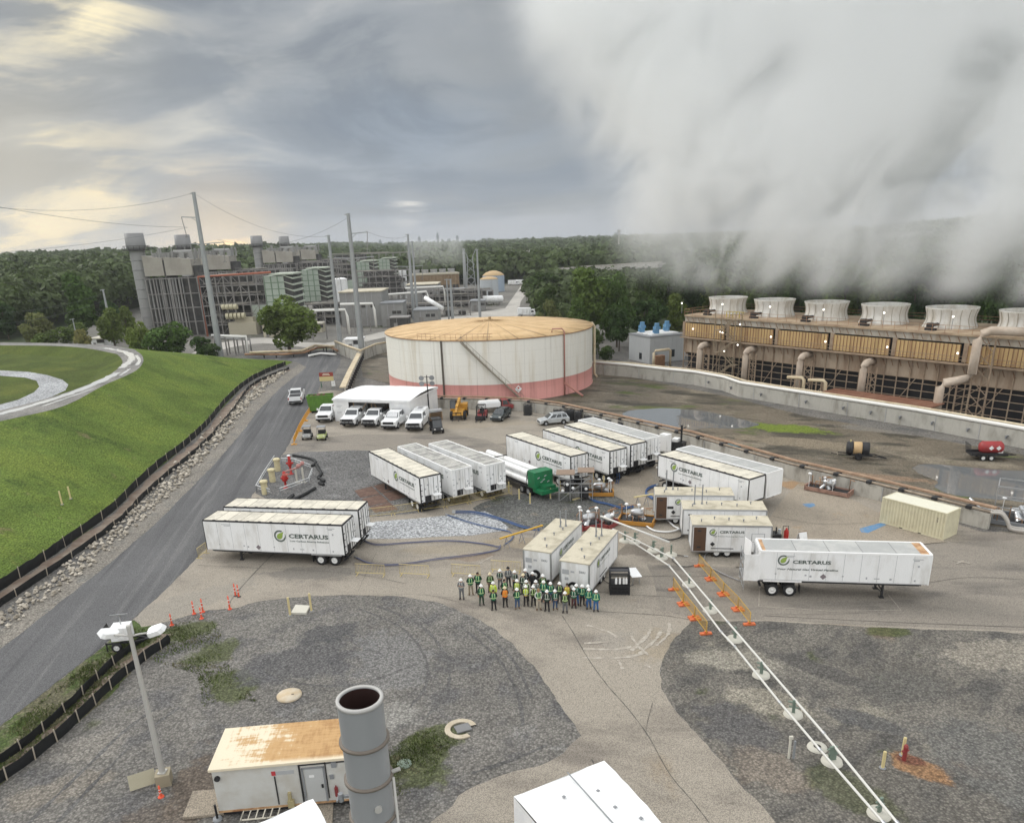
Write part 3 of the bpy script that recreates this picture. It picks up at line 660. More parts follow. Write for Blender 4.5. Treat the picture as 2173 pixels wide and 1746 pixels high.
PL = ['behind the rust roofed tank rim', 'beyond the storage tank towards the bridge', 'in the far left of the belt by the pale road', 'in the middle of the belt below the bridge', 'left of the plume below the bridge pier', 'at the left fringe of the steam',
	  'close behind the right rim of the storage tank', 'between the storage tank and the blue fans', 'above the grey pump house with blue fans', 'at the left end of the cooling tower', 'at the left edge of the belt by the road', 'beside the white parked truck and road',
	  'just left of the first steaming fan', 'behind the first and second steaming fan', 'far back at the edge of the steam near the bridge end', 'far back in the steam above the second fan', 'behind the gap of the second and third fan', 'behind the third steaming fan',
	  'behind the gap of the third and fourth fan', 'behind the fourth steaming fan', 'behind the gap of the fourth and fifth fan', 'behind the fifth steaming fan', 'right of the fifth steaming fan', 'behind the fan at the right edge',
	  'at the far end of the bridge', 'hiding the left bridge abutment', 'at the right end of the bridge deck', 'hanging low right of the tank rim', 'lowest at the tank wall foot', 'low beside the white pipe on the tank', 'just over the tank right rim']
for (k, a, b, y, Y), p in zip(BELT, PL):
	treepx(k, a, b, y, Y, KN[k] + ' tree ' + p, 'trees behind the storage tank and cooling tower')
# ------------------------------------------------------------------ far woodland, one mass to the horizon
rg = np.random.default_rng(3)
pts = []
def hill(x, y):
	left = np.clip((-x - 60 - 0.12 * y) / 160, 0, 1) * np.clip((y - 230) / 150, 0, 1) * 11
	right = np.clip((x - 0.46 * y) / (0.16 * y + 1), 0, 1) * np.clip((y - 300) / 400, 0, 1) * y * 0.010
	return left + right + 2.5 * np.sin(x / 170 + 1) * np.sin(y / 240) - 1.0
y = 255.0
while y < 4200:
	sp = 8.5 + max(0, y - 400) * 0.009
	x0, x1 = -0.74 * y - 10, 0.74 * y + 10
	xs = np.arange(x0, x1, sp)
	xs = xs + rg.uniform(-.4, .4, len(xs)) * sp
	ys = y + rg.uniform(-.5, .5, len(xs)) * sp
	keep = ~((xs > -172) & (xs < 16) & (ys < 505))
	keep &= ~((xs > -178) & (xs < 100) & (ys < 262))
	keep &= ~((np.abs(ys - (690 - 0.6 * (xs - 60))) < 25) & (xs > 30) & (xs < 260))
	pts.append(np.stack([xs[keep], ys[keep], np.full(keep.sum(), sp)], 1))
	y += sp * (1 + max(0, y - 500) / 500 * 1.4)
pts = np.concatenate(pts)
VV = []
zz = hill(pts[:, 0], pts[:, 1])
for (x, y, sp), z in zip(pts, zz):
	nq = 260 if y < 430 else (120 if y < 800 else 36)
	R = sp * rg.uniform(0.55, 0.82); H = rg.uniform(9.5, 17)
	if y > 1000: H = rg.uniform(12, 19)
	d = rg.normal(size=(nq, 3)); d[:, 2] = np.abs(d[:, 2]) * 0.9 - 0.35; d /= np.linalg.norm(d, axis=1)[:, None]
	if .02 < x / y < .24 and y < 490: z -= 8.5
	lump = 1 + 0.22 * np.sin(d[:, 0] * 5 + x) * np.sin(d[:, 1] * 5 + y)
	p = np.array([x, y, z + H * 0.55]) + d * np.array([R, R, H * 0.45]) * lump[:, None]
	nr = d + rg.normal(size=(nq, 3)) * 0.45; nr /= np.linalg.norm(nr, axis=1)[:, None]
	VV.append(quads(p, nr, R * (0.30 if nq > 200 else 0.46 if nq > 100 else 0.85), rg))
fm = quadmesh('forest', np.concatenate(VV), L_wood)
fo = bpy.data.objects.new('forest', fm); COL.objects.link(fo)
tag(fo, kind='stuff')
# ------------------------------------------------------------------ rocks beside the road, one mass
RK_v, RK_f = [], []
ed = [tuple(at(*p)) for p in ((-60, 1400), (0, 1352), (60, 1310), (215, 1190), (318, 1098), (440, 978), (500, 905), (535, 860), (585, 812), (618, 788))]
ed = catmull(ed, 30)
ico = [(0, 0, 1), (.9, 0, .2), (.28, .85, .3), (-.72, .53, .2), (-.72, -.53, .3), (.28, -.85, .2), (0, 0, -.5)]
icf = [(0, 1, 2), (0, 2, 3), (0, 3, 4), (0, 4, 5), (0, 5, 1), (6, 2, 1), (6, 3, 2), (6, 4, 3), (6, 5, 4), (6, 1, 5)]
tot = 0
for i in range(len(ed) - 1):
	a, b = Vector(ed[i]), Vector(ed[i + 1])
	d = (b - a); L = d.length; d.normalize(); nrm = Vector((-d.y, d.x, 0))
	if nrm.x > 0: nrm = -nrm
	cnt = int(L * (14 if a.y < 90 else 8))
	for _ in range(cnt):
		off = abs(random.gauss(1.5, .8)) + 0.2
		if off > 4.2: continue
		s = random.uniform(0.09, 0.27) * (1.0 if a.y < 90 else 1.35)
		c = a + d * random.uniform(0, L) + nrm * off
		q = Matrix.Rotation(random.uniform(0, 6.3), 3, 'Z') @ Matrix.Rotation(random.uniform(-.6, .6), 3, 'X')
		o = len(RK_v)
		RK_v += [tuple(c + Vector((0, 0, s * .35 + 0.02 + max(0, off - 3.0) * .2)) + q @ (Vector(v) * s * random.uniform(.75, 1.25))) for v in ico]
		RK_f += [(x + o, y + o, z + o) for x, y, z in icf]
me = bpy.data.meshes.new('rocks'); me.from_pydata(RK_v, [], RK_f)
mr = bpy.data.materials.new('rock'); mr.use_nodes = True; t = mr.node_tree
ri = N(t, 'ShaderNodeNewGeometry').outputs['Random Per Island']
t.links.new(mixc(t, ri, (0.24, 0.21, 0.165), (0.56, 0.51, 0.43)), t.nodes['Principled BSDF'].inputs['Base Color'])
t.nodes['Principled BSDF'].inputs['Roughness'].default_value = 0.9
me.materials.append(mr)
o = bpy.data.objects.new('rocks', me); COL.objects.link(o); o['kind'] = 'stuff'
# tufts on the near verge and the weed patches
TV = []
rg = np.random.default_rng(9)
def scatter(px, n, hgt, z=0.0):
	P = np.array([tuple(at(*p))[:2] for p in px])
	lo, hi = P.min(0), P.max(0)
	out = []
	while len(out) < n:
		q = rg.uniform(lo, hi)
		ins = False; j = len(P) - 1
		for i in range(len(P)):
			if (P[i, 1] > q[1]) != (P[j, 1] > q[1]) and q[0] < (P[j, 0] - P[i, 0]) * (q[1] - P[i, 1]) / (P[j, 1] - P[i, 1]) + P[i, 0]: ins = not ins
			j = i
		if ins and math.sin(q[0] * 1.7 + 2 * math.sin(q[1])) + math.sin(q[1] * 1.3) > rg.uniform(-1.6, 1.2): out.append(q)
	for q in out:
		a = rg.uniform(0, 6.28); h = hgt * rg.uniform(.4, 1.2); s = h * 0.35
		l = rg.normal(size=2) * h * .5
		TV.extend([(q[0] - math.cos(a) * s, q[1] - math.sin(a) * s, z), (q[0] + math.cos(a) * s, q[1] + math.sin(a) * s, z), (q[0] + l[0] + .3 * s, q[1] + l[1], z + h), (q[0] + l[0] - .3 * s, q[1] + l[1], z + h * .9)])
scatter([(-100, 1640), (0, 1560), (155, 1432), (283, 1330), (340, 1340), (200, 1480), (60, 1600), (-60, 1690)], 5200, 0.13)
scatter([(335, 1335), (440, 1305), (470, 1345), (470, 1390), (545, 1490), (490, 1480), (430, 1500), (420, 1430), (315, 1400)], 2600, 0.12)
scatter([(820, 1590), (880, 1555), (950, 1530), (985, 1560), (940, 1600), (900, 1680), (830, 1690)], 2000, 0.11)
tm_ = quadmesh('grass_tufts', np.array(TV), gmat('grass blades', (0.085, 0.115, 0.03), 0.4, 2.0, patches=[((0.19, 0.175, 0.10), 0.6, 0.5, 0.65, (1, 1, 1))], bump=0))
o = bpy.data.objects.new('grass', tm_); COL.objects.link(o); o['kind'] = 'stuff'
# ------------------------------------------------------------------ far skyline, bridge, mast
SKY_M = mat('hazy tower facade', (0.20, 0.215, 0.24), 0.6, var=0.05)
SKY_W = mat('hazy tower glazing', (0.10, 0.12, 0.15), 0.4)
YS = 4600
DESC = 'distant hazy tower block on the skyline '
for i, (x, wd, yt, lab) in enumerate(((806, 6, 509, 'farthest left of all, alone left of the poles'), (833, 6, 512, 'low one left of the lattice pole'), (889, 6, 503, 'narrow and pointed left of the tallest spire'), (928, 5, 495, 'slender tallest spire of left cluster'),
									  (938, 5, 508, 'stub just right of the slender spire'), (952, 8, 507, 'wide block right of the slender spire'), (970, 6, 500, 'pair-like tall slab before the low row'), (1030, 10, 506, 'broadest block in the low row'), (1048, 12, 509, 'low wide block right of the broadest one'), (1005, 8, 512, 'lowest in the row'),
									  (1161, 8, 504, 'short block over the middle ridge'), (1181, 10, 503, 'stepped block right of the short one'), (1229, 8, 499, 'tall block alone mid ridge'), (1311, 13, 493, 'big slab behind the cell mast'), (1158, 5, 508, 'smallest beside the short block'), (905, 5, 511, 'small stub beyond the pointed tower'))):
	a, b = ad(x - wd / 2, yt, YS), ad(x + wd / 2, yt, YS)
	W_ = b.x - a.x
	t = thing('tower_block', DESC + lab, 'building', ((a.x + b.x) / 2, YS, 0), 0, 'city towers on the horizon')
	h = a.z
	mb = MB(); mb.bb(-W_ / 2, W_ / 2, 0, W_, 0, h * .86); mb.bb(-W_ * .38, W_ * .38, W_ * .12, W_ * .88, h * .86, h)
	if i in (2, 3, 11): mb.cyl((0, W_ / 2, h), (0, W_ / 2, h + 14), 2, 0.5, 6)
	mb.build('wall', SKY_M, t)
	mb = MB()
	for k in range(5): mb.bb(-W_ / 2 + W_ * (.1 + .18 * k), -W_ / 2 + W_ * (.18 + .18 * k), -0.4, -0.1, 4, h * .84)
	mb.build('window', SKY_W, t)
G_conc = mat('weathered concrete', (0.33, 0.315, 0.285), 0.85, col2=(0.20, 0.185, 0.16), scale=0.9, lo=0.45, hi=0.75, stretch=(1, 1, 0.25))
G_concp = mat('pale concrete', (0.44, 0.43, 0.40), 0.85, col2=(0.34, 0.32, 0.29), scale=1.2)
steel = mat('galvanised steel', (0.36, 0.375, 0.385), 0.5, 0.4, var=0.06)
# bridge
t = thing('bridge', 'long pale concrete bridge deck crossing over the trees', 'bridge', ad(1260, 566, 480))
a, b = ad(1165, 576, 500), ad(1405, 563, 445)
a -= t.location; b -= t.location
mb = MB(); mb.bar(a, b, 9, 2.2); mb.build('deck', G_concp, t)
mb = MB()
for s in (-1, 1): mb.bar(a + Vector((s * .6, s * 4.4, 1.5)), b + Vector((s * .6, s * 4.4, 1.5)), 0.3, 0.9)
mb.build('parapet', G_conc, t)
for k in (0.1, 0.62):
	p = a + (b - a) * k
	mb = MB(); mb.bar((p.x, p.y, p.z - 1.1), (p.x, p.y, -t.location.z - 1), 5, 2.0); mb.bar((p.x - 4, p.y, p.z - 1.6), (p.x + 4, p.y, p.z - 1.6), 1.4, 1.2); mb.build('pier', G_concp, t)
# mast
p = ad(1313, 525, 900); tp = ad(1316, 488, 900)
t = thing('cell_mast', 'thin pale cell mast with antenna head rising above the ridge trees', 'mast', (p.x, p.y, 0))
mb = MB(); mb.cyl((0, 0, 0), (0, 0, tp.z), 0.8, 0.5, 8); mb.build('pole', G_concp, t)
mb = MB()
for k in range(6): mb.box((math.cos(k * 1.047) * 1.8, math.sin(k * 1.047) * 1.8, tp.z - 1), (0.5, 0.5, 2.6), k * 1.047)
mb.lathe([(0.4, tp.z - 2), (2.0, tp.z - 2), (2.0, tp.z - 1.7), (0.4, tp.z - 1.7)], n=10); mb.build('antenna', steel, t)
p = ad(1121, 552, 700)
t = thing('chimney', 'thin white twin pipe stack among distant trees', 'chimney', (p.x, p.y, 0))
for s in (-1, 1):
	mb = MB(); mb.cyl((s * .9, 0, 0), (s * .9, 0, ad(1121, 531, 700).z), .55, .5, 8); mb.build('flue', G_concp, t)
mb = MB(); mb.bb(-3, 3, -2, 2, 0, ad(1121, 550, 700).z); mb.build('base', G_concp, t)
p = ad(1995, 500, 800)
t = thing('warehouse', 'long white building on the hill seen through the steam', 'building', (p.x, p.y, 0))
h = ad(1995, 494, 800).z
mb = MB(); mb.bb(-45, 45, 0, 30, 0, h); mb.build('wall', mat('white cladding', (0.7, 0.7, 0.68)), t)
mb = MB(); mb.bb(-46, 46, -1, 31, h, h + 1.2); mb.build('roof', G_conc, t)
mb = MB()
for k in range(12): mb.bb(-42 + 7 * k, -39 + 7 * k, -.3, -.05, h - 6, h - 3)
mb.build('window', SKY_W, t)
# ------------------------------------------------------------------ haze and steam
def volume_box(name, x0, x1, y0, y1, z0, z1):
	mb = MB(); mb.bb(x0, x1, y0, y1, z0, z1)
	m = bpy.data.materials.new(name); m.use_nodes = True
	t = m.node_tree; t.nodes.clear()
	o = mb.build(name, m); o['kind'] = 'stuff'
	return o, m, t
if HAZE:
	o, m, t = volume_box('haze', -5200, 5200, -60, 5400, -1.2, 330)
	v = N(t, 'ShaderNodeVolumePrincipled', {'Color': (0.93, 0.96, 1.0, 1), 'Density': 0.00009, 'Anisotropy': 0.2})
	N(t, 'ShaderNodeOutputMaterial', {'Volume': v.outputs[0]})
# ------------------------------------------------------------------ trailers
P_white = mat('white painted panel', (0.81, 0.815, 0.81), 0.45, col2=(0.60, 0.59, 0.56), scale=0.9, lo=0.46, hi=0.76, var=0.03, stretch=(1, 1, .35))
P_trim = mat('white trim', (0.84, 0.84, 0.83), 0.45, var=0.03)
P_black = mat('black trim', (0.022, 0.022, 0.024), 0.5)
P_seam = mat('panel seam grey', (0.42, 0.43, 0.44), 0.6)
P_dark = mat('dark chassis', (0.03, 0.03, 0.032), 0.6)
P_tyre = mat('tyre rubber', (0.022, 0.022, 0.023), 0.85)
P_rim = mat('white wheel rim', (0.72, 0.72, 0.70), 0.5)
P_alu = mat('bare aluminium', (0.5, 0.51, 0.52), 0.35, 0.7)
P_ltr = mat('dark green grey lettering', (0.125, 0.150, 0.135), 0.6)
P_leaf = mat('light green leaf', (0.30, 0.42, 0.09), 0.6)
P_roof = None
def roofmat(name, c, c2, step):
	m = bpy.data.materials.new(name); m.use_nodes = True; t = m.node_tree
	b = t.nodes['Principled BSDF']; b.inputs['Roughness'].default_value = 0.8
	o = N(t, 'ShaderNodeTexCoord').outputs['Object']
	s = N(t, 'ShaderNodeSeparateXYZ', {0: o})
	fr = mth(t, 'FRACT', mth(t, 'DIVIDE', s.outputs[0], step))
	ln = mth(t, 'LESS_THAN', fr, 0.06 / step)
	cell = N(t, 'ShaderNodeTexWhiteNoise', {1: mth(t, 'FLOOR', mth(t, 'DIVIDE', s.outputs[0], step))}, noise_dimensions='1D').outputs[0]
	i = N(t, 'ShaderNodeObjectInfo').outputs['Random']
	f = noise(t, vm(t, 'ADD', mapv(t, o, scale=(1, 1, 1)), N(t, 'ShaderNodeCombineXYZ', {0: mth(t, 'MULTIPLY', i, 40.0)}).outputs[0]), 0.9, 6, 0.65)
	col = mixc(t, rng(t, mth(t, 'ADD', f, mth(t, 'MULTIPLY', mth(t, 'SUBTRACT', cell, 0.5), 0.16)), 0.40, 0.68), c, c2)
	col = mixc(t, mth(t, 'MULTIPLY', ln, 0.75), col, [x * .45 for x in c])
	t.links.new(col, b.inputs['Base Color'])
	return m
P_roofc = roofmat('cream dirty roof', (0.64, 0.60, 0.50), (0.47, 0.44, 0.37), 1.22)
P_roofg = roofmat('grey skylight roof', (0.36, 0.365, 0.355), (0.44, 0.44, 0.42), 2.4)
P_roofd = roofmat('grey stained container roof', (0.50, 0.49, 0.455), (0.28, 0.275, 0.26), 0.6)
P_rooft = mat('stained membrane roof', (0.52, 0.475, 0.37), 0.85, col2=(0.36, 0.325, 0.245), scale=0.8, lo=0.42, hi=0.68, var=0.08)
P_rustw = mat('rust stained white', (0.55, 0.36, 0.2), 0.8, col2=(0.30, 0.15, 0.07), scale=2)
MC = {}
def wheel(par, x, y, z, r=0.5, wd=0.28, side=-1, rim=None, dual=False, name='wheel'):
	rim = rim or P_rim
	key = (round(r, 3), round(wd, 3), rim.name, side, dual)
	if key not in MC:
		mb = MB()
		def tyre(yc):
			mb.lathe([(r * .56, -wd / 2), (r * .8, -wd * .5), (r * .95, -wd * .45), (r, -wd * .3), (r, wd * .3), (r * .95, wd * .45), (r * .8, wd * .5), (r * .56, wd / 2)], (0, yc, 0), 20, 'Y')
		tyre(0)
		if dual: tyre(-side * wd * 1.15)
		a = mb.build('t', P_tyre)
		mb = MB()
		q = side * wd / 2
		s = 1 if side < 0 else -1
		mb.lathe([(0.0, s * -0.02 - 0), (r * .16, -0.02 * s), (r * .2, .03 * s), (r * .42, .05 * s), (r * .5, -.005 * s), (r * .58, 0.0)], (0, q * .96, 0), 18, 'Y')
		b = mb.build('r', rim)
		MC[key] = (a.data, b.data); bpy.data.objects.remove(a); bpy.data.objects.remove(b)
	o = bpy.data.objects.new(name, MC[key][0]); COL.objects.link(o); o.parent = par; o.location = (x, y, z)
	k = bpy.data.objects.new('rim', MC[key][1]); COL.objects.link(k); k.parent = o
	return o
def fit_text(txt, wd, h, m, par, loc, rot, name='lettering', bold=0.035, shear=0.0, space=1.0):
	key = (txt, round(wd, 2), round(h, 2), m.name, bold, shear)
	if key not in MC:
		o = text_mesh(txt, 1.0, m, par, loc, rot, bold, name, 0.0, shear, space)
		a = np.array([v.co for v in o.data.vertices]); mn, mxx = a.min(0), a.max(0)
		a[:, 0] = (a[:, 0] - mn[0]) / (mxx[0] - mn[0]) * wd; a[:, 1] = (a[:, 1] - mn[1]) / (mxx[1] - mn[1]) * h
		o.data.vertices.foreach_set('co', a.astype(np.float32).ravel()); o.data.update()
		MC[key] = o.data
		return o
	o = bpy.data.objects.new(name, MC[key]); COL.objects.link(o)
	o.parent = par; o.location, o.rotation_euler = loc, rot
	return o
def logo(par, loc, rot, d, ring=None, leaf=None):
	k = ('logo', round(d, 2))
	if k not in MC:
		mb = MB(); R, r_ = d / 2, d * .36
		n = 30; a0, a1 = math.radians(62), math.radians(385)
		vs = []
		for i in range(n + 1):
			t = a0 + (a1 - a0) * i / n
			th = r_ + (R - r_) * (0.0 + 0.04)
			inner = r_ if i < n - 5 else r_ + (R - r_) * (i - n + 5) / 5 * .85
			vs += [(R * math.cos(t), R * math.sin(t), 0), (inner * math.cos(t), inner * math.sin(t), 0)]
		mb.add(vs, [(2 * i, 2 * i + 1, 2 * i + 3, 2 * i + 2)[::-1] for i in range(n)], False)
		a = mb.build('logo_ring', P_ltr)
		mb = MB()
		pl = [(-.22, -.22), (-.05, -.27), (.12, -.20), (.22, -.04), (.25, .14), (.33, .36), (.12, .28), (-.06, .22), (-.20, .10), (-.27, -.06)]
		pl = catmull([(x * d, y * d) for x, y in pl], 3, True)
		mb.add([(x, y, 0.0) for x, y in pl], [tuple(range(len(pl)))], False)
		b = mb.build('logo_leaf', P_leaf)
		for q in (a, b):
			if q.data.polygons[0].normal.z < 0: q.data.flip_normals()
		MC[k] = (a.data, b.data); bpy.data.objects.remove(a); bpy.data.objects.remove(b)
	for nm, me in zip(('logo_ring', 'logo_leaf'), MC[k]):
		o = bpy.data.objects.new(nm, me); COL.objects.link(o); o.parent = par; o.location, o.rotation_euler = loc, rot
def on_side(s, x, z, W):            # location/rotation of writing on the long side s (-1: y=-W/2, +1: y=+W/2)
	return ((x, s * (W / 2 + 0.022), z), (PI / 2, 0, 0 if s < 0 else PI))
def trailer(label, NL, yaw, L, W, z0, H, rear, style, logo_at=None, text=None, tag_line=None, big=1.0, gear=True, deco=True):
	"""NL: nearest left lower corner on the ground, rear: which end the doors are ('R' right end or 'L' left end)."""
	a = Vector((math.cos(yaw), math.sin(yaw), 0)); n = Vector((-a.y, a.x, 0))
	o = Vector((NL[0], NL[1], 0)) + n * W / 2
	s = -1
	if rear == 'L':
		o = o + a * L; yaw += PI; s = 1
	t = thing('gas_trailer', label, 'trailer', o, yaw, 'gas trailers in the yard')
	z1 = z0 + H; hw = W / 2
	mb = MB()
	if style == 'corr':
		p = []
		k = int(L / 0.28); st = L / k
		for i in range(k):
			x = i * st
			p += [(x, 0), (x + st * .32, 0), (x + st * .5, 0.045), (x + st * .82, 0.045)]
		p += [(L, 0)]
		for sd in (-1, 1):
			vs = [(x, sd * (hw - d), z) for z in (z0 + .12, z1 - .1) for x, d in p]
			q = len(p)
			mb.add(vs, [(i, i + 1, q + i + 1, q + i) if sd < 0 else (i + 1, i, q + i, q + i + 1) for i in range(q - 1)], False)
		mb.bb(0, .06, -hw, hw, z0, z1 - .02)
		mb.bb(L - .06, L, -hw + .05, hw - .05, z0, z1 - .02)
		mb.bb(0.05, L - .05, -hw + .06, hw - .06, z0 + .06, z1 - .12)
	else:
		mb.bb(0, L, -hw, hw, z0, z1 - 0.03)
	mb.cur = 1
	if style != 'corr':
		k = 10
		for i in range(1, k):
			for sd in (-1, 1):
				mb.bb(L * i / k - .012, L * i / k + .012, sd * hw - .006, sd * hw + .006, z0 + .08, z1 - .1)
		for sd in (-1, 1):
			mb.bb(0.1, L - .1, sd * hw - .005, sd * hw + .005, z0 + .03, z0 + .06)
	mb.build('body', [P_white, P_seam], t)
	mb = MB()
	if style == 'white':
		mb.bb(.12, L - .12, -hw + .12, hw - .12, z1 - .05, z1 - .02)
		mb.build('roof', P_roofg, t)
		if deco == 'rust':
			mb = MB(); mb.bb(.16, .75, -hw + .14, hw - .14, z1 - .021, z1 - .012); mb.build('end_plate', P_rustw, t); mb = MB(); mb.bb(L - .4, L - .16, -hw + .14, hw - .14, z1 - .021, z1 - .012); mb.build('end_plate', P_rustw, t)
	elif style == 'corr':
		mb.bb(.05, L - .05, -hw + .04, hw - .04, z1 - .12, z1 - .03)
		for i in range(int(L / .6)):
			mb.bb(.3 + i * .6, .38 + i * .6, -hw + .1, hw - .1, z1 - .04, z1 + .01)
		mb.build('roof', P_roofd, t)
	else:
		mb.bb(.05, L - .05, -hw + .05, hw - .05, z1 - .05, z1)
		for i in range(1, 11):
			mb.bb(L * i / 11 - .03, L * i / 11 + .03, -hw + .05, hw - .05, z1 - .01, z1 + .015)
		mb.build('roof', P_roofc, t)
	mb = MB()
	tm = {'black': P_black, 'white': P_trim, 'corr': P_trim}[style]
	wr = {'black': .10, 'white': .14, 'corr': .12}[style]
	for sd in (-1, 1):
		y = sd * (hw - wr / 2 + .012)
		mb.bb(0, L, y - wr / 2, y + wr / 2, z1 - .11, z1 + .02)
		for x in (0, L):
			mb.bb(x - .03, x + .03 if x == 0 else x + .05, y - wr / 2 + .004, y + wr / 2 + .006, z0 - .02, z1 - .11)
	for x in (0.0, L):
		mb.bb(x - .035, x + .055, -hw + wr, hw - wr, z1 - .11, z1 + .02)
		mb.bb(x - .035, x + .055, -hw + .1, hw - .1, z0 - .04, z0 + .08)
	if style == 'black':
		for i in range(1, 12):                         # roof bow ends
			for sd in (-1, 1): mb.bb(L * i / 12 - .12, L * i / 12 + .12, sd * (hw - .07) - .05, sd * (hw - .07) + .05, z1 + .02, z1 + .05)
	mb.build('corner_frame', tm, t)
	# rear doors
	for sd in (-1, 1):
		mb = MB(); mb.bb(L + .05, L + .085, min(sd * .02, sd * (hw - .12)), max(sd * .02, sd * (hw - .12)), z0 + .12, z1 - .15)
		d = mb.build('door', P_white, t)
		mb = MB()
		for yy in (.3, .8): mb.cyl((L + .11, sd * yy, z0 + .14), (L + .11, sd * yy, z1 - .17), .022, n=6)
		for zz in (.3, .8, 1.4, 2.0):
			if zz < H - .2: mb.bb(L + .085, L + .125, sd * (hw - .14) - .1, sd * (hw - .14) + .1, z0 + zz - .03, z0 + zz + .03)
		mb.build('lock_bar', P_black if style == 'black' else P_alu, d)
	if deco:
		mb = MB()
		mb.bb(L + .086, L + .10, -.75, -.05, z0 + .12, z0 + .75)
		mb.build('valve_opening', P_black, t)
		mb = MB(); mb.box((L + .40, .45, z0 + .80), (.62, .9, .05), 0, ('Y', .12)); mb.build('hatch_flap', P_white, t)
		mb = MB()
		for (y, z) in ((.5, 1.0), (.62, 1.5), (-.7, 1.5), (-.4, 1.9), (.75, 1.2)): mb.box((L + .09, y, z0 + z), (.014, .17, .17), 0, ('X', .785))
		mb.build('placard', P_seam, t)
	# chassis, wheels, landing gear
	mb = MB()
	for sd in (-1, 1): mb.bb(.3, L - .15, sd * .45 - .07, sd * .45 + .07, z0 - .32, z0 - .06)
	for i in range(9): mb.bb(.5 + i * (L - 1) / 8 - .05, .5 + i * (L - 1) / 8 + .05, -hw + .1, hw - .1, z0 - .15, z0 - .05)
	for sd in (-1, 1): mb.bb(.6, L - .1, sd * (hw - .08) - .03, sd * (hw - .08) + .03, z0 - .16, z0 - .03)
	mb.bb(L - .25, L - .1, -hw + .15, hw - .15, z0 - .62, z0 - .5)
	for sd in (-1, 1): mb.bb(L - .22, L - .12, sd * .6 - .05, sd * .6 + .05, z0 - .55, z0 - .3)
	for xw in (L - 1.1, L - 2.4):
		mb.cyl((xw, -hw + .2, .51), (xw, hw - .2, .51), .07, n=8)
		mb.bb(xw - .5, xw + .5, -.5, -.38, .45, z0 - .3); mb.bb(xw - .5, xw + .5, .38, .5, .45, z0 - .3)
	mb.build('chassis', P_dark, t)
	mb = MB()
	for sd in (-1, 1): mb.bb(L - 3.2, L - .35, sd * (hw - .02) - .02, sd * (hw - .02) + .02, z0 - .14, z0 - .02)
	mb.build('side_rail', P_alu if style != 'white' else P_trim, t)
	for xw in (L - 1.1, L - 2.4):
		for sd in (-1, 1): wheel(t, xw, sd * (hw - .2), .51, .51, .26, sd, dual=True)
	for sd in (-1, 1):
		mb = MB(); mb.box((L - 3.15, sd * (hw - .35), .62), (.03, .55, .65)); mb.build('mudflap', P_black, t)
		mb = MB(); xg = 3.0
		mb.bb(xg - .07, xg + .07, sd * .8 - .07, sd * .8 + .07, .06, z0 - .1)
		mb.bb(xg - .18, xg + .18, sd * .8 - .16, sd * .8 + .16, .0, .06)
		mb.bar((xg + .05, sd * .8, .45), (xg + .9, sd * .5, z0 - .1), .06)
		if sd < 0: mb.bar((xg, -.8, .6), (xg, .8, .6), .07)
		mb.build('landing_leg', P_dark, t)
	# writing
	if logo_at is not None:
		xl, zl, d = logo_at
		sx = (lambda x: x) if s < 0 else (lambda x: L - x)
		l, r = on_side(s, sx(xl), z1 - zl, W); logo(t, l, r, d)
		if text:
			x, zt, wd, h = text
			l, r = on_side(s, sx(x), z1 - zt, W); fit_text('CERTARUS', wd, h, P_ltr, t, l, r, bold=0.04)
		if tag_line:
			tx, x, zt, wd, h, sh = tag_line
			l, r = on_side(s, sx(x), z1 - zt, W); fit_text(tx, wd, h, P_ltr, t, l, r, 'tag_line', 0.03, sh)
		mb = MB()
		fc = [(.36, .9, .05), (.36, .84, .05)]
		for x, zt, q in ((L * .385, H - .42, .34),):
			mb.box((sx(x), s * (hw + .008), z1 - zt), (q, .014, q), 0, ('Y', .785))
		mb.build('hazard_placard', mat('grey hazard placard', (0.22, 0.19, 0.20), 0.6), t)
		mb = MB()
		for x, zt, w_, h_ in ((.10, H - .55, .12, .12), (.28, H - .5, .14, .12), (.31, H - .42, .16, .16), (.50, H - .5, .13, .1), (.64, H - .4, .1, .18), (.70, H - .38, .4, .07), (.78, H - .36, .15, .15), (.92, H - .3, .12, .14), (.93, .95, .14, .16), (.92, .38, .75, .05), (.915, .5, .4, .07), (.17, .34, .9, .05), (.175, .46, .6, .05)):
			mb.box((sx(x * L), s * (hw + .006), z1 - zt), (w_, .012, h_))
		mb.build('small_decal', P_seam, t)
	return t
TL = 'Low Carbon Energy Solutions'
MOD = dict(logo_at=(7.4, 1.25, 1.12), text=(8.25, 1.42, 3.75, .42), tag_line=(TL, 8.3, 1.80, 3.7, .2, 0))
trailer('white gas trailer with black trim parked nearest the road, dual wheels facing the camera', (-27.97, 64.2), -.195, 13.36, 2.59, 1.1, 2.85, 'R', 'black', **MOD)
trailer('white gas trailer with black trim parked behind the one nearest the road', (-27.3, 67.75), -.175, 13.36, 2.59, 1.1, 2.85, 'R', 'black', **MOD)
trailer('white black trimmed gas trailer, leftmost in the slanting row, logo on its side', (-16.55, 86.0), -1.01, 13.3, 2.55, 1.15, 2.85, 'R', 'black', **MOD)
cm = dict(logo_at=(6.6, 1.25, 1.12), text=(7.35, 1.42, 3.75, .50))
trailer('corrugated white container trailer between the leftmost black trimmed one and its twin', (-13.4, 87.7), -.985, 12.9, 2.55, .95, 3.05, 'R', 'corr', **cm)
trailer('corrugated white container trailer beside the green tube trailer', (-9.75, 88.6), -.97, 12.5, 2.55, .95, 3.05, 'R', 'corr', **cm)
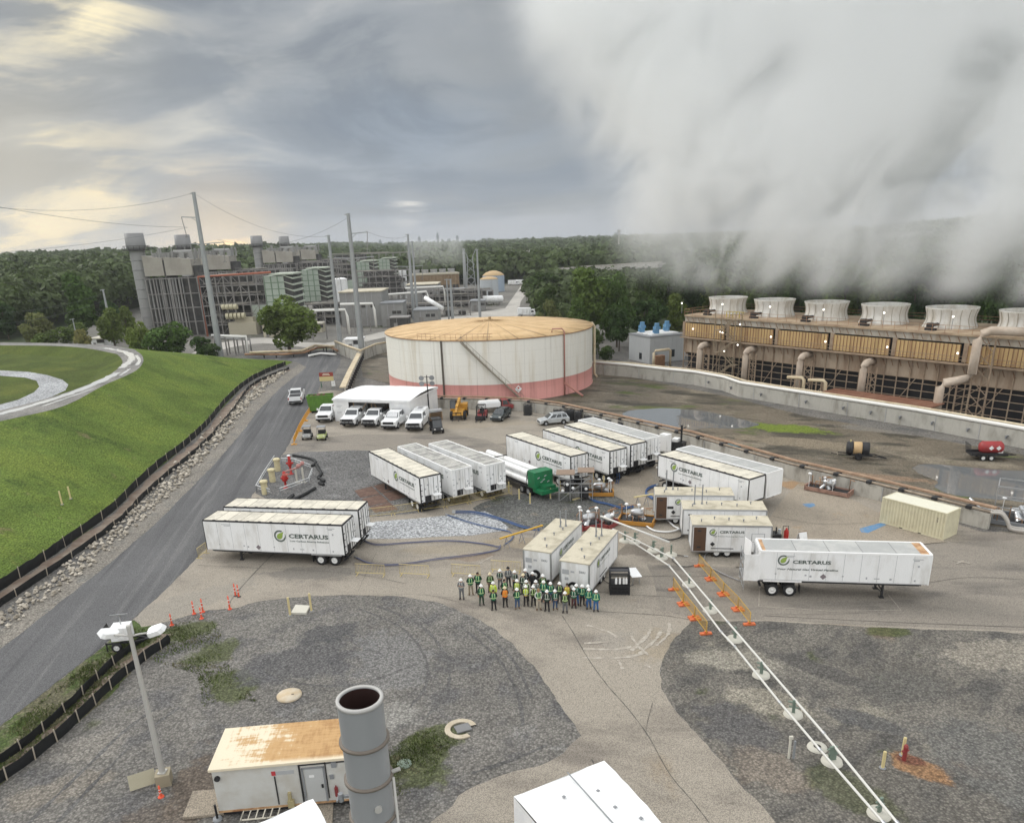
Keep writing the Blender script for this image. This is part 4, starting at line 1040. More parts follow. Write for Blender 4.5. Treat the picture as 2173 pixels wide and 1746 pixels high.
trailer('white black trimmed gas trailer immediately right of the green tube trailer', (-.39, 91.5), -.99, 12.9, 2.55, 1.2, 2.8, 'R', 'black', logo_at=(6.8, 1.25, 1.12), text=(7.6, 1.42, 3.75, .42), tag_line=(TL, 7.65, 1.8, 3.7, .2, 0))
trailer('white black trimmed gas trailer, second right of the green tube trailer', (4.3, 93.7), -1.02, 13.3, 2.55, 1.2, 2.8, 'R', 'black', **MOD)
trailer('white black trimmed gas trailer wedged beside the grey roofed white one', (7.2, 95.9), -1.02, 13.0, 2.5, 1.2, 2.8, 'R', 'black', **MOD)
trailer('all white gas trailer with sunken grey roof, farthest back near the pipe wall', (9.2, 98.2), -1.025, 13.1, 2.55, 1.2, 2.8, 'R', 'white')
trailer('white black trimmed gas trailer standing behind the three pump trailers', (16.4, 80.4), -.965, 12.2, 2.59, 1.45, 2.5, 'L', 'black', logo_at=(2.4, .95, 1.0), text=(3.05, 1.15, 3.3, .40), tag_line=(TL, 3.05, 1.55, 3.2, .16, 0))
trailer('white gas trailer with pale trim and grey roof behind the one by the pump trailers', (18.75, 82.35), -.975, 12.4, 2.5, 1.35, 2.6, 'L', 'white')
trailer('white gas trailer with sunken grey roof parked alone on the right driveway', (18.93, 53.03), -.16, 12.28, 2.59, 1.4, 2.42, 'L', 'white', deco='rust', logo_at=(1.72, .72, .86), text=(2.4, .98, 2.8, .30), tag_line=('Your Natural Gas Virtual Pipeline', 1.3, 1.56, 4.45, .2, 0.25))
# open white door cage at the rear of the lone trailer
tb = [o for o in COL.objects if o.get('label', '').endswith('right driveway')][0]
mb = MB(); mb.box((12.28 + .55, -1.3, 2.55), (.04, 1.1, 2.3), .35); mb.build('open_door', P_white, tb); mb = MB(); mb.box((12.28 + .6, 1.28, 2.4), (1.1, .04, 2.2)); mb.build('open_door', P_white, tb)
mb = MB()
for y in (-1.2, -.4, .4, 1.2):
	mb.bar((13.35, y, .5), (13.35, y, 3.2), .06)
for z in (.6, 1.1, 1.7, 2.3, 2.9): mb.bar((13.35, -1.2, z), (13.35, 1.2, z), .05)
mb.bb(12.4, 13.4, -1.2, 1.2, 1.25, 1.3)
mb.build('valve_cage', P_alu, tb)
# tube trailer with green cabinet
a0 = at(1119.6, 999.4, 3.0); t = thing('tube_trailer', 'tube trailer with long white cylinders and green rear cabinet', 'trailer', (at(1119.6, 999.4, 2.9) + Vector((math.cos(-.99), math.sin(-.99), 0)) * (-11.0) + Vector((math.cos(.58), math.sin(.58), 0)) * 1.22), -.99, 'gas trailers in the yard')
t.location.z = 0
mb = MB()
mb.bb(11.0, 12.3, -1.22, 1.22, 1.15, 2.95)
gr = mat('green painted steel', (0.012, 0.17, 0.065), 0.45, col2=(0.02, 0.12, 0.05), scale=2)
mb.bb(11.9, 13.6, -1.2, 1.2, .75, 1.15); mb.bb(12.3, 13.3, -.6, .9, 1.15, 1.5); mb.bar((13.5, -1.1, 1.1), (13.5, 1.1, 1.1), .16)
mb.build('cabinet', gr, t)
mb = MB()
for (y, z) in ((-.7, 2.3), (.2, 2.4), (-.3, 1.8), (.6, 1.7), (0, 2.0)): mb.box((12.31, y, z), (.02, .3, .12), 0, ('X', .3))
mb.build('decal', P_seam, t)
mb = MB(); mb.bb(.6, 12.6, -.5, .5, .85, 1.05); mb.bb(.6, 12.2, -1.15, 1.15, 1.0, 1.1); mb.build('chassis', P_dark, t)
for y, z in ((-.8, 1.55), (0, 1.42), (.8, 1.55), (-.62, 2.4), (.62, 2.4)):
	mb = MB()
	pr = [(.1, -.4), (.2, -.3), (.36, -.1), (.40, .25), (.40, 11.0)]
	mb.lathe([(r_ * .9, x) for r_, x in pr], (0, y, z), 16, 'X')
	mb.build('gas_cylinder', P_white, t)
mb = MB()
for x in (3.6, 10.6):
	for sd in (-1, 1): mb.bar((x, sd * 1.2, 1.05), (x, sd * .95, 2.75), .08)
	mb.bar((x, -.95, 2.8), (x, .95, 2.8), .09); mb.bb(x - .04, x + .04, -1.1, 1.1, 1.92, 2.0)
mb.build('tube_clamp', P_dark, t)
for xw in (9.6, 10.85):
	for sd in (-1, 1): wheel(t, xw, sd * 1.0, .5, .5, .26, sd, rim=P_alu, dual=True)
for sd in (-1, 1):
	mb = MB(); mb.bb(2.4, 2.55, sd * .7 - .08, sd * .7 + .08, .05, 1.0); mb.bb(2.3, 2.65, sd * .7 - .15, sd * .7 + .15, 0, .05); mb.build('landing_leg', P_dark, t)
# ------------------------------------------------------------------ box pump trailers
P_brown = mat('brown steel door', (0.10, 0.055, 0.032), 0.6, var=0.15)
P_grey = mat('mid grey paint', (0.25, 0.26, 0.27), 0.6)
def pump_trailer(label, o, yaw, L, W, Ht, door, wx, stacks=(), text_side=-1, tl=None, logo_at=None, front=False):
	"""origin: left near ground corner; box runs along +x, near long side at y=0."""
	t = thing('pump_trailer', label, 'trailer', (o[0], o[1], 0), yaw, 'box pump trailers')
	z0 = .55
	mb = MB(); mb.bb(0, L, 0, W, z0, Ht - .12); mb.cur = 1
	for i in range(1, 6): mb.bb(L * i / 6 - .01, L * i / 6 + .01, -.005, W + .005, z0 + .1, Ht - .2)
	mb.build('body', [P_white, P_seam], t)
	mb = MB(); mb.bb(-.05, L + .05, -.05, W + .05, Ht - .12, Ht); mb.build('roof', P_rooft, t, bevel=.03)
	mb = MB()
	for x in (-.01, L + .01):
		for y in (.04, W - .04): mb.box((x, y, (z0 + Ht - .12) / 2), (.12, .13, Ht - .12 - z0))
	mb.bb(-.03, .03, .1, W - .1, z0 - .05, z0 + .08); mb.bb(0, L, -.02, .04, z0 - .06, z0 + .06); mb.bb(0, L, W - .04, W + .02, z0 - .06, z0 + .06)
	mb.bb(-.02, L + .02, -.058, -.04, Ht - .16, Ht - .02)
	mb.build('corner_frame', P_alu, t)
	mb = MB(); mb.bb(.1, L - .1, .2, W - .2, .38, z0 - .05); mb.bar((L, W / 2, .48), (L + 1.2, W / 2, .48), .1); mb.build('chassis', P_dark, t)
	if door:
		x, w_, m, lab = door
		mb = MB(); mb.bb(x, x + w_, -.035, -.004, z0 + .05, Ht - .25); d = mb.build('door', m, t)
		mb = MB(); mb.bb(x + w_ * .3, x + w_ * .6, -.06, -.036, Ht - .62, Ht - .5); mb.bb(x + w_ * .3, x + w_ * .6, -.06, -.036, z0 + .35, z0 + .47); mb.build('door_vent', P_dark, d)
	for x in wx:
		wheel(t, x, .12, .40, .40, .22, -1); wheel(t, x, W - .12, .40, .40, .22, 1)
	if wx:
		mb = MB(); mb.bb(wx[0] - .5, wx[-1] + .5, -.03, .28, .82, .88); mb.build('mudguard', P_dark, t)
	for x, y, h in stacks:
		mb = MB(); mb.cyl((x, y, Ht), (x, y, Ht + h), .055, n=8); mb.cyl((x, y, Ht), (x, y, Ht + .15), .12, .08, 8); mb.build('exhaust_pipe', P_grey, t)
	mb = MB()
	for k in range(5):
		x, y = L * (.12 + .18 * k), W * (.3 + .4 * ((k * 37) % 10) / 10); mb.cyl((x, y, Ht), (x, y, Ht + .18), .05, n=6); mb.cyl((x, y, Ht + .18), (x, y, Ht + .24), .09, n=6)
	mb.build('roof_vent', P_grey, t)
	return t, z0
ya = -.14
for lab, c, L, dr, wx, st, sy in (
	('white pump trailer with brown door, farthest back of the three on the right', (1391.4, 1049.2), 7.4, (.1, 1.0, P_brown, 0), (2.0,), ((1.1, 1.6, 2.0), (1.75, 1.6, 2.0)), 3.05),
	('white pump trailer with white door and two tall exhausts, middle of the three', (1450.4, 1079.3), 7.4, (.15, 1.0, P_white, 0), (2.6, 3.5), ((1.1, 1.3, 1.9), (1.8, 1.4, 1.9)), 3.05),
	('white pump trailer with brown door and twin white wheels, nearest of the three', (1470.4, 1112.6), 6.65, (.12, 1.05, P_brown, 0), (2.15, 3.05), (), 3.05)):
	p = at(c[0], c[1], sy)
	t, z0 = pump_trailer(lab, p, ya, L, 2.45, sy, dr, wx, st)
	if 'middle' not in lab:
		logo(t, (1.75 if 'near' in lab else 2.2, -.022, 2.35 if 'near' in lab else 2.3), (PI / 2, 0, 0), .62)
	if 'near' in lab:
		fit_text('CERTARUS', 2.1, .24, P_ltr, t, (2.3, -.022, 2.27), (PI / 2, 0, 0))
		fit_text('High Pressure Reducing Gas Trailer', 2.6, .12, P_ltr, t, (1.8, -.022, 1.92), (PI / 2, 0, 0), 'tag_line', 0.01)
		mb = MB(); mb.bb(5.0, 6.1, -.02, -.004, 1.5, 2.3); mb.build('hatch', P_seam, t)
		mb = MB(); mb.bb(5.06, 6.04, -.03, -.021, 1.55, 2.25); mb.build('hatch_panel', P_white, t)
	mb = MB(); mb.box((1.75, -.015, 1.25), (.3, .03, .3), 0, ('Y', .785)); mb.bb(1.15, 1.75, -.02, -.003, 1.6, 1.85) if 'far' in lab else None
	mb.build('vent_panel', P_dark, t)
for lab, c, L, sy in (('white pump trailer with spare wheel on its end, left of the two by the crowd', (1169.6, 1171.8), 7.5, 3.05), ('white pump trailer right behind the crowd, beside the black crate', (1251.2, 1196.3), 7.6, 3.05)):
	p = at(c[0], c[1], sy)          # nearest right corner; the box runs away from the camera
	yaw = PI / 2 - .43
	# local x runs away from the camera, near long side (y=0) is the right one
	t, z0 = pump_trailer(lab, p, yaw, L, 2.45, sy, None, (3.1, 4.0), ((5.6, 1.3, 1.5), (5.9, .9, 1.5)))
	logo(t, (2.2, -.022, 2.2), (PI / 2, 0, 0), .7)
	fit_text('CERTARUS', 2.6, .3, P_ltr, t, (2.75, -.022, 2.1), (PI / 2, 0, 0))
	fit_text('High Pressure Reducing Gas Trailer', 2.8, .12, P_ltr, t, (2.4, -.022, 1.75), (PI / 2, 0, 0), 'tag_line', 0.01)
	# end wall facing the camera: spare wheel, hatches
	mb = MB(); mb.lathe([(.02, .0), (.16, 0), (.17, .05), (.30, .06), (.33, .0), (.38, -.1), (.40, 0), (.38, .1), (.2, .09)], (-.13, 1.35, .95), 18, 'X'); mb.build('spare_wheel', P_tyre, t)
	mb = MB(); mb.lathe([(.0, -.03), (.1, -.03), (.12, 0), (.2, 0.0)], (-.24, 1.35, .95), 14, 'X'); mb.build('spare_rim', P_rim, t)
	mb = MB(); mb.bb(-.03, -.004, 1.7, 2.25, 1.9, 2.3); mb.bb(-.03, -.004, 1.75, 2.05, 1.4, 1.65); mb.bb(-.03, -.004, 1.25, 1.55, 2.1, 2.25)
	mb.build('vent_panel', P_seam, t)
	fit_text('DDU', .5, .18, P_grey, t, (-.022, .85, 2.15), (PI / 2, 0, -PI / 2), 'unit_mark')
	mb = MB(); mb.bar((-.05, .2, .55), (-1.0, 1.2, .5), .08); mb.bar((-.05, 2.2, .55), (-1.0, 1.2, .5), .08); mb.build('drawbar', P_dark, t)
# ------------------------------------------------------------------ tan shipping container
P_tan = mat('cream container paint', (0.60, 0.56, 0.40), 0.55, col2=(0.52, 0.48, 0.34), scale=1.0, var=0.03)
t = thing('shipping_container', 'cream corrugated shipping container beside the pipe wall', 'container', (35.34, 67.69, 0), -.97)
L, W, H = 6.06, 2.44, 2.59
mb = MB(); p = []; k = 20; st = (L - .2) / k
for i in range(k): p += [(.1 + i * st, 0.02), (.1 + i * st + st * .35, .02), (.1 + i * st + st * .5, .07), (.1 + i * st + st * .85, .07)]
p.append((L - .1, .02)); q = len(p)
mb.add([(x, d, z) for z in (.14, H - .1) for x, d in p], [(i, i + 1, q + i + 1, q + i) for i in range(q - 1)], False)
mb.add([(x, W - d, z) for z in (.14, H - .1) for x, d in p], [(i + 1, i, q + i, q + i + 1) for i in range(q - 1)], False)
mb.bb(.06, L - .06, .08, W - .08, .1, H - .12); mb.bb(.02, .07, .05, W - .05, .12, H - .1); mb.bb(L - .07, L - .03, .05, W - .05, .12, H - .1)
mb.build('wall', P_tan, t)
mb = MB(); mb.bb(.03, L - .03, .03, W - .03, H - .08, H - .02); mb.build('roof', mat('paler cream roof', (0.70, 0.68, 0.56), 0.6), t)  # roof a paler cream than the walls
mb = MB()
for x in (0, L - .12):
	for y in (0, W - .12): mb.bb(x, x + .12, y, y + .12, 0, H)
for y in (0, W - .1): mb.bb(.12, L - .12, y, y + .1, H - .12, H - .01); mb.bb(.12, L - .12, y, y + .1, 0.02, .15)
for x in (0, L - .1): mb.bb(x, x + .1, .12, W - .12, H - .12, H - .005); mb.bb(x, x + .1, .12, W - .12, .02, .15)
mb.build('frame', P_tan, t)
mb = MB(); mb.bb(2.0, 2.3, -.004, .02, .04, .12); mb.bb(3.75, 4.05, -.004, .02, .04, .12); mb.build('fork_pocket', P_black, t)
mb = MB()
for k, z in enumerate((1.9, 1.82, 1.7, 1.55)): mb.bb(5.25 + .05 * (k % 2), 5.35, .012, .021, z, z + .05 + .06 * (k == 3))
mb.build('marking', P_dark, t)
# ------------------------------------------------------------------ cars and yard machines
V_white = mat('white car paint', (0.78, 0.79, 0.79), 0.25, spec=0.5, var=0.02)
V_glass = mat('dark window glass', (0.025, 0.03, 0.034), 0.08, spec=0.8)
V_black = mat('black plastic', (0.02, 0.02, 0.021), 0.5)
V_silver = mat('silver car paint', (0.55, 0.58, 0.60), 0.3, 0.5, var=0.02)
V_sgrey = mat('dark grey car paint', (0.085, 0.10, 0.105), 0.25, 0.4, var=0.03)
V_lamp = mat('lamp glass', (0.75, 0.75, 0.72), 0.2)
V_red = mat('red tail lamp', (0.35, 0.02, 0.015), 0.3)
V_chrome = mat('chrome', (0.55, 0.55, 0.55), 0.2, 0.9)
V_alloy = mat('alloy rim', (0.42, 0.43, 0.44), 0.35, 0.6)
def taper(mb, x0, x1, y, z0, u0, u1, v, z1):     # cabin block: base x0..x1 half width y at z0, top u0..u1 half width v at z1
	vs = [(x0, -y, z0), (x1, -y, z0), (x1, y, z0), (x0, y, z0), (u0, -v, z1), (u1, -v, z1), (u1, v, z1), (u0, v, z1)]
	mb.add(vs, [(3, 2, 1, 0), (4, 5, 6, 7), (0, 1, 5, 4), (1, 2, 6, 5), (2, 3, 7, 6), (3, 0, 4, 7)], False)
def panes(mb, x0, x1, y, z0, u0, u1, v, z1, splits, off=.012):
	def P(t, s, sd):   # t along 0..1 bottom-to-top s, side
		xb, xt = x0 + (x1 - x0) * t, u0 + (u1 - u0) * t
		return (xb + (xt - xb) * s, sd * (y + (v - y) * s + off), z0 + (z1 - z0) * s)
	for sd in (-1, 1):
		for a, b in splits:
			q = [P(a, .12, sd), P(b, .12, sd), P(b, .9, sd), P(a, .9, sd)]
			mb.add(q if sd < 0 else q[::-1], [(0, 1, 2, 3)], False)
	for e, sg in ((0, -1), (1, 1)):
		X = lambda s: (x0 + (u0 - x0) * s) if e == 0 else (x1 + (u1 - x1) * s)
		Yh = lambda s: (y + (v - y) * s) * .9
		z = lambda s: z0 + (z1 - z0) * s
		q = [(X(.1) + sg * off, -Yh(.1), z(.1)), (X(.1) + sg * off, Yh(.1), z(.1)), (X(.9) + sg * off, Yh(.9), z(.9)), (X(.9) + sg * off, -Yh(.9), z(.9))]
		mb.add(q if e == 1 else q[::-1], [(0, 1, 2, 3)], False)
def arch_side(L, z0, pts, wheels, r):            # body side outline with wheel cut-outs
	low = []
	for wx in wheels:
		for k in range(9):
			a = PI - PI * k / 8
			low.append((wx + r * math.cos(a), max(z0, .36 + r * math.sin(a))))
	return [(pts[0][0], z0)] + low + [(pts[-1][0], z0)] + pts[::-1]
def pickup(label, loc, yaw, cap=None, guard=False, shade=False, name='pickup_truck', paint=None, opendoor=False):
	"""front at +x, ground z=0, centre of length at 0."""
	paint = paint or V_white
	t = thing(name, label, 'pickup truck', loc, yaw, 'white pickup trucks'); t.scale = (1.22,) * 3
	mb = MB()
	pts = [(-3.0, .65), (-2.98, 1.28), (0.0, 1.30), (1.45, 1.30), (1.6, 1.22), (2.85, 1.13), (2.98, 1.0), (3.0, .62)]
	mb.side(arch_side(6, .42, pts, (-1.85, 1.95), .50), -.98, .98)
	taper(mb, -.75, 1.55, .93, 1.29, -.55, .75, .76, 1.92)
	mb.build('body', paint, t, bevel=.035)
	mb = MB(); panes(mb, -.75, 1.55, .93, 1.29, -.55, .75, .76, 1.92, ((.06, .42), (.46, .86))); mb.build('window', V_glass, t)
	if shade:
		mb = MB(); mb.quad((1.48, -.7, 1.40), (1.48, .7, 1.40), (.92, .64, 1.84), (.92, -.64, 1.84)); mb.build('sunshade', V_chrome, t)
	if cap == 'white':
		mb = MB(); taper(mb, -2.96, -.78, .94, 1.28, -2.9, -.8, .80, 1.98); mb.build('bed_cap', paint, t, bevel=.05)
		mb = MB()
		for sd in (-1, 1): mb.bb(-2.7, -1.0, sd * .90 - .02, sd * .90 + .02, 1.5, 1.53)
		mb.bb(-2.4, -1.2, -.3, .3, 1.985, 2.03)
		mb.build('cap_rail', P_alu, t)
	elif cap == 'black':
		mb = MB(); taper(mb, -2.96, -.78, .92, 1.28, -2.85, -.85, .76, 1.86); mb.build('bed_cap', V_black, t, bevel=.04)
	else:
		mb = MB(); mb.bb(-2.9, -.85, -.82, .82, 1.285, 1.31); mb.build('bed_liner', V_black, t)
	mb = MB(); mb.bb(2.99, 3.03, -.68, .68, .78, 1.08); mb.build('grille', V_black if not guard else P_dark, t); mb = MB(); mb.bb(2.9, 3.08, -.95, .95, .42, .62); mb.build('front_bumper', V_black, t); mb = MB()
	mb.bb(-3.1, -2.97, -.9, .9, .5, .68)
	mb.build('rear_bumper', V_black, t)
	for sd in (-1, 1):
		mb = MB(); mb.bb(2.88, 3.02, sd * .82 - .12, sd * .82 + .12, .85, 1.06); mb.build('headlight', V_lamp, t)
		mb = MB(); mb.bb(-3.01, -2.95, sd * .90 - .06, sd * .90 + .06, .8, 1.2); mb.build('tail_light', V_red, t)
		mb = MB(); mb.bb(1.0, 1.18, sd * 1.1 - .11, sd * 1.1 + .11, 1.36, 1.62); mb.build('wing_mirror', paint, t)
	if guard:
		mb = MB()
		for y in (-.75, -.25, .25, .75): mb.bar((3.14, y, .45), (3.14, y, 1.1), .05)
		for z in (.5, .72, .92, 1.1): mb.bar((3.14, -.85, z), (3.14, .85, z), .05)
		mb.build('brush_guard', P_dark, t)
	if opendoor:
		mb = MB(); mb.box((.55, 1.25, 1.05), (1.0, .07, 1.5), -1.0); d = mb.build('open_door', paint, t)
	for x in (-1.85, 1.95):
		for sd in (-1, 1): wheel(t, x, sd * .86, .40, .40, .27, sd, V_alloy)
	return t
def facing(p, q):      # yaw of the direction from p to q
	return math.atan2(q.y - p.y, q.x - p.x)
for lab, f, b, kw in (('white pickup truck with its door open beside the green dumpster', (688, 897), (715, 873), dict(opendoor=True)),
					  ('white pickup truck with white utility cap, in front of the tent opening left half', (740, 906), (788, 873), dict(cap='white', guard=True)),
					  ('white pickup truck with open bed, in front of tent opening centre', (785, 907), (830, 876), dict(guard=True)),
					  ('white pickup truck with black bed cover and silver sunshade', (827, 912), (870, 881), dict(cap='black', shade=True)),
					  ('white pickup truck with white utility cap, nearest the black utility vehicle', (879, 915), (910, 880), dict(cap='white', guard=True))):
	p = at(*f); q = at(*b); d = (p - q).normalized()
	pickup(lab, p - d * 3.2, math.atan2(d.y, d.x), **kw)
p, q = at(626, 858), at(619, 843)
pickup('white pickup truck driving up the asphalt road seen from behind', p + Vector((-.10, .99, 0)) * 2.6, math.atan2(.985, -.17))
def suv(label, loc, yaw, paint, cat='car'):
	t = thing('estate_car', label, cat, loc, yaw)
	mb = MB()
	pts = [(-2.35, .55), (-2.38, .98), (-2.2, 1.06), (.95, 1.04), (2.1, .88), (2.32, .72), (2.35, .45)]
	mb.side(arch_side(4.7, .3, pts, (-1.4, 1.42), .42), -.92, .92)
	taper(mb, -2.25, 1.25, .88, 1.03, -1.85, .35, .70, 1.66)
	mb.build('body', paint, t, bevel=.06)
	mb = MB(); panes(mb, -2.25, 1.25, .88, 1.03, -1.85, .35, .70, 1.66, ((.05, .3), (.33, .6), (.63, .9))); mb.build('window', V_glass, t)
	mb = MB(); mb.bb(2.3, 2.38, -.6, .6, .45, .68); mb.build('grille', V_black, t); mb = MB(); mb.bb(-2.4, -2.3, -.8, .8, .32, .5); mb.build('rear_bumper', V_black, t)
	for sd in (-1, 1):
		mb = MB(); mb.bb(2.08, 2.28, sd * .72 - .16, sd * .72 + .16, .72, .86); mb.build('headlight', V_lamp, t)
		mb = MB(); mb.bb(.72, .86, sd * 1.0 - .1, sd * 1.0 + .1, 1.05, 1.2); mb.build('wing_mirror', paint, t)
		mb = MB(); mb.bb(-1.75, .25, sd * .62 - .02, sd * .62 + .02, 1.68, 1.73); mb.build('roof_rail', V_black, t)
	for x in (-1.4, 1.42):
		for sd in (-1, 1): wheel(t, x, sd * .82, .35, .35, .22, sd, V_alloy)
	return t
suv('dark grey estate car parked right of the red forklift', at(1063, 889), math.radians(-112), V_sgrey)
suv('silver estate car parked near the black liquid crates', at(1174, 899), math.radians(-166), V_silver)
def cart(label, loc, yaw, body, roofc, name='golf_cart', dump=False, wind=False):
	t = thing(name, label, 'utility cart', loc, yaw)
	mb = MB(); mb.side([(-1.2, .35), (-1.25, .8), (-.3, .85), (-.25, .45), (.35, .45), (.45, .85), (1.0, .8), (1.25, .55), (1.25, .35)], -.6, .6); mb.build('body', body, t, bevel=.03)
	mb = MB(); mb.bb(-.45, .05, -.55, .55, .72, .85); mb.box((-.42, 0, 1.05), (.1, 1.1, .45), 0, ('Y', -.15)); mb.build('seat', V_black, t)
	mb = MB()
	for sd in (-1, 1):
		mb.bar((-.55, sd * .56, .7), (-.5, sd * .54, 1.85), .045); mb.bar((.85, sd * .56, .78), (.45, sd * .54, 1.85), .045)
	mb.build('roof_post', V_black, t)
	mb = MB(); mb.bb(-.75, .65, -.62, .62, 1.84, 1.9); mb.build('roof', roofc, t, bevel=.02)
	if wind:
		mb = MB(); mb.quad((.86, -.54, .82), (.86, .54, .82), (.5, .52, 1.8), (.5, -.52, 1.8)); mb.build('windscreen', V_glass, t)
	if dump:
		mb = MB(); mb.bb(-1.75, -.75, -.7, .7, .75, .8)
		for a, b, c, d in ((-1.75, -1.7, -.7, .7), (-.8, -.75, -.7, .7), (-1.75, -.75, -.7, -.65), (-1.75, -.75, .65, .7)): mb.bb(a, b, c, d, .8, 1.15)
		mb.build('cargo_bed', V_black, t)
	for sd in (-1, 1):
		mb = MB(); mb.bb(1.2, 1.27, sd * .42 - .1, sd * .42 + .1, .6, .74); mb.build('headlight', V_lamp, t)
	mb = MB(); mb.cyl((.45, .25, .85), (.3, .25, 1.1), .02, n=6); mb.lathe([(.16, 0), (.18, .02), (.16, .03)], (.28, .25, 1.1), 10); mb.build('steering_wheel', V_black, t)
	for x in (-.85, .85):
		for sd in (-1, 1): wheel(t, x, sd * .6, .29, .29, .24, sd, V_alloy)
	return t
cart('grey golf cart at the left edge of the yard', at(653, 930), math.radians(-82), mat('grey cart body', (0.30, 0.30, 0.29), 0.5), P_grey)
cart('pale green golf cart with grey roof beside the grey one', at(684, 931), math.radians(-84), mat('pale green cart body', (0.42, 0.47, 0.20), 0.5), P_grey)
c = cart('black utility vehicle with cargo bed right of the pickup trucks', at(927, 916), math.radians(-75), V_black, V_black, 'utility_vehicle', True, True)
c.scale = (1.25, 1.25, 1.1)
# telehandler
Y_cat = mat('worn yellow paint', (0.52, 0.27, 0.035), 0.5, col2=(0.40, 0.20, 0.03), scale=1.5, var=0.1)
def telehandler(label, loc, yaw):
	t = thing('telehandler', label, 'telehandler', loc, yaw)
	mb = MB(); mb.side([(-2.4, .7), (-2.4, 1.7), (-1.0, 1.75), (-.9, 1.25), (1.6, 1.15), (1.9, .7)], -.75, .75); mb.bb(-2.3, -.8, .4, 1.1, .9, 1.8); mb.build('chassis', Y_cat, t, bevel=.04)
	mb = MB(); mb.bar((-2.2, -.1, 2.3), (1.9, -.1, 1.85), .36, .42); mb.bar((1.7, -.1, 1.88), (3.0, -.1, 1.3), .26, .3); mb.bar((-2.3, -.1, 1.4), (-2.1, -.1, 2.4), .3); mb.build('boom', Y_cat, t)
	mb = MB(); mb.bb(-.7, .8, -1.15, -.35, 1.0, 1.5); mb.build('cab_base', Y_cat, t)
	mb = MB(); taper(mb, -.6, .8, .42, 1.5, -.5, .5, .38, 2.5)
	for i, v in enumerate(mb.v): mb.v[i] = (v[0], v[1] - .75, v[2])
	mb.build('cab_window', V_glass, t)
	mb = MB(); mb.bb(-.55, .55, -1.18, -.33, 2.5, 2.57)
	for x in (-.6, .75):
		for y in (-1.16, -.35): mb.bar((x, y, 1.5), (x * .8, y, 2.5), .06)
	mb.build('cab_frame', V_black, t)
	mb = MB(); mb.bar((3.0, -.8, .75), (3.0, .6, .75), .1); mb.bar((3.0, -.8, 1.3), (3.0, .6, 1.3), .1)
	for y in (-.8, -.1, .6): mb.bar((3.0, y, .5), (3.0, y, 1.4), .08)
	mb.build('carriage', V_black, t)
	for y in (-.55, .35):
		mb = MB(); mb.bb(3.0, 4.3, y - .06, y + .06, .42, .48); mb.build('fork', P_dark, t)
	for x in (-1.5, 1.3):
		for sd in (-1, 1): wheel(t, x, sd * .95, .62, .62, .42, sd, Y_cat)
	mb = MB(); mb.bb(-2.5, -2.4, -.7, .7, .9, 1.5); mb.build('radiator_grille', V_black, t)
	return t
telehandler('yellow telehandler with long boom and forks in front of the storage tank', at(975, 886), math.radians(-93)).scale = (1.12,) * 3
def forklift(label, loc, yaw, paint):
	t = thing('forklift', label, 'forklift', loc, yaw)
	mb = MB(); mb.side([(-1.1, .3), (-1.25, .6), (-1.2, 1.15), (-.3, 1.15), (-.2, .7), (.6, .7), (.9, .35)], -.55, .55); mb.build('body', paint, t, bevel=.05)
	mb = MB()
	for sd in (-1, 1):
		mb.bar((-.5, sd * .5, 1.1), (-.45, sd * .48, 2.15), .06); mb.bar((.65, sd * .5, .7), (.45, sd * .48, 2.15), .06)
	for x in (-.5, -.2, .1, .4): mb.bar((x, -.5, 2.18), (x, .5, 2.18), .05)
	mb.build('overhead_guard', V_black, t)
	mb = MB(); mb.bb(-.35, .1, -.25, .25, 1.0, 1.15); mb.bb(-.42, -.32, -.25, .25, 1.1, 1.6); mb.build('seat', V_black, t)
	mb = MB()
	for y in (-.35, .35): mb.bb(1.0, 1.12, y - .06, y + .06, .1, 2.2)
	for z in (.3, 1.2, 2.1): mb.bb(1.0, 1.1, -.35, .35, z, z + .08)
	mb.bb(1.13, 1.2, -.5, .5, .3, .8)
	mb.build('mast', P_dark, t)
	for y in (-.28, .28):
		mb = MB(); mb.bb(1.2, 2.3, y - .06, y + .06, .14, .19); mb.build('fork', P_dark, t)
	for x, r in ((-.8, .28), (.65, .34)):
		for sd in (-1, 1): wheel(t, x, sd * .5, r, r, .22, sd, P_grey)
	return t
V_maroon = mat('faded maroon paint', (0.22, 0.03, 0.035), 0.5, col2=(0.28, 0.07, 0.06), scale=2)
forklift('maroon forklift between the telehandler and dark grey car', at(1022, 889), math.radians(-100), V_maroon).scale = (1.3, 1.3, 1.05)
t = thing('flatbed_truck', 'white service body truck parked behind the maroon forklift', 'truck', at(1048, 873), math.radians(12))
mb = MB(); mb.bb(-2.5, 1.0, -1.0, 1.0, .9, 1.7); mb.bb(-2.4, .9, -.7, .7, 1.7, 1.9); mb.build('service_body', V_white, t, bevel=.03)
mb = MB(); taper(mb, 1.2, 2.6, .95, 1.1, 1.25, 2.2, .85, 2.0); mb.bb(1.2, 3.2, -.95, .95, .5, 1.12); mb.build('cab', V_maroon, t, bevel=.04)
mb = MB(); panes(mb, 1.2, 2.6, .95, 1.1, 1.25, 2.2, .85, 2.0, ((.15, .85),)); mb.build('window', V_glass, t)
for x in (-1.5, 2.4):
	for sd in (-1, 1): wheel(t, x, sd * .85, .4, .4, .25, sd)
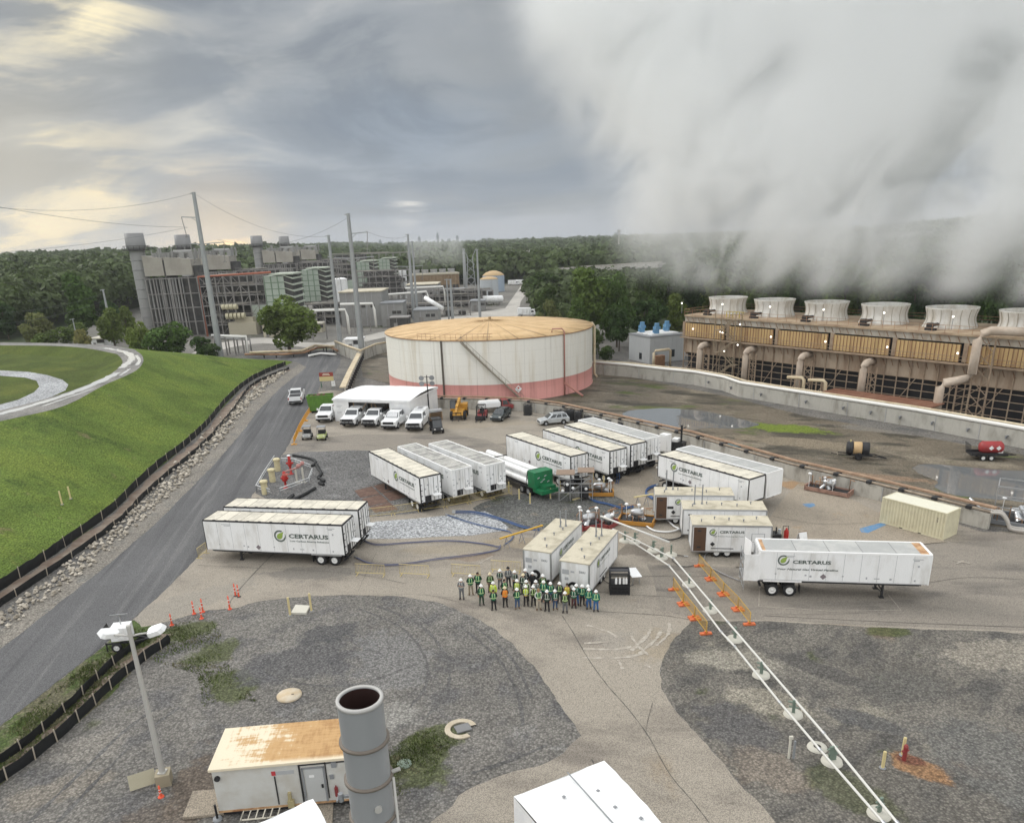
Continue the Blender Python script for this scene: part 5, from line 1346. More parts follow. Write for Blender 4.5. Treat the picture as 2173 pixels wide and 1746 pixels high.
# ------------------------------------------------------------------ white work tent, dumpster, signs
P_tarp = mat('white tarpaulin', (0.80, 0.80, 0.79), 0.6, col2=(0.70, 0.71, 0.72), scale=0.7, var=0.03, bump=0.03)
P_tin = mat('dim tent lining', (0.20, 0.19, 0.17), 0.8)
fl, fr_, bl_ = at(712, 893), at(872, 899), at(905, 868)
ux = (fr_ - fl); Lt = ux.length; ux.normalize(); uy = Vector((-ux.y, ux.x, 0))
t = thing('work_tent', 'white tarpaulin work tent with dark open front behind the pickups', 'tent', fl, math.atan2(ux.y, ux.x))
Dp, Ht = 11.5, 3.6
o0, o1 = Lt * .20, Lt * .74
mb = MB()
mb.bb(0, o0, 0, .08, 0, Ht); mb.bb(o1, Lt, 0, .08, 0, Ht); mb.bb(o0, o1, 0, .08, Ht - .45, Ht)
mb.bb(0, .08, .08, Dp, 0, Ht); mb.bb(Lt - .08, Lt, .08, Dp, 0, Ht); mb.bb(.08, Lt - .08, Dp - .08, Dp, 0, Ht)
mb.build('wall', P_tarp, t)
mb = MB()
nx, ny = 12, 8
g = [[(x * (Lt + .3) / nx - .15, y * (Dp + .3) / ny - .15, Ht + .05 + .35 * math.sin(PI * y / ny) + random.uniform(-.05, .05)) for x in range(nx + 1)] for y in range(ny + 1)]
mb.add([p for r_ in g for p in r_], [(y * (nx + 1) + x, y * (nx + 1) + x + 1, (y + 1) * (nx + 1) + x + 1, (y + 1) * (nx + 1) + x) for y in range(ny) for x in range(nx)], True)
mb.bb(-.15, Lt + .15, -.17, -.1, Ht - .25, Ht + .06); mb.bb(-.17, -.1, -.1, Dp + .1, Ht - .25, Ht + .06); mb.bb(Lt + .1, Lt + .17, -.1, Dp + .1, Ht - .25, Ht + .06)
mb.build('roof', P_tarp, t)
mb = MB()
for x in np.linspace(.3, Lt - .3, 5):
	for y in (.2, Dp * .5, Dp - .2): mb.bar((x, y, 0), (x, y, Ht), .08)
	mb.bar((x, .2, Ht - .05), (x, Dp - .2, Ht - .05), .08)
mb.bar((o0 + 1, .5, .2), (o0 + 3, .5, Ht - .5), .1); mb.bar((o1 - 1.2, .4, .3), (o1 - 3, .6, Ht - .6), .1)
mb.build('frame', mat('raw timber', (0.28, 0.19, 0.11), 0.8), t)
mb = MB(); mb.bb(o0 + .5, o0 + 2.2, 2, 4, 0, 1.0); mb.build('workbench', P_tin, t)
mb = MB()
for z, w_ in ((2.5, 1.1), (2.25, .8), (1.5, 1.3), (1.25, .9)): mb.bb(.45, .45 + w_, -.012, .0, z, z + .07)
mb.build('notice', P_seam, t)
p = at(683, 872)
t = thing('dumpster', 'green dumpster loaded with rusty scrap left of the tent', 'dumpster', p, .15)
t.scale = (1.15, 1.15, 1.4)
gm = mat('bright green steel', (0.10, 0.22, 0.03), 0.55, col2=(0.08, 0.17, 0.03), scale=2)
mb = MB(); mb.side([(-1.6, .25), (-1.9, 2.0), (1.9, 2.0), (1.6, .25)], -1.1, -1.02); mb.side([(-1.6, .25), (-1.9, 2.0), (1.9, 2.0), (1.6, .25)], 1.02, 1.1)
mb.bar((-1.62, 0, .25), (-1.9, 0, 2.0), 2.04, .08); mb.bar((1.62, 0, .25), (1.9, 0, 2.0), 2.04, .08); mb.bb(-1.6, 1.6, -1.0, 1.0, .22, .3)
for x in (-1.1, -.4, .3, 1.0):
	mb.bb(x - .05, x + .05, -1.17, -1.1, .3, 1.95)
mb.bb(-1.95, 1.95, -1.16, -1.02, 1.95, 2.08); mb.build('bin', gm, t)
mb = MB()
for i in range(26): mb.box((random.uniform(-1.4, 1.4), random.uniform(-.8, .8), random.uniform(1.5, 1.95)), (random.uniform(.2, .8), random.uniform(.1, .5), random.uniform(.1, .4)), random.uniform(0, 3), ('X', random.uniform(-.5, .5)))
mb.bb(-1.7, 1.7, -1.0, 1.0, 1.2, 1.6); mb.build('scrap_load', mat('rusty scrap', (0.17, 0.07, 0.045), 0.8, col2=(0.10, 0.06, 0.05)), t)
for x in (-1.3, 1.3):
	mb = MB(); mb.cyl((x, -.9, .14), (x, .9, .14), .14, n=10); mb.build('roller', P_dark, t)
p = at(695, 822)
t = thing('site_sign', 'red and cream sign board on a green stand above the dumpster', 'sign', p, math.radians(4))
S2 = 1.45
mb = MB(); mb.bb(-.95 * S2, .95 * S2, -.05, .03, 1.3, 2.2); mb.build('lower_board', mat('faded cream board', (0.62, 0.52, 0.26), 0.6), t)
mb = MB(); mb.bb(-.95 * S2, .95 * S2, -.06, .03, 2.2, 3.0); mb.build('upper_board', mat('faded red board', (0.30, 0.06, 0.045), 0.6), t)
mb = MB()
for x in (-.8, .8):
	mb.bar((x * S2, .06, 0), (x * S2, .06, 3.0), .08); mb.bar((x * S2, .06, 1.3), (x * S2, .9, 0), .07); mb.bar((x * S2, .06, 1.3), (x * S2, -.8, 0), .07)
mb.build('stand', mat('green stand', (0.09, 0.17, 0.12), 0.6), t)
mb = MB()
for z, w_ in ((2.75, .6), (2.5, .75)): mb.bb(-w_, w_, -.07, -.062, z - .07, z + .07)
mb.build('lettering', mat('pale sign lettering', (.7, .62, .5), .6), t)
p = at(709, 829)
t = thing('notice_board', 'small white notice on a post right of the red and cream sign', 'sign', p, .1)
mb = MB(); mb.bb(-.35, .35, -.02, .02, .9, 1.9); mb.build('board', P_white, t)
mb = MB(); mb.bar((0, .04, 0), (0, .04, 1.9), .06); mb.build('post', P_grey, t)
mb = MB(); mb.bb(-.2, .2, -.03, -.021, 1.2, 1.3); mb.bb(-.2, .2, -.03, -.021, 1.5, 1.6); mb.build('lettering', P_seam, t)
# ------------------------------------------------------------------ people
def skin_mesh(name, V, E, R, sub=1):
	me = bpy.data.meshes.new(name)
	me.from_pydata(V, E, [])
	o = bpy.data.objects.new(name, me); COL.objects.link(o)
	md = o.modifiers.new('skin', 'SKIN'); md.use_smooth_shade = True
	for sv, r in zip(me.skin_vertices[0].data, R): sv.radius = (r, r) if not isinstance(r, tuple) else r
	me.skin_vertices[0].data[0].use_root = True
	if sub: o.modifiers.new('sub', 'SUBSURF').levels = sub
	dg = bpy.context.evaluated_depsgraph_get()
	out = bpy.data.meshes.new_from_object(o.evaluated_get(dg))
	bpy.data.objects.remove(o)
	for p in out.polygons: p.use_smooth = True
	return out
K_skin = mat('skin', (0.42, 0.25, 0.17), .6, var=.03)
def pose(kind):
	V, E, R, ix = [], [], [], {}
	def v(n, p, r, par=None):
		ix[n] = len(V); V.append(p); R.append(r)
		if par: E.append((ix[par], ix[n]))
	v('pelvis', (0, 0, .95), (.15, .11)); v('spine', (0, .01, 1.15), (.135, .10), 'pelvis'); v('chest', (0, 0, 1.34), (.16, .11), 'spine')
	v('nb', (0, .01, 1.47), .075, 'chest'); v('neck', (0, 0, 1.53), .055, 'nb'); v('head', (0, -.015, 1.62), .085, 'neck'); v('top', (0, -.005, 1.71), .075, 'head')
	v('nose', (0, -.115, 1.615), .018, 'head')
	for s, n in ((-1, 'l'), (1, 'r')):
		v('sh' + n, (s * .19, .01, 1.42), .06, 'chest')
		if kind == 'sides': el, wr, hd = (s * .26, .03, 1.15), (s * .25, -.06, .92), (s * .245, -.08, .84)
		elif kind == 'front': el, wr, hd = (s * .27, .03, 1.16), (s * .13, -.19, .98), (s * .04, -.21, .95)
		elif kind == 'behind': el, wr, hd = (s * .29, .07, 1.17), (s * .16, .19, .98), (s * .06, .21, .95)
		else: el, wr, hd = (s * .27, -.04, 1.16), (-s * .02, -.20, 1.19 + .03 * s), (-s * .12, -.19, 1.21 + .03 * s)
		v('el' + n, el, .045, 'sh' + n); v('wr' + n, wr, .033, 'el' + n); v('hd' + n, hd, .036, 'wr' + n)
		d = (Vector(hd) - Vector(wr)).normalized(); q = d.cross(Vector((0, 1, .3))).normalized()
		for f in range(4):
			b = Vector(hd) + q * (.028 * (f - 1.5)) ; ln = (.07, .085, .08, .06)[f]
			v('f%s%d' % (n, f), tuple(b + d * ln * .5), .010, 'hd' + n); v('g%s%d' % (n, f), tuple(b + d * ln + Vector((0, -.012, 0))), .008, 'f%s%d' % (n, f))
		v('th' + n, tuple(Vector(hd) - q * .055 - d * .005), .011, 'hd' + n)
		v('hip' + n, (s * .09, 0, .88), .09, 'pelvis'); v('kn' + n, (s * .12, -.02, .5), .06, 'hip' + n); v('an' + n, (s * .14, .02, .1), .042, 'kn' + n); v('toe' + n, (s * .17, -.12, .04), .035, 'an' + n)
	body = skin_mesh('body', V, E, R)
	def sub(names, inf, root):
		idx = [ix[n] for n in names]; mp = {j: k for k, j in enumerate(idx)}
		return [V[j] for j in idx], [(mp[a], mp[b]) for a, b in E if a in mp and b in mp], [(R[j][0] + inf, R[j][1] + inf) if isinstance(R[j], tuple) else R[j] + inf for j in idx]
	shirt = skin_mesh('shirt', *sub(['chest', 'spine', 'pelvis', 'nb', 'shl', 'ell', 'wrl', 'shr', 'elr', 'wrr'], .018, 0))
	trs = skin_mesh('trousers', *sub(['pelvis', 'hipl', 'knl', 'anl', 'hipr', 'knr', 'anr'], .020, 0))
	mb = MB()
	for s in (-1, 1):
		mb.ball((s * .165, -.06, .055), .07, 8, 5, (.75, 1.75, .85)); mb.cyl((s * .14, .02, .04), (s * .138, .02, .2), .062, .06, 8)
	b = mb.build('b', P_black); bt = b.data; bpy.data.objects.remove(b)
	return dict(body=body, shirt=shirt, trousers=trs, boots=bt)
POSES = {k: pose(k) for k in ('sides', 'front', 'behind', 'crossed')}
mb = MB(); n = 28
prof = [(.90, .225, .175), (1.03, .215, .168), (1.05, .216, .168), (1.115, .215, .167), (1.135, .215, .167), (1.3, .225, .172), (1.40, .225, .155), (1.47, .15, .10), (1.485, .11, .085)]
rings = [[(math.cos(2 * PI * (i + .5) / n) * a, math.sin(2 * PI * (i + .5) / n) * b, z) for i in range(n)] for z, a, b in prof]
for k in range(len(prof) - 1):
	for i in range(n):
		xm = math.cos(2 * PI * (i + 1) / n) * .22
		mb.cur = 1 if (k == 2 or (.06 < abs(xm) < .135 and k > 3)) else 0
		if k == 5 and abs(xm) > .19 or k == 6 and abs(xm) > .2: continue
		mb.add([rings[k][i], rings[k][(i + 1) % n], rings[k + 1][(i + 1) % n], rings[k + 1][i]], [(0, 1, 2, 3)], True)
_t = [mat('vest', (0, .2, .1)), mat('strip', (.6, .65, .3))]
b = mb.build('v', _t); VEST = b.data; bpy.data.objects.remove(b)
mb = MB(); mb.lathe([(.155, .0), (.155, .012), (.122, .02), (.115, .06), (.09, .11), (.05, .135), (.0, .14)], (0, -.01, 1.665), 16); mb.box((0, -.145, 1.668), (.16, .08, .012)); mb.bb(-.012, .012, -.1, .09, 1.79, 1.81)
b = mb.build('h', P_trim); HAT = b.data; bpy.data.objects.remove(b)
mb = MB(); mb.ball((0, .012, 1.675), .112, 12, 8, (.95, 1.0, .95)); mb.ball((0, .05, 1.60), .095, 10, 6)
b = mb.build('h', P_trim); HAIR = b.data; bpy.data.objects.remove(b)
COLS = dict(white=(.82, .82, .80), cream=(.70, .60, .40), black=(.02, .02, .022), dark=(.035, .038, .04), grey=(.15, .155, .16), green=(.015, .115, .055), teal=(.02, .15, .10), dgreen=(.03, .06, .035), yellow=(.55, .68, .08), orange=(.80, .22, .03), lime=(.55, .72, .35),
			silver=(.55, .58, .52), khaki=(.30, .26, .19), beige=(.48, .43, .34), jeans=(.05, .09, .17), blue=(.04, .12, .30), maroon=(.10, .035, .035), brown=(.14, .09, .055), olive=(.06, .085, .03), pale=(.55, .55, .50), blond=(.30, .18, .09), hair=(.03, .02, .015), amber=(.55, .36, .08))
def cm_(c): return mat('cloth ' + c, COLS[c], .8, var=.08)
def person(label, hx, hy, head, vest, strip, shirt, trs, pz, turn=0.0, h=1.0):
	px, py = 940 + hx * .16698, 1190 + hy * .16698
	p = at(px, py, 1.80 * h if head not in ('hair', 'blond') else 1.76 * h); p.z = 0
	P_ = POSES[pz]
	t = tag(bpy.data.objects.new('person', P_['body']), label, 'person', 'people posing in front of the trailers'); COL.objects.link(t)
	if not P_['body'].materials: P_['body'].materials.append(K_skin)
	t.location = p; t.rotation_euler = (0, 0, turn + math.atan2(p.x, p.y) * -1.0); t.scale = (h, h, h)
	def part(nm, me, *ms):
		if len(me.materials) == 0:
			for m_ in ms: me.materials.append(m_)
		o = bpy.data.objects.new(nm, me); COL.objects.link(o); o.parent = t
		for i, m_ in enumerate(ms): o.material_slots[i].link = 'OBJECT'; o.material_slots[i].material = m_
	part('shirt', P_['shirt'], cm_(shirt)); part('trousers', P_['trousers'], cm_(trs)); part('boots', P_['boots'], cm_('brown' if trs in ('khaki', 'beige', 'jeans') else 'black'))
	if vest: part('safety_vest', VEST, cm_(vest), cm_(strip))
	if head in ('hair', 'blond'): part('hair', HAIR, cm_(head))
	else: part('hard_hat', HAT, cm_(head))
PEOPLE = [
 ('in grey overalls and white hard hat, farthest left of the group', 225, 222, 'white', 'grey', 'pale', 'grey', 'grey', 'crossed'),
 ('in green vest and khaki trousers, second from the left end', 343, 170, 'white', 'green', 'lime', 'dgreen', 'khaki', 'behind'),
 ('bareheaded in green vest standing half behind the khaki trousered one', 437, 145, 'hair', 'green', 'lime', 'dgreen', 'black', 'behind'),
 ('small, in green vest and dark green trousers, front row far left', 480, 296, 'white', 'green', 'lime', 'dgreen', 'dgreen', 'sides'),
 ('in cream hat, green vest and brown trousers, back row left', 595, 145, 'cream', 'dgreen', 'lime', 'olive', 'brown', 'sides'),
 ('in yellow vest behind a bareheaded dark haired one, left side', 635, 260, 'white', 'yellow', 'silver', 'yellow', 'dark', 'sides'),
 ('bareheaded in green vest and black trousers, directly left of the orange vest', 637, 368, 'hair', 'green', 'lime', 'black', 'black', 'behind'),
 ('in bright orange vest and black trousers', 783, 322, 'cream', 'orange', 'amber', 'black', 'black', 'behind'),
 ('in white hard hat and grey shirt, back row left of the black hatted one', 720, 103, 'white', 'dgreen', 'silver', 'grey', 'grey', 'front'),
 ('bareheaded with brown hair right behind the orange vest', 778, 232, 'hair', 'green', 'lime', 'dark', 'dark', 'behind'),
 ('in black hat and grey overalls, rearmost of all', 825, 72, 'black', 'grey', 'pale', 'grey', 'dark', 'sides'),
 ('in white striped vest, rear row right of the black hatted one', 908, 118, 'white', 'dgreen', 'pale', 'grey', 'dark', 'front'),
 ('in yellow vest standing behind the green vested one in jeans, left centre', 937, 232, 'white', 'yellow', 'silver', 'dgreen', 'dark', 'sides'),
 ('in green vest and blue jeans, front row right of the orange vest', 938, 342, 'white', 'green', 'lime', 'dgreen', 'jeans', 'behind'),
 ('in cream hard hat and dark vest, left of the spare wheel', 1018, 156, 'cream', 'dgreen', 'silver', 'dark', 'dark', 'sides'),
 ('in dark clothes close to the white trailer wall, rear row', 1045, 96, 'white', 'dark', 'pale', 'dark', 'dark', 'sides'),
 ('in pale yellow vest hidden behind the bright yellow vest, centre', 1057, 240, 'white', 'olive', 'lime', 'pale', 'dark', 'sides'),
 ('in bright yellow vest and black trousers, front row centre', 1050, 304, 'white', 'yellow', 'silver', 'black', 'black', 'front'),
 ('in black jacket in front of the spare wheel', 1137, 136, 'white', 'black', 'dark', 'black', 'black', 'sides'),
 ('in striped olive vest and black trousers, right beside the bright yellow vest', 1145, 308, 'white', 'olive', 'lime', 'pale', 'black', 'behind'),
 ('in pale grey shirt without stripes, behind the beige trousers', 1178, 242, 'white', 'grey', 'silver', 'pale', 'grey', 'sides'),
 ('bareheaded with light brown hair in beige trousers, front centre', 1212, 352, 'blond', 'green', 'lime', 'pale', 'beige', 'front'),
 ('in dark green vest with lime stripes, rear row right of the spare wheel', 1268, 166, 'white', 'dgreen', 'lime', 'olive', 'dark', 'sides'),
 ('in teal vest and black trousers, second row centre right', 1277, 246, 'white', 'teal', 'lime', 'teal', 'black', 'behind'),
 ('slim, in dark green vest and black trousers, front row right of the beige trousers', 1320, 366, 'white', 'dgreen', 'pale', 'dark', 'black', 'sides'),
 ('in teal vest and jeans, second row behind the slim one', 1365, 266, 'white', 'teal', 'lime', 'teal', 'jeans', 'behind'),
 ('short, in green vest and jeans, front row left of the grey jeans', 1423, 362, 'white', 'green', 'silver', 'dgreen', 'jeans', 'front', 0, .95),
 ('in dark green vest, second row left of the amber vest', 1480, 266, 'white', 'dgreen', 'lime', 'dark', 'dark', 'sides'),
 ('nearest the camera, in dark vest and grey jeans with feet apart', 1550, 386, 'white', 'olive', 'lime', 'dark', 'grey', 'behind'),
 ('bareheaded in amber vest against the front trailer', 1578, 285, 'hair', 'amber', 'yellow', 'brown', 'dark', 'sides'),
 ('in green vest and maroon trousers, front row right', 1663, 336, 'white', 'green', 'pale', 'dgreen', 'maroon', 'behind'),
 ('in teal shirt peeping out behind the maroon trousers', 1695, 290, 'white', 'teal', 'pale', 'teal', 'blue', 'sides'),
 ('in green vest and black trousers, second row third from right end', 1770, 298, 'white', 'teal', 'lime', 'dgreen', 'black', 'behind'),
 ('in dark teal top, rear of the pair second from right end', 1845, 300, 'white', 'dgreen', 'pale', 'teal', 'jeans', 'sides'),
 ('in teal vest and bright blue jeans, second from the right end', 1855, 344, 'white', 'teal', 'lime', 'teal', 'blue', 'sides'),
 ('in teal vest and blue jeans, farthest right of the group', 1945, 367, 'white', 'teal', 'lime', 'teal', 'blue', 'sides')]
random.seed(21)
for pp in PEOPLE:
	lab, hx, hy, head, vest, strip, sh, tr_, pz = pp[:9]
	person('person ' + lab, hx, hy, head, vest, strip, sh, tr_, pz, random.uniform(-.3, .3), (pp[10] if len(pp) > 10 else random.uniform(.96, 1.03)))
# ------------------------------------------------------------------ large storage tank
TC, TR, TH = Vector((-3.15, 150.6, 0)), 20.0, 10.8
def shellmat(name, c, streak, k=1.0):
	m = bpy.data.materials.new(name); m.use_nodes = True; t = m.node_tree
	b = t.nodes['Principled BSDF']; b.inputs['Roughness'].default_value = 0.6
	o = N(t, 'ShaderNodeTexCoord').outputs['Object']
	s = N(t, 'ShaderNodeSeparateXYZ', {0: o})
	f = noise(t, mapv(t, o, scale=(1, 1, 0.07)), 0.55, 8, 0.68)
	g = noise(t, mapv(t, o, scale=(1, 1, 0.02)), 1.6, 5, 0.6)
	a = mth(t, 'MULTIPLY', rng(t, f, 0.50, 0.70), k)
	a2 = mth(t, 'MULTIPLY', rng(t, g, 0.56, 0.74), k * .8)
	col = mixc(t, a, c, streak)
	col = mixc(t, a2, col, [x * .55 for x in streak])
	ang = mth(t, 'ARCTAN2', s.outputs[1], s.outputs[0])
	for v, st in ((s.outputs[2], 2.15), (ang, 0.209)):
		ln = mth(t, 'LESS_THAN', mth(t, 'FRACT', mth(t, 'DIVIDE', v, st)), 0.018)
		col = mixc(t, mth(t, 'MULTIPLY', ln, 0.35), col, [x * .5 for x in c])
	t.links.new(col, b.inputs['Base Color'])
	return m
S_white = shellmat('stained white shell', (0.74, 0.725, 0.665), (0.50, 0.43, 0.30), .55)
S_red = shellmat('faded red shell', (0.56, 0.255, 0.225), (0.25, 0.10, 0.085), .65)
m = bpy.data.materials.new('rust roof plates'); m.use_nodes = True; nt_ = m.node_tree
_b = nt_.nodes['Principled BSDF']; _b.inputs['Roughness'].default_value = 0.8
_o = N(nt_, 'ShaderNodeTexCoord').outputs['Object']; _s = N(nt_, 'ShaderNodeSeparateXYZ', {0: _o})
_ang = mth(nt_, 'ARCTAN2', _s.outputs[1], _s.outputs[0])
_fr = mth(nt_, 'ABSOLUTE', mth(nt_, 'SUBTRACT', mth(nt_, 'FRACT', mth(nt_, 'MULTIPLY', mth(nt_, 'ADD', _ang, 0.13), 24 / (2 * PI))), 0.5))
_c = mixc(nt_, rng(nt_, noise(nt_, _o, 0.35, 7, 0.65), 0.35, 0.68), (0.63, 0.445, 0.24), (0.52, 0.345, 0.17))
_c = mixc(nt_, mth(nt_, 'MULTIPLY', rng(nt_, noise(nt_, N(nt_, 'ShaderNodeCombineXYZ', {0: mth(nt_, 'MULTIPLY', _ang, 14.0), 1: mth(nt_, 'MULTIPLY', vm(nt_, 'LENGTH', _o), 0.05)}).outputs[0], 1.3, 5, .6), 0.5, 0.68), .6), _c, (0.30, 0.19, 0.095))
_c = mixc(nt_, mth(nt_, 'MULTIPLY', rng(nt_, _fr, 0.06, 0.0), 0.8), _c, (0.20, 0.13, 0.07))
nt_.links.new(_c, _b.inputs['Base Color'])
R_roof = m
M_rust = mat('rusty brown steel', (0.20, 0.105, 0.06), 0.8, col2=(0.28, 0.17, 0.10), scale=1.5)
M_rustp = mat('rusty orange pipe', (0.40, 0.24, 0.14), 0.8, col2=(0.24, 0.14, 0.09), scale=1.0, stretch=(.5, .5, .5))
M_pipew = mat('white insulated pipe', (0.76, 0.75, 0.71), 0.5, var=0.03)
M_pipec = mat('cream pipe', (0.58, 0.50, 0.36), 0.6, col2=(0.46, 0.36, 0.23), scale=.8)
M_dpipe = mat('dark weathered pipe', (0.10, 0.085, 0.07), 0.7)
t = thing('storage_tank', 'huge round storage tank, white above faded red, with rusty tan roof', 'tank', TC)
mb = MB(); mb.lathe([(TR + .12, 0), (TR + .12, .12), (TR, .13), (TR, 3.2)], n=96); mb.build('lower_shell', S_red, t)
mb = MB(); mb.lathe([(TR, 3.2), (TR, TH)], n=96); mb.build('upper_shell', S_white, t)
mb = MB()
mb.lathe([(TR + .12, TH), (TR + .12, TH + .08), (TR * .75, TH + .45), (TR * .5, TH + .8), (TR * .25, TH + 1.08), (.9, TH + 1.25)], n=96)
mb.lathe([(TR + .12, TH), (TR, TH - .1)], n=96)
mb.build('roof', R_roof, t)
mb = MB()
for k in range(24):
	a = 2 * PI * (k + .5) / 24 - .13
	mb.bar((math.cos(a) * 1.2, math.sin(a) * 1.2, TH + 1.26), (math.cos(a) * TR, math.sin(a) * TR, TH + .11), .08, .07)
mb.lathe([(0, TH + 1.5), (.9, TH + 1.5), (.9, TH + 1.2)], n=16); mb.cyl((0.2, 0, TH + 1.5), (.2, 0, TH + 2.0), .25, n=8)
mb.build('roof_rib', mat('dull rust rib', (0.36, 0.25, 0.13), .8), t)
def tp(a, r, z): return Vector((r * math.cos(math.radians(a)), r * math.sin(math.radians(a)), z))
mb = MB(); mb.lathe([(TR + .02, TH - .14), (TR + .16, TH - .12), (TR + .16, TH), (TR + .02, TH + .0)], n=96); mb.build('rim_angle', M_rust, t)
mb = MB(); mb.cyl(tp(-113.3, TR + .2, .2), tp(-113.3, TR + .2, TH), .16, n=8); mb.build('level_pipe', M_dpipe, t)
mb = MB(); mb.tube([tp(-48.3, TR + .25, .1), tp(-48.3, TR + .25, TH + .4), tp(-48.3, TR - .3, TH + .9), tp(-52, TR - 1.5, TH + .9), tp(-52, TR - 1.6, TH + .3)], .13, 8); mb.build('foam_pipe', mat('pinkish pipe', (0.38, 0.19, 0.15), .7), t)
mb = MB(); mb.tube([tp(-48.3, TR + .3, 2.2), tp(-47, TR + 2.6, .9), tp(-46.5, TR + 4.0, .2)], .2, 8); mb.build('inlet_pipe', mat('salmon pipe', (0.46, 0.22, 0.18), .7), t)
mb = MB(); mb.tube([tp(8, TR - .2, TH - .3), tp(7, TR + .5, TH - .1), tp(6, TR + .9, TH - .8), tp(6, TR + .9, .8), tp(4, TR + 1.4, .1)], .24, 10); mb.build('overflow_pipe', M_pipec, t)
# spiral stair
mb = MB(); a0, a1, n = -102.5, -73.5, 46
for i in range(n):
	f = i / (n - 1); a = a0 + (a1 - a0) * f; z = TH - .15 - (TH - .3) * f
	p0, p1 = tp(a, TR + .1, z), tp(a, TR + .95, z)
	mb.bar(p0, p1, .28, .05)
for r_ in (.95, .15):
	mb.tube([tp(a0 + (a1 - a0) * i / 20, TR + r_, TH - .25 - (TH - .3) * i / 20) for i in range(21)], .07, 6)
mb.tube([tp(a0 + (a1 - a0) * i / 20, TR + .95, TH + .85 - (TH - .3) * i / 20) for i in range(21)], .035, 5)
for i in range(0, 21, 2): mb.bar(tp(a0 + (a1 - a0) * i / 20, TR + .95, TH - .2 - (TH - .3) * i / 20), tp(a0 + (a1 - a0) * i / 20, TR + .95, TH + .85 - (TH - .3) * i / 20), .05)
mb.build('stair', mat('stair steel', (0.25, 0.22, 0.17), .7), t)
mb = MB()
for z in (.55, 1.05): mb.tube([tp(-128 + i * 1.4, TR - .05, TH + z) for i in range(30)], .035, 5)
for i in range(0, 30, 2): mb.bar(tp(-128 + i * 1.4, TR - .05, TH), tp(-128 + i * 1.4, TR - .05, TH + 1.05), .05)
mb.build('railing', M_rustp, t)
mb = MB(); c = tp(-75.4, TR + .05, 2.2); mb.box(c, (.9, .05, .9), math.radians(-75.4 + 90), ('Y', .785)); mb.build('hazard_placard', P_white, t)
mb = MB(); c = tp(-75.4, TR + .10, 2.2); q = math.radians(14.6)
mb.box(c + Vector((0, 0, .21)), (.3, .03, .3), q, ('Y', .785)); mb.build('hazard_quarter', mat('red placard', (.45, .06, .05), .6), t)
# ------------------------------------------------------------------ containment walls with pipes on top
def wall_along(name, label, pts, h, th, m, cat='wall', cap=None):
	base = Vector(pts[0]); t = thing(name, label, cat, (base.x, base.y, 0))
	mb = MB()
	for i in range(len(pts) - 1):
		a, b = Vector(pts[i]), Vector(pts[i + 1]); d = (b - a).normalized(); nn = Vector((-d.y, d.x, 0))
		if nn.y < 0: nn = -nn
		ext = d * .01
		q = [a - base, b - base - ext, b - base - ext + nn * th, a - base + nn * th]
		mb.prism([(p.x, p.y) for p in q], 0, h)
		L = (b - a).length
		mb.cur = 1
		for k in range(int(L / 6)):
			p = a - base + d * (k * 6 + 3) - nn * .02
			mb.bar(p + Vector((0, 0, 0)), p + Vector((0, 0, h - .02)), .05, .05)
		mb.cur = 0
	mb.build('wall_panel', [m, P_seam], t)
	return t, base
def offs(pts, k, z):        # polyline shifted sideways (away from the camera) at height z
	out = []
	for i, p in enumerate(pts):
		a, b = Vector(pts[max(i - 1, 0)]), Vector(pts[min(i + 1, len(pts) - 1)]); d = (b - a).normalized(); nn = Vector((-d.y, d.x, 0))
		if nn.y < 0: nn = -nn
		out.append(Vector((p[0], p[1], z)) + nn * k)
	return out
C_wall = mat('stained concrete wall', (0.44, 0.42, 0.375), 0.85, col2=(0.19, 0.175, 0.15), scale=0.7, lo=0.42, hi=0.72, stretch=(1, 1, .35), bump=.01)
nw = [at(*p) for p in ((915, 866), (1010, 868), (1106, 872), (1180, 882), (1300, 910), (1460, 949), (1560, 980), (1670, 1014), (1813, 1049), (1950, 1085), (2095, 1124))]
t, bs = wall_along('containment_wall', 'low concrete wall carrying brown pipes between the trailers and the muddy yard', nw, 1.55, .35, C_wall)
def pipe_part(name, t, bs, pts, r, m, n=8):
	mb = MB(); mb.tube([Vector(p) - bs * 1.0 + Vector((0, 0, 0)) for p in pts], r, n); return mb.build(name, m, t)
bs = Vector((bs.x, bs.y, 0))
mb = MB(); e = offs(nw, .9, 1.95)
for i in range(len(e) - 1): mb.bar(e[i] - bs, e[i + 1] - bs, .55, .16)
mb.build('pipe_tray', mat('brown tray', (0.27, 0.17, 0.11), .8, col2=(0.36, 0.25, 0.17), scale=1), t)
pipe_part('pipe', t, bs, offs(nw, .15, 1.72), .13, mat('grey brown pipe', (0.34, 0.28, 0.215), .7, col2=(0.22, 0.17, 0.13), scale=1.2))
pipe_part('pipe', t, bs, offs(nw, .48, 1.70), .10, M_dpipe)
mb = MB()
for i in range(len(nw) - 1):
	a, b = nw[i] - bs, nw[i + 1] - bs; L = (b - a).length
	for k in range(int(L / 3.2)):
		p = a + (b - a) * ((k + .5) / int(L / 3.2)); mb.box((p.x + .1, p.y + .45, 1.72), (.5, 1.0, .3), math.atan2((b - a).y, (b - a).x))
mb.build('pipe_support', P_dark, t)
mb = MB(); e = [at(*p) - bs for p in ((2088, 1092), (2102, 1100), (2110, 1112), (2122, 1124))]
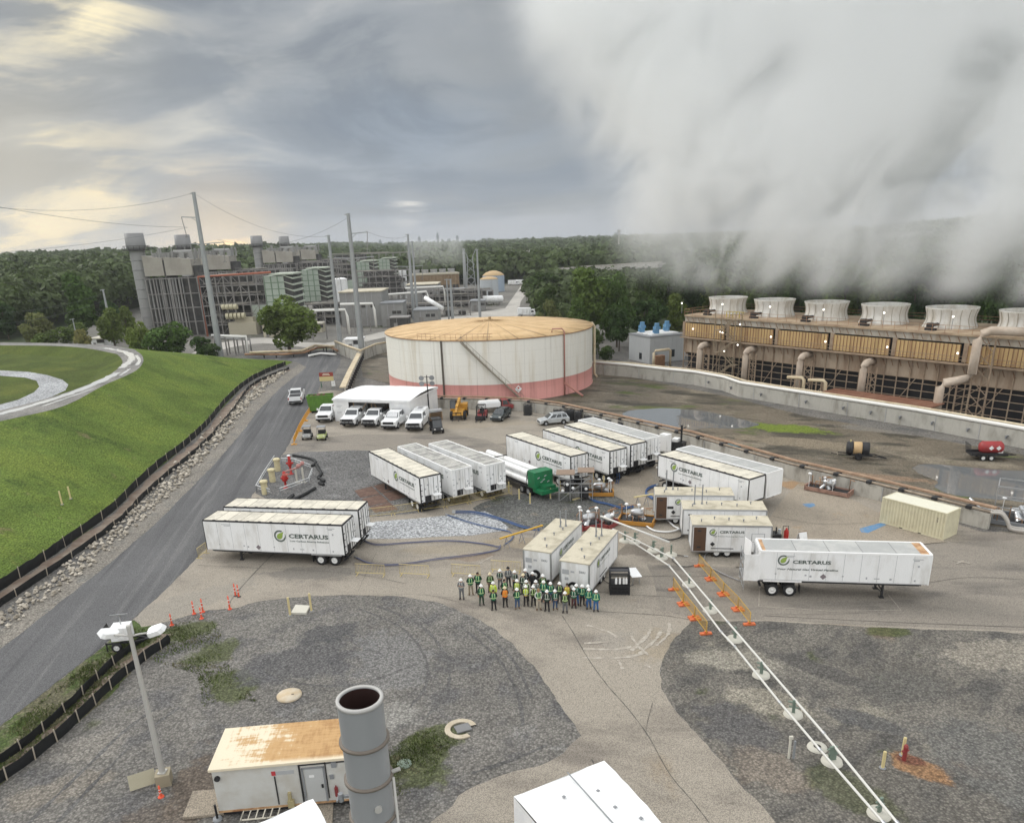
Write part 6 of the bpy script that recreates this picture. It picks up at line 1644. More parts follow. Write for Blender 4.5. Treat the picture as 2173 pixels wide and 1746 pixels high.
for o_ in (0, .5):
	mb.tube(catmull([tuple(Vector((nw[-1].x + o_ * .6, nw[-1].y + o_, 1.7)) - bs), tuple(Vector((nw[-1].x + .8 + o_ * .6, nw[-1].y - .3 + o_, 1.65)) - bs), tuple(Vector((nw[-1].x + 1.3 + o_ * .6, nw[-1].y - .6 + o_, 1.0)) - bs), tuple(Vector((nw[-1].x + 1.6 + o_ * .6, nw[-1].y - .8 + o_, .35)) - bs), tuple(Vector((nw[-1].x + 2.6 + o_ * .6, nw[-1].y - 1.4 + o_, .3)) - bs)], 5), .16, 8)
mb.build('bent_pipe', mat('pale pipe bend', (0.45, 0.42, 0.38), .6), t)
fw_ = [at(*p) for p in ((1256, 794), (1330, 800), (1400, 809), (1472, 817), (1533, 829), (1568, 842), (1660, 858), (1758, 875), (1938, 906), (2173, 952), (2420, 1004))]
t, bs = wall_along('containment_wall', 'long pale concrete wall topped by a white pipe in front of the cooling tower', fw_, 2.15, .35, mat('pale concrete wall', (0.43, 0.415, 0.37), 0.85, col2=(0.25, 0.235, 0.20), scale=0.6, lo=0.45, hi=0.75, stretch=(1, 1, .35), bump=.01))
bs = Vector((bs.x, bs.y, 0))
pipe_part('white_pipe', t, bs, offs(fw_, .1, 2.45), .27, M_pipew, 10)
pipe_part('cream_pipe', t, bs, offs(fw_, 1.3, 2.55), .20, M_pipec, 8)
mb = MB()
for i in range(3, len(fw_) - 1):
	a, b = fw_[i] - bs, fw_[i + 1] - bs; L = (b - a).length; q = int(L / 4.4)
	for k in range(q):
		p = a + (b - a) * ((k + .5) / q); mb.box((p.x, p.y - .35, 1.25), (.16, .8, .14), math.atan2((b - a).y, (b - a).x)); mb.box((p.x, p.y - .2, 1.0), (.1, .4, .35), math.atan2((b - a).y, (b - a).x))
mb.build('bracket', P_grey, t)
# ramped wall and pipe runs left of the tank
lw = [at(*p) for p in ((733, 845), (748, 808), (769, 762))]
t, bs = wall_along('containment_wall', 'short concrete wall with tan top tray climbing left of the storage tank', lw, 1.9, .4, C_wall)
bs = Vector((bs.x, bs.y, 0)); mb = MB()
for i in range(2): mb.bar(lw[i] - bs + Vector((-.3, 0, 2.05)), lw[i + 1] - bs + Vector((-.3, 0, 2.05)), 1.1, .2)
mb.build('pipe_tray', M_pipec, t)
mb = MB()
for k in range(16): p = lw[0] + (lw[2] - lw[0]) * (k / 16) - bs; mb.box((p.x + .5, p.y, 1.2), (.3, .25, 1.3))
mb.build('tray_bracket', P_dark, t)
lw2 = [at(*p) for p in ((712, 748), (740, 760), (767, 770))]
t, bs = wall_along('retaining_wall', 'pale block wall under the pipe bend between the two tall poles', lw2, 2.6, .4, C_wall)
bs = Vector((bs.x, bs.y, 0))
pipe_part('pipe', t, bs, offs(lw2, .2, 2.9), .3, M_pipec)
lw3 = [at(*p) for p in ((770, 766), (800, 752), (822, 748))]
t, bs = wall_along('retaining_wall', 'pale concrete wall with cream pipe at the left foot of the storage tank', lw3, 2.4, .4, C_wall)
pipe_part('pipe', t, Vector((bs.x, bs.y, 0)), offs(lw3, .2, 2.6), .25, M_pipec)
for lab, px, z, m_ in (('brown pipe run curving behind the asphalt road bend', ((520, 752), (600, 752), (645, 748), (672, 738), (700, 736), (716, 744)), .9, M_rustp), ('cream pipe run just behind the brown one at the road bend', ((530, 748), (640, 744), (668, 733), (716, 735)), 1.6, M_pipec), ('white pipe low beside the retaining wall', ((655, 755), (680, 750), (712, 752)), .5, M_pipew)):
	pts = [at(x, y, z) for x, y in px]; b0 = Vector((pts[0].x, pts[0].y, 0))
	t = thing('pipe_run', lab, 'pipe', b0)
	mb = MB(); mb.tube([p - b0 for p in pts], .28, 8); mb.tube([p - b0 + Vector((0, .9, -.2)) for p in pts], .2, 8); mb.build('pipe', m_, t)
	mb = MB()
	for i in range(len(pts) - 1):
		p = (pts[i] + pts[i + 1]) / 2 - b0; mb.bar((p.x, p.y, 0), (p.x, p.y, p.z - .25), .25)
	mb.build('pipe_support', P_dark, t)
# ------------------------------------------------------------------ cooling tower
F0 = Vector((43.0, 150.1, 0)); dx = Vector((.6004, -.7997, 0)); CY = math.atan2(dx.y, dx.x); SP = 10.285
t = thing('cooling_tower', 'long rust stained cooling tower with a row of flared white fan stacks', 'cooling tower', F0, CY)
# local: x along the row, +y away from the camera (left normal of dx points to the camera's far side)
HWD = 7.0; xa, xb = -4.4, 75.0; Zd = 12.0
W_rust = shellmat('rusty corrugated cladding', (0.53, 0.37, 0.17), (0.30, 0.17, 0.085), .9)
W_grey = mat('weathered grey timber', (0.42, 0.39, 0.335), .85, col2=(0.29, 0.235, 0.175), scale=.6, stretch=(1, 1, .3))
W_tan = mat('stained tan boards', (0.40, 0.32, 0.24), .85, col2=(0.24, 0.165, 0.11), scale=.5, lo=.4, hi=.7, stretch=(1, 1, .25))
W_beam = mat('rusty tower steel', (0.26, 0.19, 0.135), .8, col2=(0.36, 0.28, 0.20), scale=1)
mb = MB(); mb.bb(xa + .6, xb, -HWD + .6, HWD - .6, 0.2, Zd - .3); mb.build('core', mat('dark louvre void', (0.022, 0.022, 0.024), .9), t)
mb = MB(); mb.bb(xa, xb, -HWD - .3, HWD + .3, Zd - .3, Zd); mb.build('deck', mat('rust dusted deck', (0.45, 0.35, 0.24), .85, col2=(0.30, 0.21, 0.14), scale=.5), t)
mb = MB(); mb.bb(xa, xb, -HWD, -HWD + .5, 10.7, Zd - .3); mb.bb(xa, xa + .5, -HWD + .5, HWD, 10.7, Zd - .3); mb.build('fascia', W_grey, t)
mb = MB()
for k in range(8):
	x0 = -4.2 + k * SP
	for sgn in (0,):
		mb.bb(x0, x0 + SP - 1.1, -HWD - .12, -HWD + .1, 8.0, 10.45)
		mb.cur = 1
		for j in range(17): mb.bb(x0 + j * (SP - 1.1) / 16 - .035, x0 + j * (SP - 1.1) / 16 + .035, -HWD - .2, -HWD - .12, 8.0, 10.45)
		mb.cur = 0
mb.bb(xa - .1, xa + .1, -HWD, HWD, 8.0, 10.45)
mb.build('casing_panel', [W_rust, M_rust], t)
mb = MB(); mb.bb(xa, xb, -HWD + .15, -HWD + .4, 5.0, 7.8); mb.bb(xa, xa + .3, -HWD + .4, HWD, 4.5, 7.8); mb.build('lower_cladding', W_tan, t)
mb = MB()
mb.bb(xa - .3, xb, -HWD - 1.1, -HWD + .1, 7.75, 7.9)
for z in (8.45, 8.95):
	mb.bar((xa - .3, -HWD - 1.05, z), (xb, -HWD - 1.05, z), .06)
for k in range(44): mb.bar((xa + k * 1.85, -HWD - 1.05, 7.9), (xa + k * 1.85, -HWD - 1.05, 8.95), .05)
mb.build('walkway', W_beam, t)
mb = MB()
for k in range(9):
	x = -4.4 + k * SP
	mb.bb(x - .5, x + .2, -HWD - .05, -HWD + .35, 8.0, 10.7)
for k in range(40):
	x = xa + k * 2.0
	mb.bar((x, -HWD - .02, .0), (x, -HWD - .02, 7.75), .14)
	if k % 3 == 0: mb.bar((x, -HWD - .06, .6), (x + 2.9, -HWD - .06, 5.0), .10)
	if k % 4 == 2: mb.bb(x - .2, x + .25, -HWD + .1, -HWD + .14, 5.0, 6.9)
for z in (1.0, 2.1, 3.2, 4.3, 5.0): mb.bar((xa, -HWD - .03, z), (xb, -HWD - .03, z), .10)
mb.build('steel_frame', W_beam, t)
mb = MB()
for k in range(60): mb.bar((xa + .5 + k * 1.3, -HWD + .05, 7.4), (xa + 1.0 + k * 1.3, -HWD - .3, 6.6), .07, .07)
for k in range(60): mb.bar((xa + .5 + k * 1.3, -HWD - .02, 11.55), (xa + .9 + k * 1.3, -HWD - .02, 10.8), .09, .06)
mb.build('bracket', M_rust, t)
S_fan = mat('ribbed white fan shroud', (0.66, 0.65, 0.61), .7, col2=(0.50, 0.465, 0.40), scale=.8, lo=.4, hi=.7, stretch=(1, 1, .3))
for k in range(8):
	x = k * SP
	mb = MB()
	pr = [(3.75, Zd - .0), (3.68, Zd + .25), (3.4, Zd + .9), (3.3, Zd + 1.4), (3.36, Zd + 2.0), (3.58, Zd + 2.75), (3.66, Zd + 2.95), (3.56, Zd + 2.95), (3.42, Zd + 2.3), (3.25, Zd + 1.4), (3.3, Zd + .3)]
	mb.lathe(pr, (x, 0, 0), 40)
	f = mb.build('fan_stack', S_fan, t)
	mb = MB()
	for j in range(16):
		a = 2 * PI * j / 16
		P_ = [Vector((x + math.cos(a) * (r_ + .03), math.sin(a) * (r_ + .03), z)) for r_, z in pr[:6]]
		for q in range(5): mb.bar(P_[q], P_[q + 1], .07, .06)
	mb.build('rib', W_grey, f)
	mb = MB(); mb.bb(x - .9, x + .6, -HWD + .9, -HWD + 1.6, Zd, Zd + .35); mb.cyl((x - .2, -HWD + 1.2, Zd + .7), (x - .2, -3.6, Zd + .7), .28, .22, 8); mb.bb(x - .75, x + .05, -HWD + 1.0, -HWD + 1.7, Zd + .35, Zd + 1.05)
	mb.build('fan_motor', P_dark, t)
	mb = MB(); mb.lathe([(.5, 0), (.5, .25)], (x, 0, Zd + 1.3), 12)
	for b_ in range(6):
		a = b_ * PI / 3 + .3; mb.box((x + math.cos(a) * 1.8, math.sin(a) * 1.8, Zd + 1.35), (2.7, .55, .06), a, ('X', .3))
	mb.build('fan_blade', P_grey, f)
mb = MB()
for y in (-HWD - .25,):
	for z in (Zd + .55, Zd + 1.05): mb.bar((xa, y, z), (xb, y, z), .05)
	for k in range(44): mb.bar((xa + k * 1.85, y, Zd), (xa + k * 1.85, y, Zd + 1.05), .05)
for z in (Zd + .55, Zd + 1.05): mb.bar((xa, -HWD, z), (xa, HWD, z), .05); mb.bar((xa, HWD, z), (xb, HWD, z), .05)
mb.build('railing', M_rustp, t)
# risers bending into the casing
for k, xr in enumerate((1.6, 11.8, 22.6, 33.6)):
	mb = MB(); y = -HWD - 2.6
	mb.tube([(xr, y, .2), (xr, y, 6.0)] + [(xr, y + .9 * (1 - math.cos(a)), 6.0 + .9 * math.sin(a)) for a in (.4, .8, 1.2, 1.57)] + [(xr, -HWD + .3, 6.9)], .55, 14)
	mb.build('riser_pipe', mat('tan insulated riser', (0.50, 0.42, 0.34), .6, col2=(0.40, 0.32, 0.25), scale=.6), t)
	mb = MB()
	for a_, b_ in (((xr + .9, y, 0), (xr + .9, y, 6.3)), ((xr + 1.9, y + .4, 0), (xr + 1.9, y + .4, 6.3))): mb.bar(a_, b_, .16)
	for j in range(6): mb.bar((xr + .9, y, j), (xr + 1.9, y + .4, j + 1), .08); mb.bar((xr + 1.9, y + .4, j), (xr + .9, y, j + 1), .08)
	mb.build('riser_frame', W_beam, t)
mb = MB(); y = -HWD - 2.6
mb.tube([(46.0, y - 1.6, .2), (46.0, y - 1.6, 4.9), (46.4, y - 1.4, 5.6), (47.6, y - .6, 5.9), (48.8, y - .2, 6.3), (49.2, y, 7.0), (49.2, y, 11.6), (49.6, y + .2, 12.5), (50.5, y + .5, 12.9), (53.0, y + 1.2, 12.9), (54.5, -HWD + .5, 12.7)], .6, 14)
mb.build('header_pipe', MATS['tan insulated riser'], t)
mb = MB(); y = -HWD - 2.6
for x in (47.2, 49.0, 51.2): mb.bar((x, y + .8, 0), (x, y + .8, 12.0 if x > 48 else 6), .2)
for j in range(6): mb.bar((49.0, y + .8, 2 * j), (51.2, y + .8, 2 * j + 2), .1); mb.bar((51.2, y + .8, 2 * j), (49.0, y + .8, 2 * j + 2), .1); mb.bar((47.2, y + .8, j), (49, y + .8, j + 1), .08)
mb.build('header_frame', W_beam, t)
# stair tower
P_yel = mat('yellow safety paint', (0.55, 0.42, 0.08), .6, col2=(0.42, 0.33, 0.12), scale=2)
mb = MB(); xs, ys = 7.2, -HWD - 2.0
for f in range(6):
	z0, z1 = f * 2.0, f * 2.0 + 2.0; s = 1 if f % 2 else -1
	for o_ in (-.4, .4): mb.bar((xs - s * 1.3, ys + o_ - .3 * s, z0), (xs + s * 1.3, ys + o_ - .3 * s, z1), .09, .16)
	for o_ in (-.4, .4): mb.bar((xs - s * 1.3, ys + o_ - .3 * s, z0 + 1), (xs + s * 1.3, ys + o_ - .3 * s, z1 + 1), .06)
	mb.bb(xs + s * 1.8 - .5, xs + s * 1.8 + .5, ys - .9, ys + .9, z1 - .06, z1)
for x in (-2.2, 2.2):
	for y_ in (-.9, .9): mb.bar((xs + x, ys + y_, 0), (xs + x, ys + y_, 13), .12)
mb.build('stair_tower', mat('tower stair steel', (0.28, 0.225, 0.155), .75), t)
mb = MB()
for x in np.arange(5.4, 9.6, .7): mb.bar((xs - 7.2 + x, -HWD - .3, Zd), (xs - 7.2 + x, -HWD - .3, Zd + 1.1), .1)
mb.bar((5.4, -HWD - .3, Zd + 1.1), (9.4, -HWD - .3, Zd + 1.1), .1); mb.build('stair_gate', P_yel, t)
# lit deck and wall lamps
P_glow = mat('lit lamp', (1.0, 0.95, 0.85), .3, emit=2.5)
for (x, y, z) in [(-6.0, -6.2, Zd + 1.9)] + [(k * SP + 2.2, -4.4, Zd + 1.9) for k in range(6)] + [(-2, -HWD - .4, 9.4), (4.4, -HWD - .4, 9.3)] + [(k * SP + 4.9, -HWD - .4, 9.2) for k in range(0, 6)] + [(9.2, -HWD - 1.2, 11.0), (9.0, -HWD - 1.2, 7.4), (6.0, -HWD - 1, 6.0)]:
	mb = MB(); mb.bar((x, y, z - 1.8 if z > Zd else z - .1), (x, y, z), .06); l = mb.build('lamp_post', P_grey, t)
	mb = MB(); mb.ball((x, y - .1, z + .1), .15, 10, 6); mb.build('lamp', P_glow, l)
# rust roofed shed at the tower's foot
pa = at(1830, 862, 1.0)
p = at(1893, 850); t = thing('pump_shed', 'long low shed with brown rusty sheet roof before the cooling tower', 'shed', F0 + dx * 38.5 + Vector((-.7997, -.6004, 0)) * 13.0, CY)
mb = MB(); mb.bb(-8, 8, -1.4, 1.4, 0, 2.6); mb.build('wall', W_tan, t)
mb = MB(); mb.side([(-8.4, 2.6), (8.4, 2.6), (8.4, 2.75), (-8.4, 2.75)], -1.9, 1.9)
for k in range(9): mb.bb(-8.4, 8.4, -1.9 + k * .46, -1.84 + k * .46, 2.75, 2.8)
mb.build('roof', mat('brown sheet roof', (0.20, 0.095, 0.06), .8, col2=(0.27, 0.15, 0.10), scale=.6), t)
mb = MB(); mb.bb(-5, -3.8, -1.44, -1.4, .1, 2.1); mb.build('door', M_rust, t)
for lab, x in (('cream pipe loop on legs left, between riser and shed', 24.6), ('cream pipe loop on legs right, beside the brown shed', 28.4)):
	t = thing('pipe_loop', lab, 'pipe', F0 + dx * x + Vector((-.7997, -.6004, 0)) * 13.5, CY)
	mb = MB(); mb.tube([(-1.6, 0, 4.0), (1.0, 0, 4.2), (1.4, 0, 3.9), (1.4, 0, .2)], .27, 10); mb.build('pipe', M_pipec, t)
	mb = MB()
	for q in (-.2, .7): mb.bar((q, 0, 0), (q, 0, 3.9), .16)
	mb.bar((-.2, 0, 2), (.7, 0, 3), .1); mb.build('support', W_beam, t)
# grey pump house with blue vents
c = at(1378, 772); ph = thing('pump_house', 'grey sheet metal pump house left of the cooling tower', 'building', c, math.radians(24))
gw = mat('light grey cladding', (0.40, 0.415, 0.42), .6, var=.04)
mb = MB(); mb.bb(0, 9.5, 0, 8.2, 0, 5.6); mb.cur = 1
for k in range(1, 8): mb.bb(k * 1.18 - .02, k * 1.18 + .02, -.03, .0, 0, 5.5); mb.bb(-.03, 0, k - .02, k + .02, 0, 5.5)
mb.build('wall', [gw, P_seam], ph)
mb = MB(); mb.bb(-.15, 9.65, -.15, 8.35, 5.6, 5.85); mb.build('roof', P_grey, ph)
mb = MB(); mb.bb(1.5, 8.5, 1.5, 7.5, 5.85, 6.1); mb.build('roof_membrane', P_white, ph)
mb = MB(); mb.bb(1.0, 2.0, -.06, -.031, 0.1, 2.2); mb.build('door', P_grey, ph)
mb = MB(); mb.bb(5.5, 6.6, -.06, -.031, 1.0, 2.6); mb.bb(-.06, -.031, 3, 4.0, .6, 2.0); mb.build('window', V_glass, ph)
bl = mat('blue vent housing', (0.10, 0.25, 0.42), .5, col2=(0.16, 0.30, 0.44), scale=2)
for (x, y) in ((-.2 + 2.4, 6.4), (3.2, 2.2), (7.6, 4.6)):
	mb = MB(); mb.cyl((x, y, 6.1), (x, y, 7.0), .62, .62, 10); mb.bb(x - .62, x + .62, y - .55, y + .55, 7.0, 7.6); mb.cyl((x, y, 7.6), (x, y, 8.3), .55, .55, 10); mb.bb(x - .95, x - .6, y - .2, y + .2, 6.3, 6.9); mb.build('blue_vent', bl, ph)
t = thing('pipe_loop', 'cream pipe loop standing before the grey pump house', 'pipe', at(1400, 782), .3)
mb = MB(); mb.tube([(-1.5, 0, .2), (-1.5, 0, 3.4), (-1.2, 0, 3.8), (2.0, 0, 3.9), (2.4, 0, 3.6), (2.4, 0, .2)], .25, 10); mb.build('pipe', M_pipec, t)
mb = MB(); mb.bb(-.8, 1.4, .4, 1.6, 0, 2.6); mb.build('valve_box', M_rust, t)
# ------------------------------------------------------------------ power plant in the background
B_steel = mat('grey plant steel', (0.25, 0.24, 0.23), .7, col2=(0.19, 0.18, 0.17), scale=.3)
B_dark = mat('dark plant interior', (0.055, 0.055, 0.055), .85, col2=(.09, .085, .08), scale=.4)
B_case = mat('beige casing', (0.34, 0.32, 0.28), .65, col2=(0.28, 0.26, 0.225), scale=.2)
B_stk = mat('grey stack shell', (0.30, 0.30, 0.295), .6, col2=(0.25, 0.245, 0.235), scale=.2, stretch=(1, 1, .2))
B_cap = mat('darker stack cap', (0.25, 0.25, 0.25), .65)
B_grn = mat('pale green intake panels', (0.36, 0.41, 0.35), .6, col2=(0.30, 0.345, 0.29), scale=.3)
B_grn2 = mat('green intake frame', (0.17, 0.235, 0.17), .6)
B_hood = mat('pale hood', (0.42, 0.46, 0.38), .6)
B_crm = mat('cream plant cladding', (0.47, 0.43, 0.33), .65)
B_bld = mat('grey plant building', (0.285, 0.285, 0.275), .7, col2=(0.24, 0.235, 0.225), scale=.2)
B_orgp = mat('orange red pipe', (0.46, 0.17, 0.11), .6)
random.seed(77)
def rack(t, x0, x1, y0, y1, z1, nx, nz, pipes=6, boxes=5, name='steel_frame'):
	mb = MB(); ys = (y0, y1) if y1 - y0 < 9 else (y0, (y0 + y1) / 2, y1)
	for i in range(nx + 1):
		x = x0 + (x1 - x0) * i / nx
		for y in ys: mb.bar((x, y, 0), (x, y, z1), .34)
		for k in range(1, nz + 1):
			mb.bar((x, y0, z1 * k / nz), (x, y1, z1 * k / nz), .22)
	for k in range(1, nz + 1):
		for y in ys: mb.bar((x0, y, z1 * k / nz), (x1, y, z1 * k / nz), .26)
		for rz in (.6, 1.1): mb.bar((x0, y0 - .1, z1 * k / nz + rz), (x1, y0 - .1, z1 * k / nz + rz), .07)
	for i in range(nx):
		for k in range(nz):
			if random.random() < .45:
				a, b = x0 + (x1 - x0) * i / nx, x0 + (x1 - x0) * (i + 1) / nx
				if random.random() < .5: a, b = b, a
				mb.bar((a, y0, z1 * k / nz), (b, y0, z1 * (k + 1) / nz), .16)
	mb.build(name, B_steel, t)
	mb = MB()
	for _ in range(boxes):
		x, z = random.uniform(x0 + 1, x1 - 2), random.randint(0, nz - 1) * z1 / nz
		mb.bb(x, x + random.uniform(1.2, 4), y0 + 1.2, y1 - 1, z + .3, z + random.uniform(.6, .9) * z1 / nz)
	for k in range(nz):
		a = random.uniform(x0, x0 + (x1 - x0) * .3); mb.bb(a, random.uniform(a + (x1 - x0) * .35, x1 - .5), (y0 + y1) / 2 - .5, y1 - .8, z1 * k / nz + .3, z1 * (k + .92) / nz)  # dark backing behind the steel stands in for interior shade, beside equipment boxes
	if mb.v: mb.build('equipment', B_dark, t)
	mb = MB()
	for _ in range(pipes):
		z = random.randint(1, nz) * z1 / nz + random.uniform(.2, .9); y = random.uniform(y0 - .3, y0 + 1.5); a = random.uniform(x0, x0 + (x1 - x0) * .5); b = random.uniform(a + 3, x1)
		mb.tube([(a, y, random.uniform(0, z)), (a, y, z), (b, y, z)], random.uniform(.12, .28), 6)
	if mb.v: mb.build('pipe', B_case, t)
UN = [(287, 265.0), (388, 320.0), (545, 420.0), (603, 480.0)]
UP_ = [Vector((ad(u, 515, Y).x, Y, 0)) for u, Y in UN]
zt = ad(287, 495, 265).z
K = ['leftmost and nearest', 'second from the left', 'third from the left', 'rightmost and farthest']
st = thing('exhaust_stack', 'grey plant stack with wide dark cap, leftmost and nearest of the four', 'chimney', UP_[0], 0, 'plant stacks')
mb = MB(); mb.lathe([(2.45, 0), (2.4, zt - 4.5)], n=24)
mb.build('shaft', B_stk, st)
mb = MB()
for z in range(3, int(zt) - 4, 3): mb.lathe([(2.42, z), (2.56, z + .05), (2.56, z + .25), (2.42, z + .3)], n=24)
mb.build('stiffener_ring', B_cap, st)
mb = MB(); mb.lathe([(2.4, zt - 5), (3.0, zt - 4.6), (3.05, zt - 4), (2.9, zt), (2.65, zt), (2.6, zt - 2.5)], n=24); mb.build('cap', B_cap, st)
mb = MB(); mb.lathe([(2.4, zt - 5.3), (4.0, zt - 5.3), (4.0, zt - 5.0), (2.4, zt - 5.0)], n=24)
for k in range(14):
	a = 2 * PI * k / 14; mb.bar((3.95 * math.cos(a), 3.95 * math.sin(a), zt - 5.1), (3.95 * math.cos(a), 3.95 * math.sin(a), zt - 3.9), .12)
mb.lathe([(3.9, zt - 3.98), (4.0, zt - 3.98), (4.0, zt - 3.85), (3.9, zt - 3.85)], n=24); mb.build('platform', B_dark, st)
bh = thing('boiler_house', 'beige cased boiler block on tall steel legs beside the leftmost plant stack', 'boiler house', UP_[0] + Vector((3.4, 0, 0)), 0, 'boiler blocks')
mb = MB()
for a, b, z in ((0, 6.3, 25.0), (6.9, 15.5, 24.4)): mb.side([(a, 19.2), (b, 19.2), (b, z - .4), (a, z + .5)], -5, 4)
mb.build('casing', B_case, bh)
mb = MB(); mb.bb(.3, 16.6, -3.5, 5, 0, 18.4); mb.bb(6.3, 6.9, -4.7, 4, 18, 24); mb.bb(15.5, 17, -4, 4, 12, 22); mb.build('core', B_dark, bh)
mb = MB()
for x in (0, 2.6, 5.2, 8, 11, 14, 16.8):
	for y in (-5.4, 5.4): mb.bar((x, y, 0), (x, y, 18.6), .36)
for z in (4.5, 9, 13.5, 18.3): mb.bar((0, -5.4, z), (17, -5.4, z), .24)
mb.build('steel_leg', B_steel, bh)
mb = MB()
for k in range(11):
	x = 1 + k * 1.05; mb.cyl((x, -4.6 + .3 * (k % 2), random.choice((0, 0, 3))), (x, -4.6 + .3 * (k % 2), 18.5), random.choice((.22, .3, .4)), n=8)
mb.build('downcomer', B_stk, bh)
mb = MB()
for k in range(16):
	x, y = random.uniform(.5, 16.5), random.uniform(-4.5, 4.5); mb.cyl((x, y, 24), (x, y, 25.4 + random.uniform(0, 2.6)), random.uniform(.15, .45), n=7)
for k in range(5): mb.bb(2 + 3 * k, 3.6 + 3 * k, -2, 0, 24, 26.2)
mb.cyl((9, -1, 26.2), (15, -1, 26.2), .8, n=10)
for z in (25.6, 26.3): mb.bar((0, -5.4, z), (17, -5.4, z), .09)
mb.build('roof_equipment', B_bld, bh)
rk = thing('pipe_rack', 'tall grey lattice steelwork full of pipes right of the leftmost boiler block', 'steel structure', UP_[0] + Vector((21, 0, 0)), 0, 'lattice steelwork')
rack(rk, 0, 21, -6, 6, 18.5, 8, 6, 16, 9)
ih = thing('intake_house', 'pale green air intake tower with stacked hoods, leftmost of the four', 'intake', UP_[0] + Vector((43, -2, 0)), 0, 'green intake towers')
mb = MB(); mb.bb(0, 6.5, -6, 7, 6, 18.0); mb.cur = 1
for z in (8, 10, 12, 14, 16): mb.bb(-.1, 6.6, -6.1, -6.0, z - .12, z + .12)
for x in (0, 2.2, 4.4): mb.bb(x, x + .3, -6.12, -6.0, 6, 18)
mb.cur = 0; mb.bb(-6, -.1, -4, 4, 4.5, 9); mb.build('body', [B_grn, B_grn2], ih)
mb = MB()
for k in range(6):
	z = 7 + k * 1.95
	mb.add([(6.5, -6.4, z + 1.5), (6.5, 7, z + 1.5), (9.6, 7, z + .5), (9.6, -6.4, z + .5), (6.5, -6.4, z + 1.35), (6.5, 7, z + 1.35), (9.6, 7, z + .1), (9.6, -6.4, z + .1)], [(0, 3, 2, 1), (4, 5, 6, 7), (0, 4, 7, 3), (1, 2, 6, 5), (2, 3, 7, 6)], False)
mb.bb(2, 9.8, -6.4, 7, 18.3, 18.7); mb.build('hood', B_hood, ih)
mb = MB(); mb.bb(6.5, 9.0, -5.8, 6.6, 6.2, 17.8); mb.build('filter_void', B_dark, ih)
mb = MB()
for x in (0, 6.2, 9):
	for y in (-5.5, 6.5): mb.bar((x, y, 0), (x, y, 6), .4)
for z in (3, 6): mb.bar((0, -5.5, z), (9, -5.5, z), .3)
mb.bar((0, -5.5, 0), (6.2, -5.5, 6), .2); mb.build('support_leg', B_steel, ih)
for i in (1, 2, 3):
	dup(st, UP_[i], 0, 'grey plant stack with wide dark cap, %s of the four' % K[i])
	dup(bh, UP_[i] + Vector((3.4, 0, 0)), 0, 'beige cased boiler block right of the plant stack that is %s' % K[i])
	dup(rk, UP_[i] + Vector((21, 0, 0)), 0, 'grey lattice steelwork belonging to the plant stack that is %s' % K[i])
	dup(ih, Vector((ad((608, 679, 786, 829)[i], 600, UN[i][1]).x - 5, UN[i][1] - 2, 0)), 0, 'pale green air intake tower with stacked hoods, %s of the four' % K[i])
ih.location.x = ad(607, 600, 265).x - 5
def local(name, lab, cat, p, yaw=0, grp=None): return thing(name, lab, cat, (p.x, p.y, 0), yaw, grp)
# more lattice steelwork
for lab, p, L_, H_, nx, nz in (('low brownish pipe rack in front of the first green intake tower', at(650, 690), 22, 7, 7, 3), ('low pipe rack between white tank and grey flat building', at(715, 672), 16, 9, 5, 3), ('dense pipe rack behind the two right green intake towers', at(760, 640), 26, 14, 8, 5), ('grey pipe rack left of the twin orange roofed tanks', at(905, 655), 24, 7, 8, 3),
							   ('long low pipe rack just behind the big storage tank', at(830, 676), 30, 4.5, 9, 2), ('steel frame under the orange pipe bridge', at(520, 700), 14, 12, 4, 4), ('pipe rack right of the brown far cooling tower', at(960, 650), 18, 6, 6, 2), ('far pipe rack above the right green intake towers', ad(700, 580, 560), 60, 20, 12, 5)):
	t = local('pipe_rack', lab, 'steel structure', p, .06, 'lattice steelwork'); rack(t, 0, L_, 0, 7, H_, nx, nz, 9, 6)
t = local('cream_turbine_hall', 'cream turbine ducts and drum stacked before the lattice steelwork', 'machine', at(488, 712)); S_ = 1
mb = MB(); mb.bb(0, 9, 0, 6, 0, 4); mb.bb(2, 8, 1, 5, 4, 5.5); mb.build('housing', B_crm, t)
mb = MB()
for k in range(5): mb.cyl((0 + k * 1.3, -.6, 6.2), (.9 + k * 1.3, -.6, 6.2), 1.0, n=14)
for k in range(4): mb.cyl((-1 + k * 1.3, -.5, 9), (.1 + k * 1.3, -.5, 9.2), .85, n=12)
mb.build('duct', mat('cream duct', (0.50, 0.46, 0.32), .6), t)
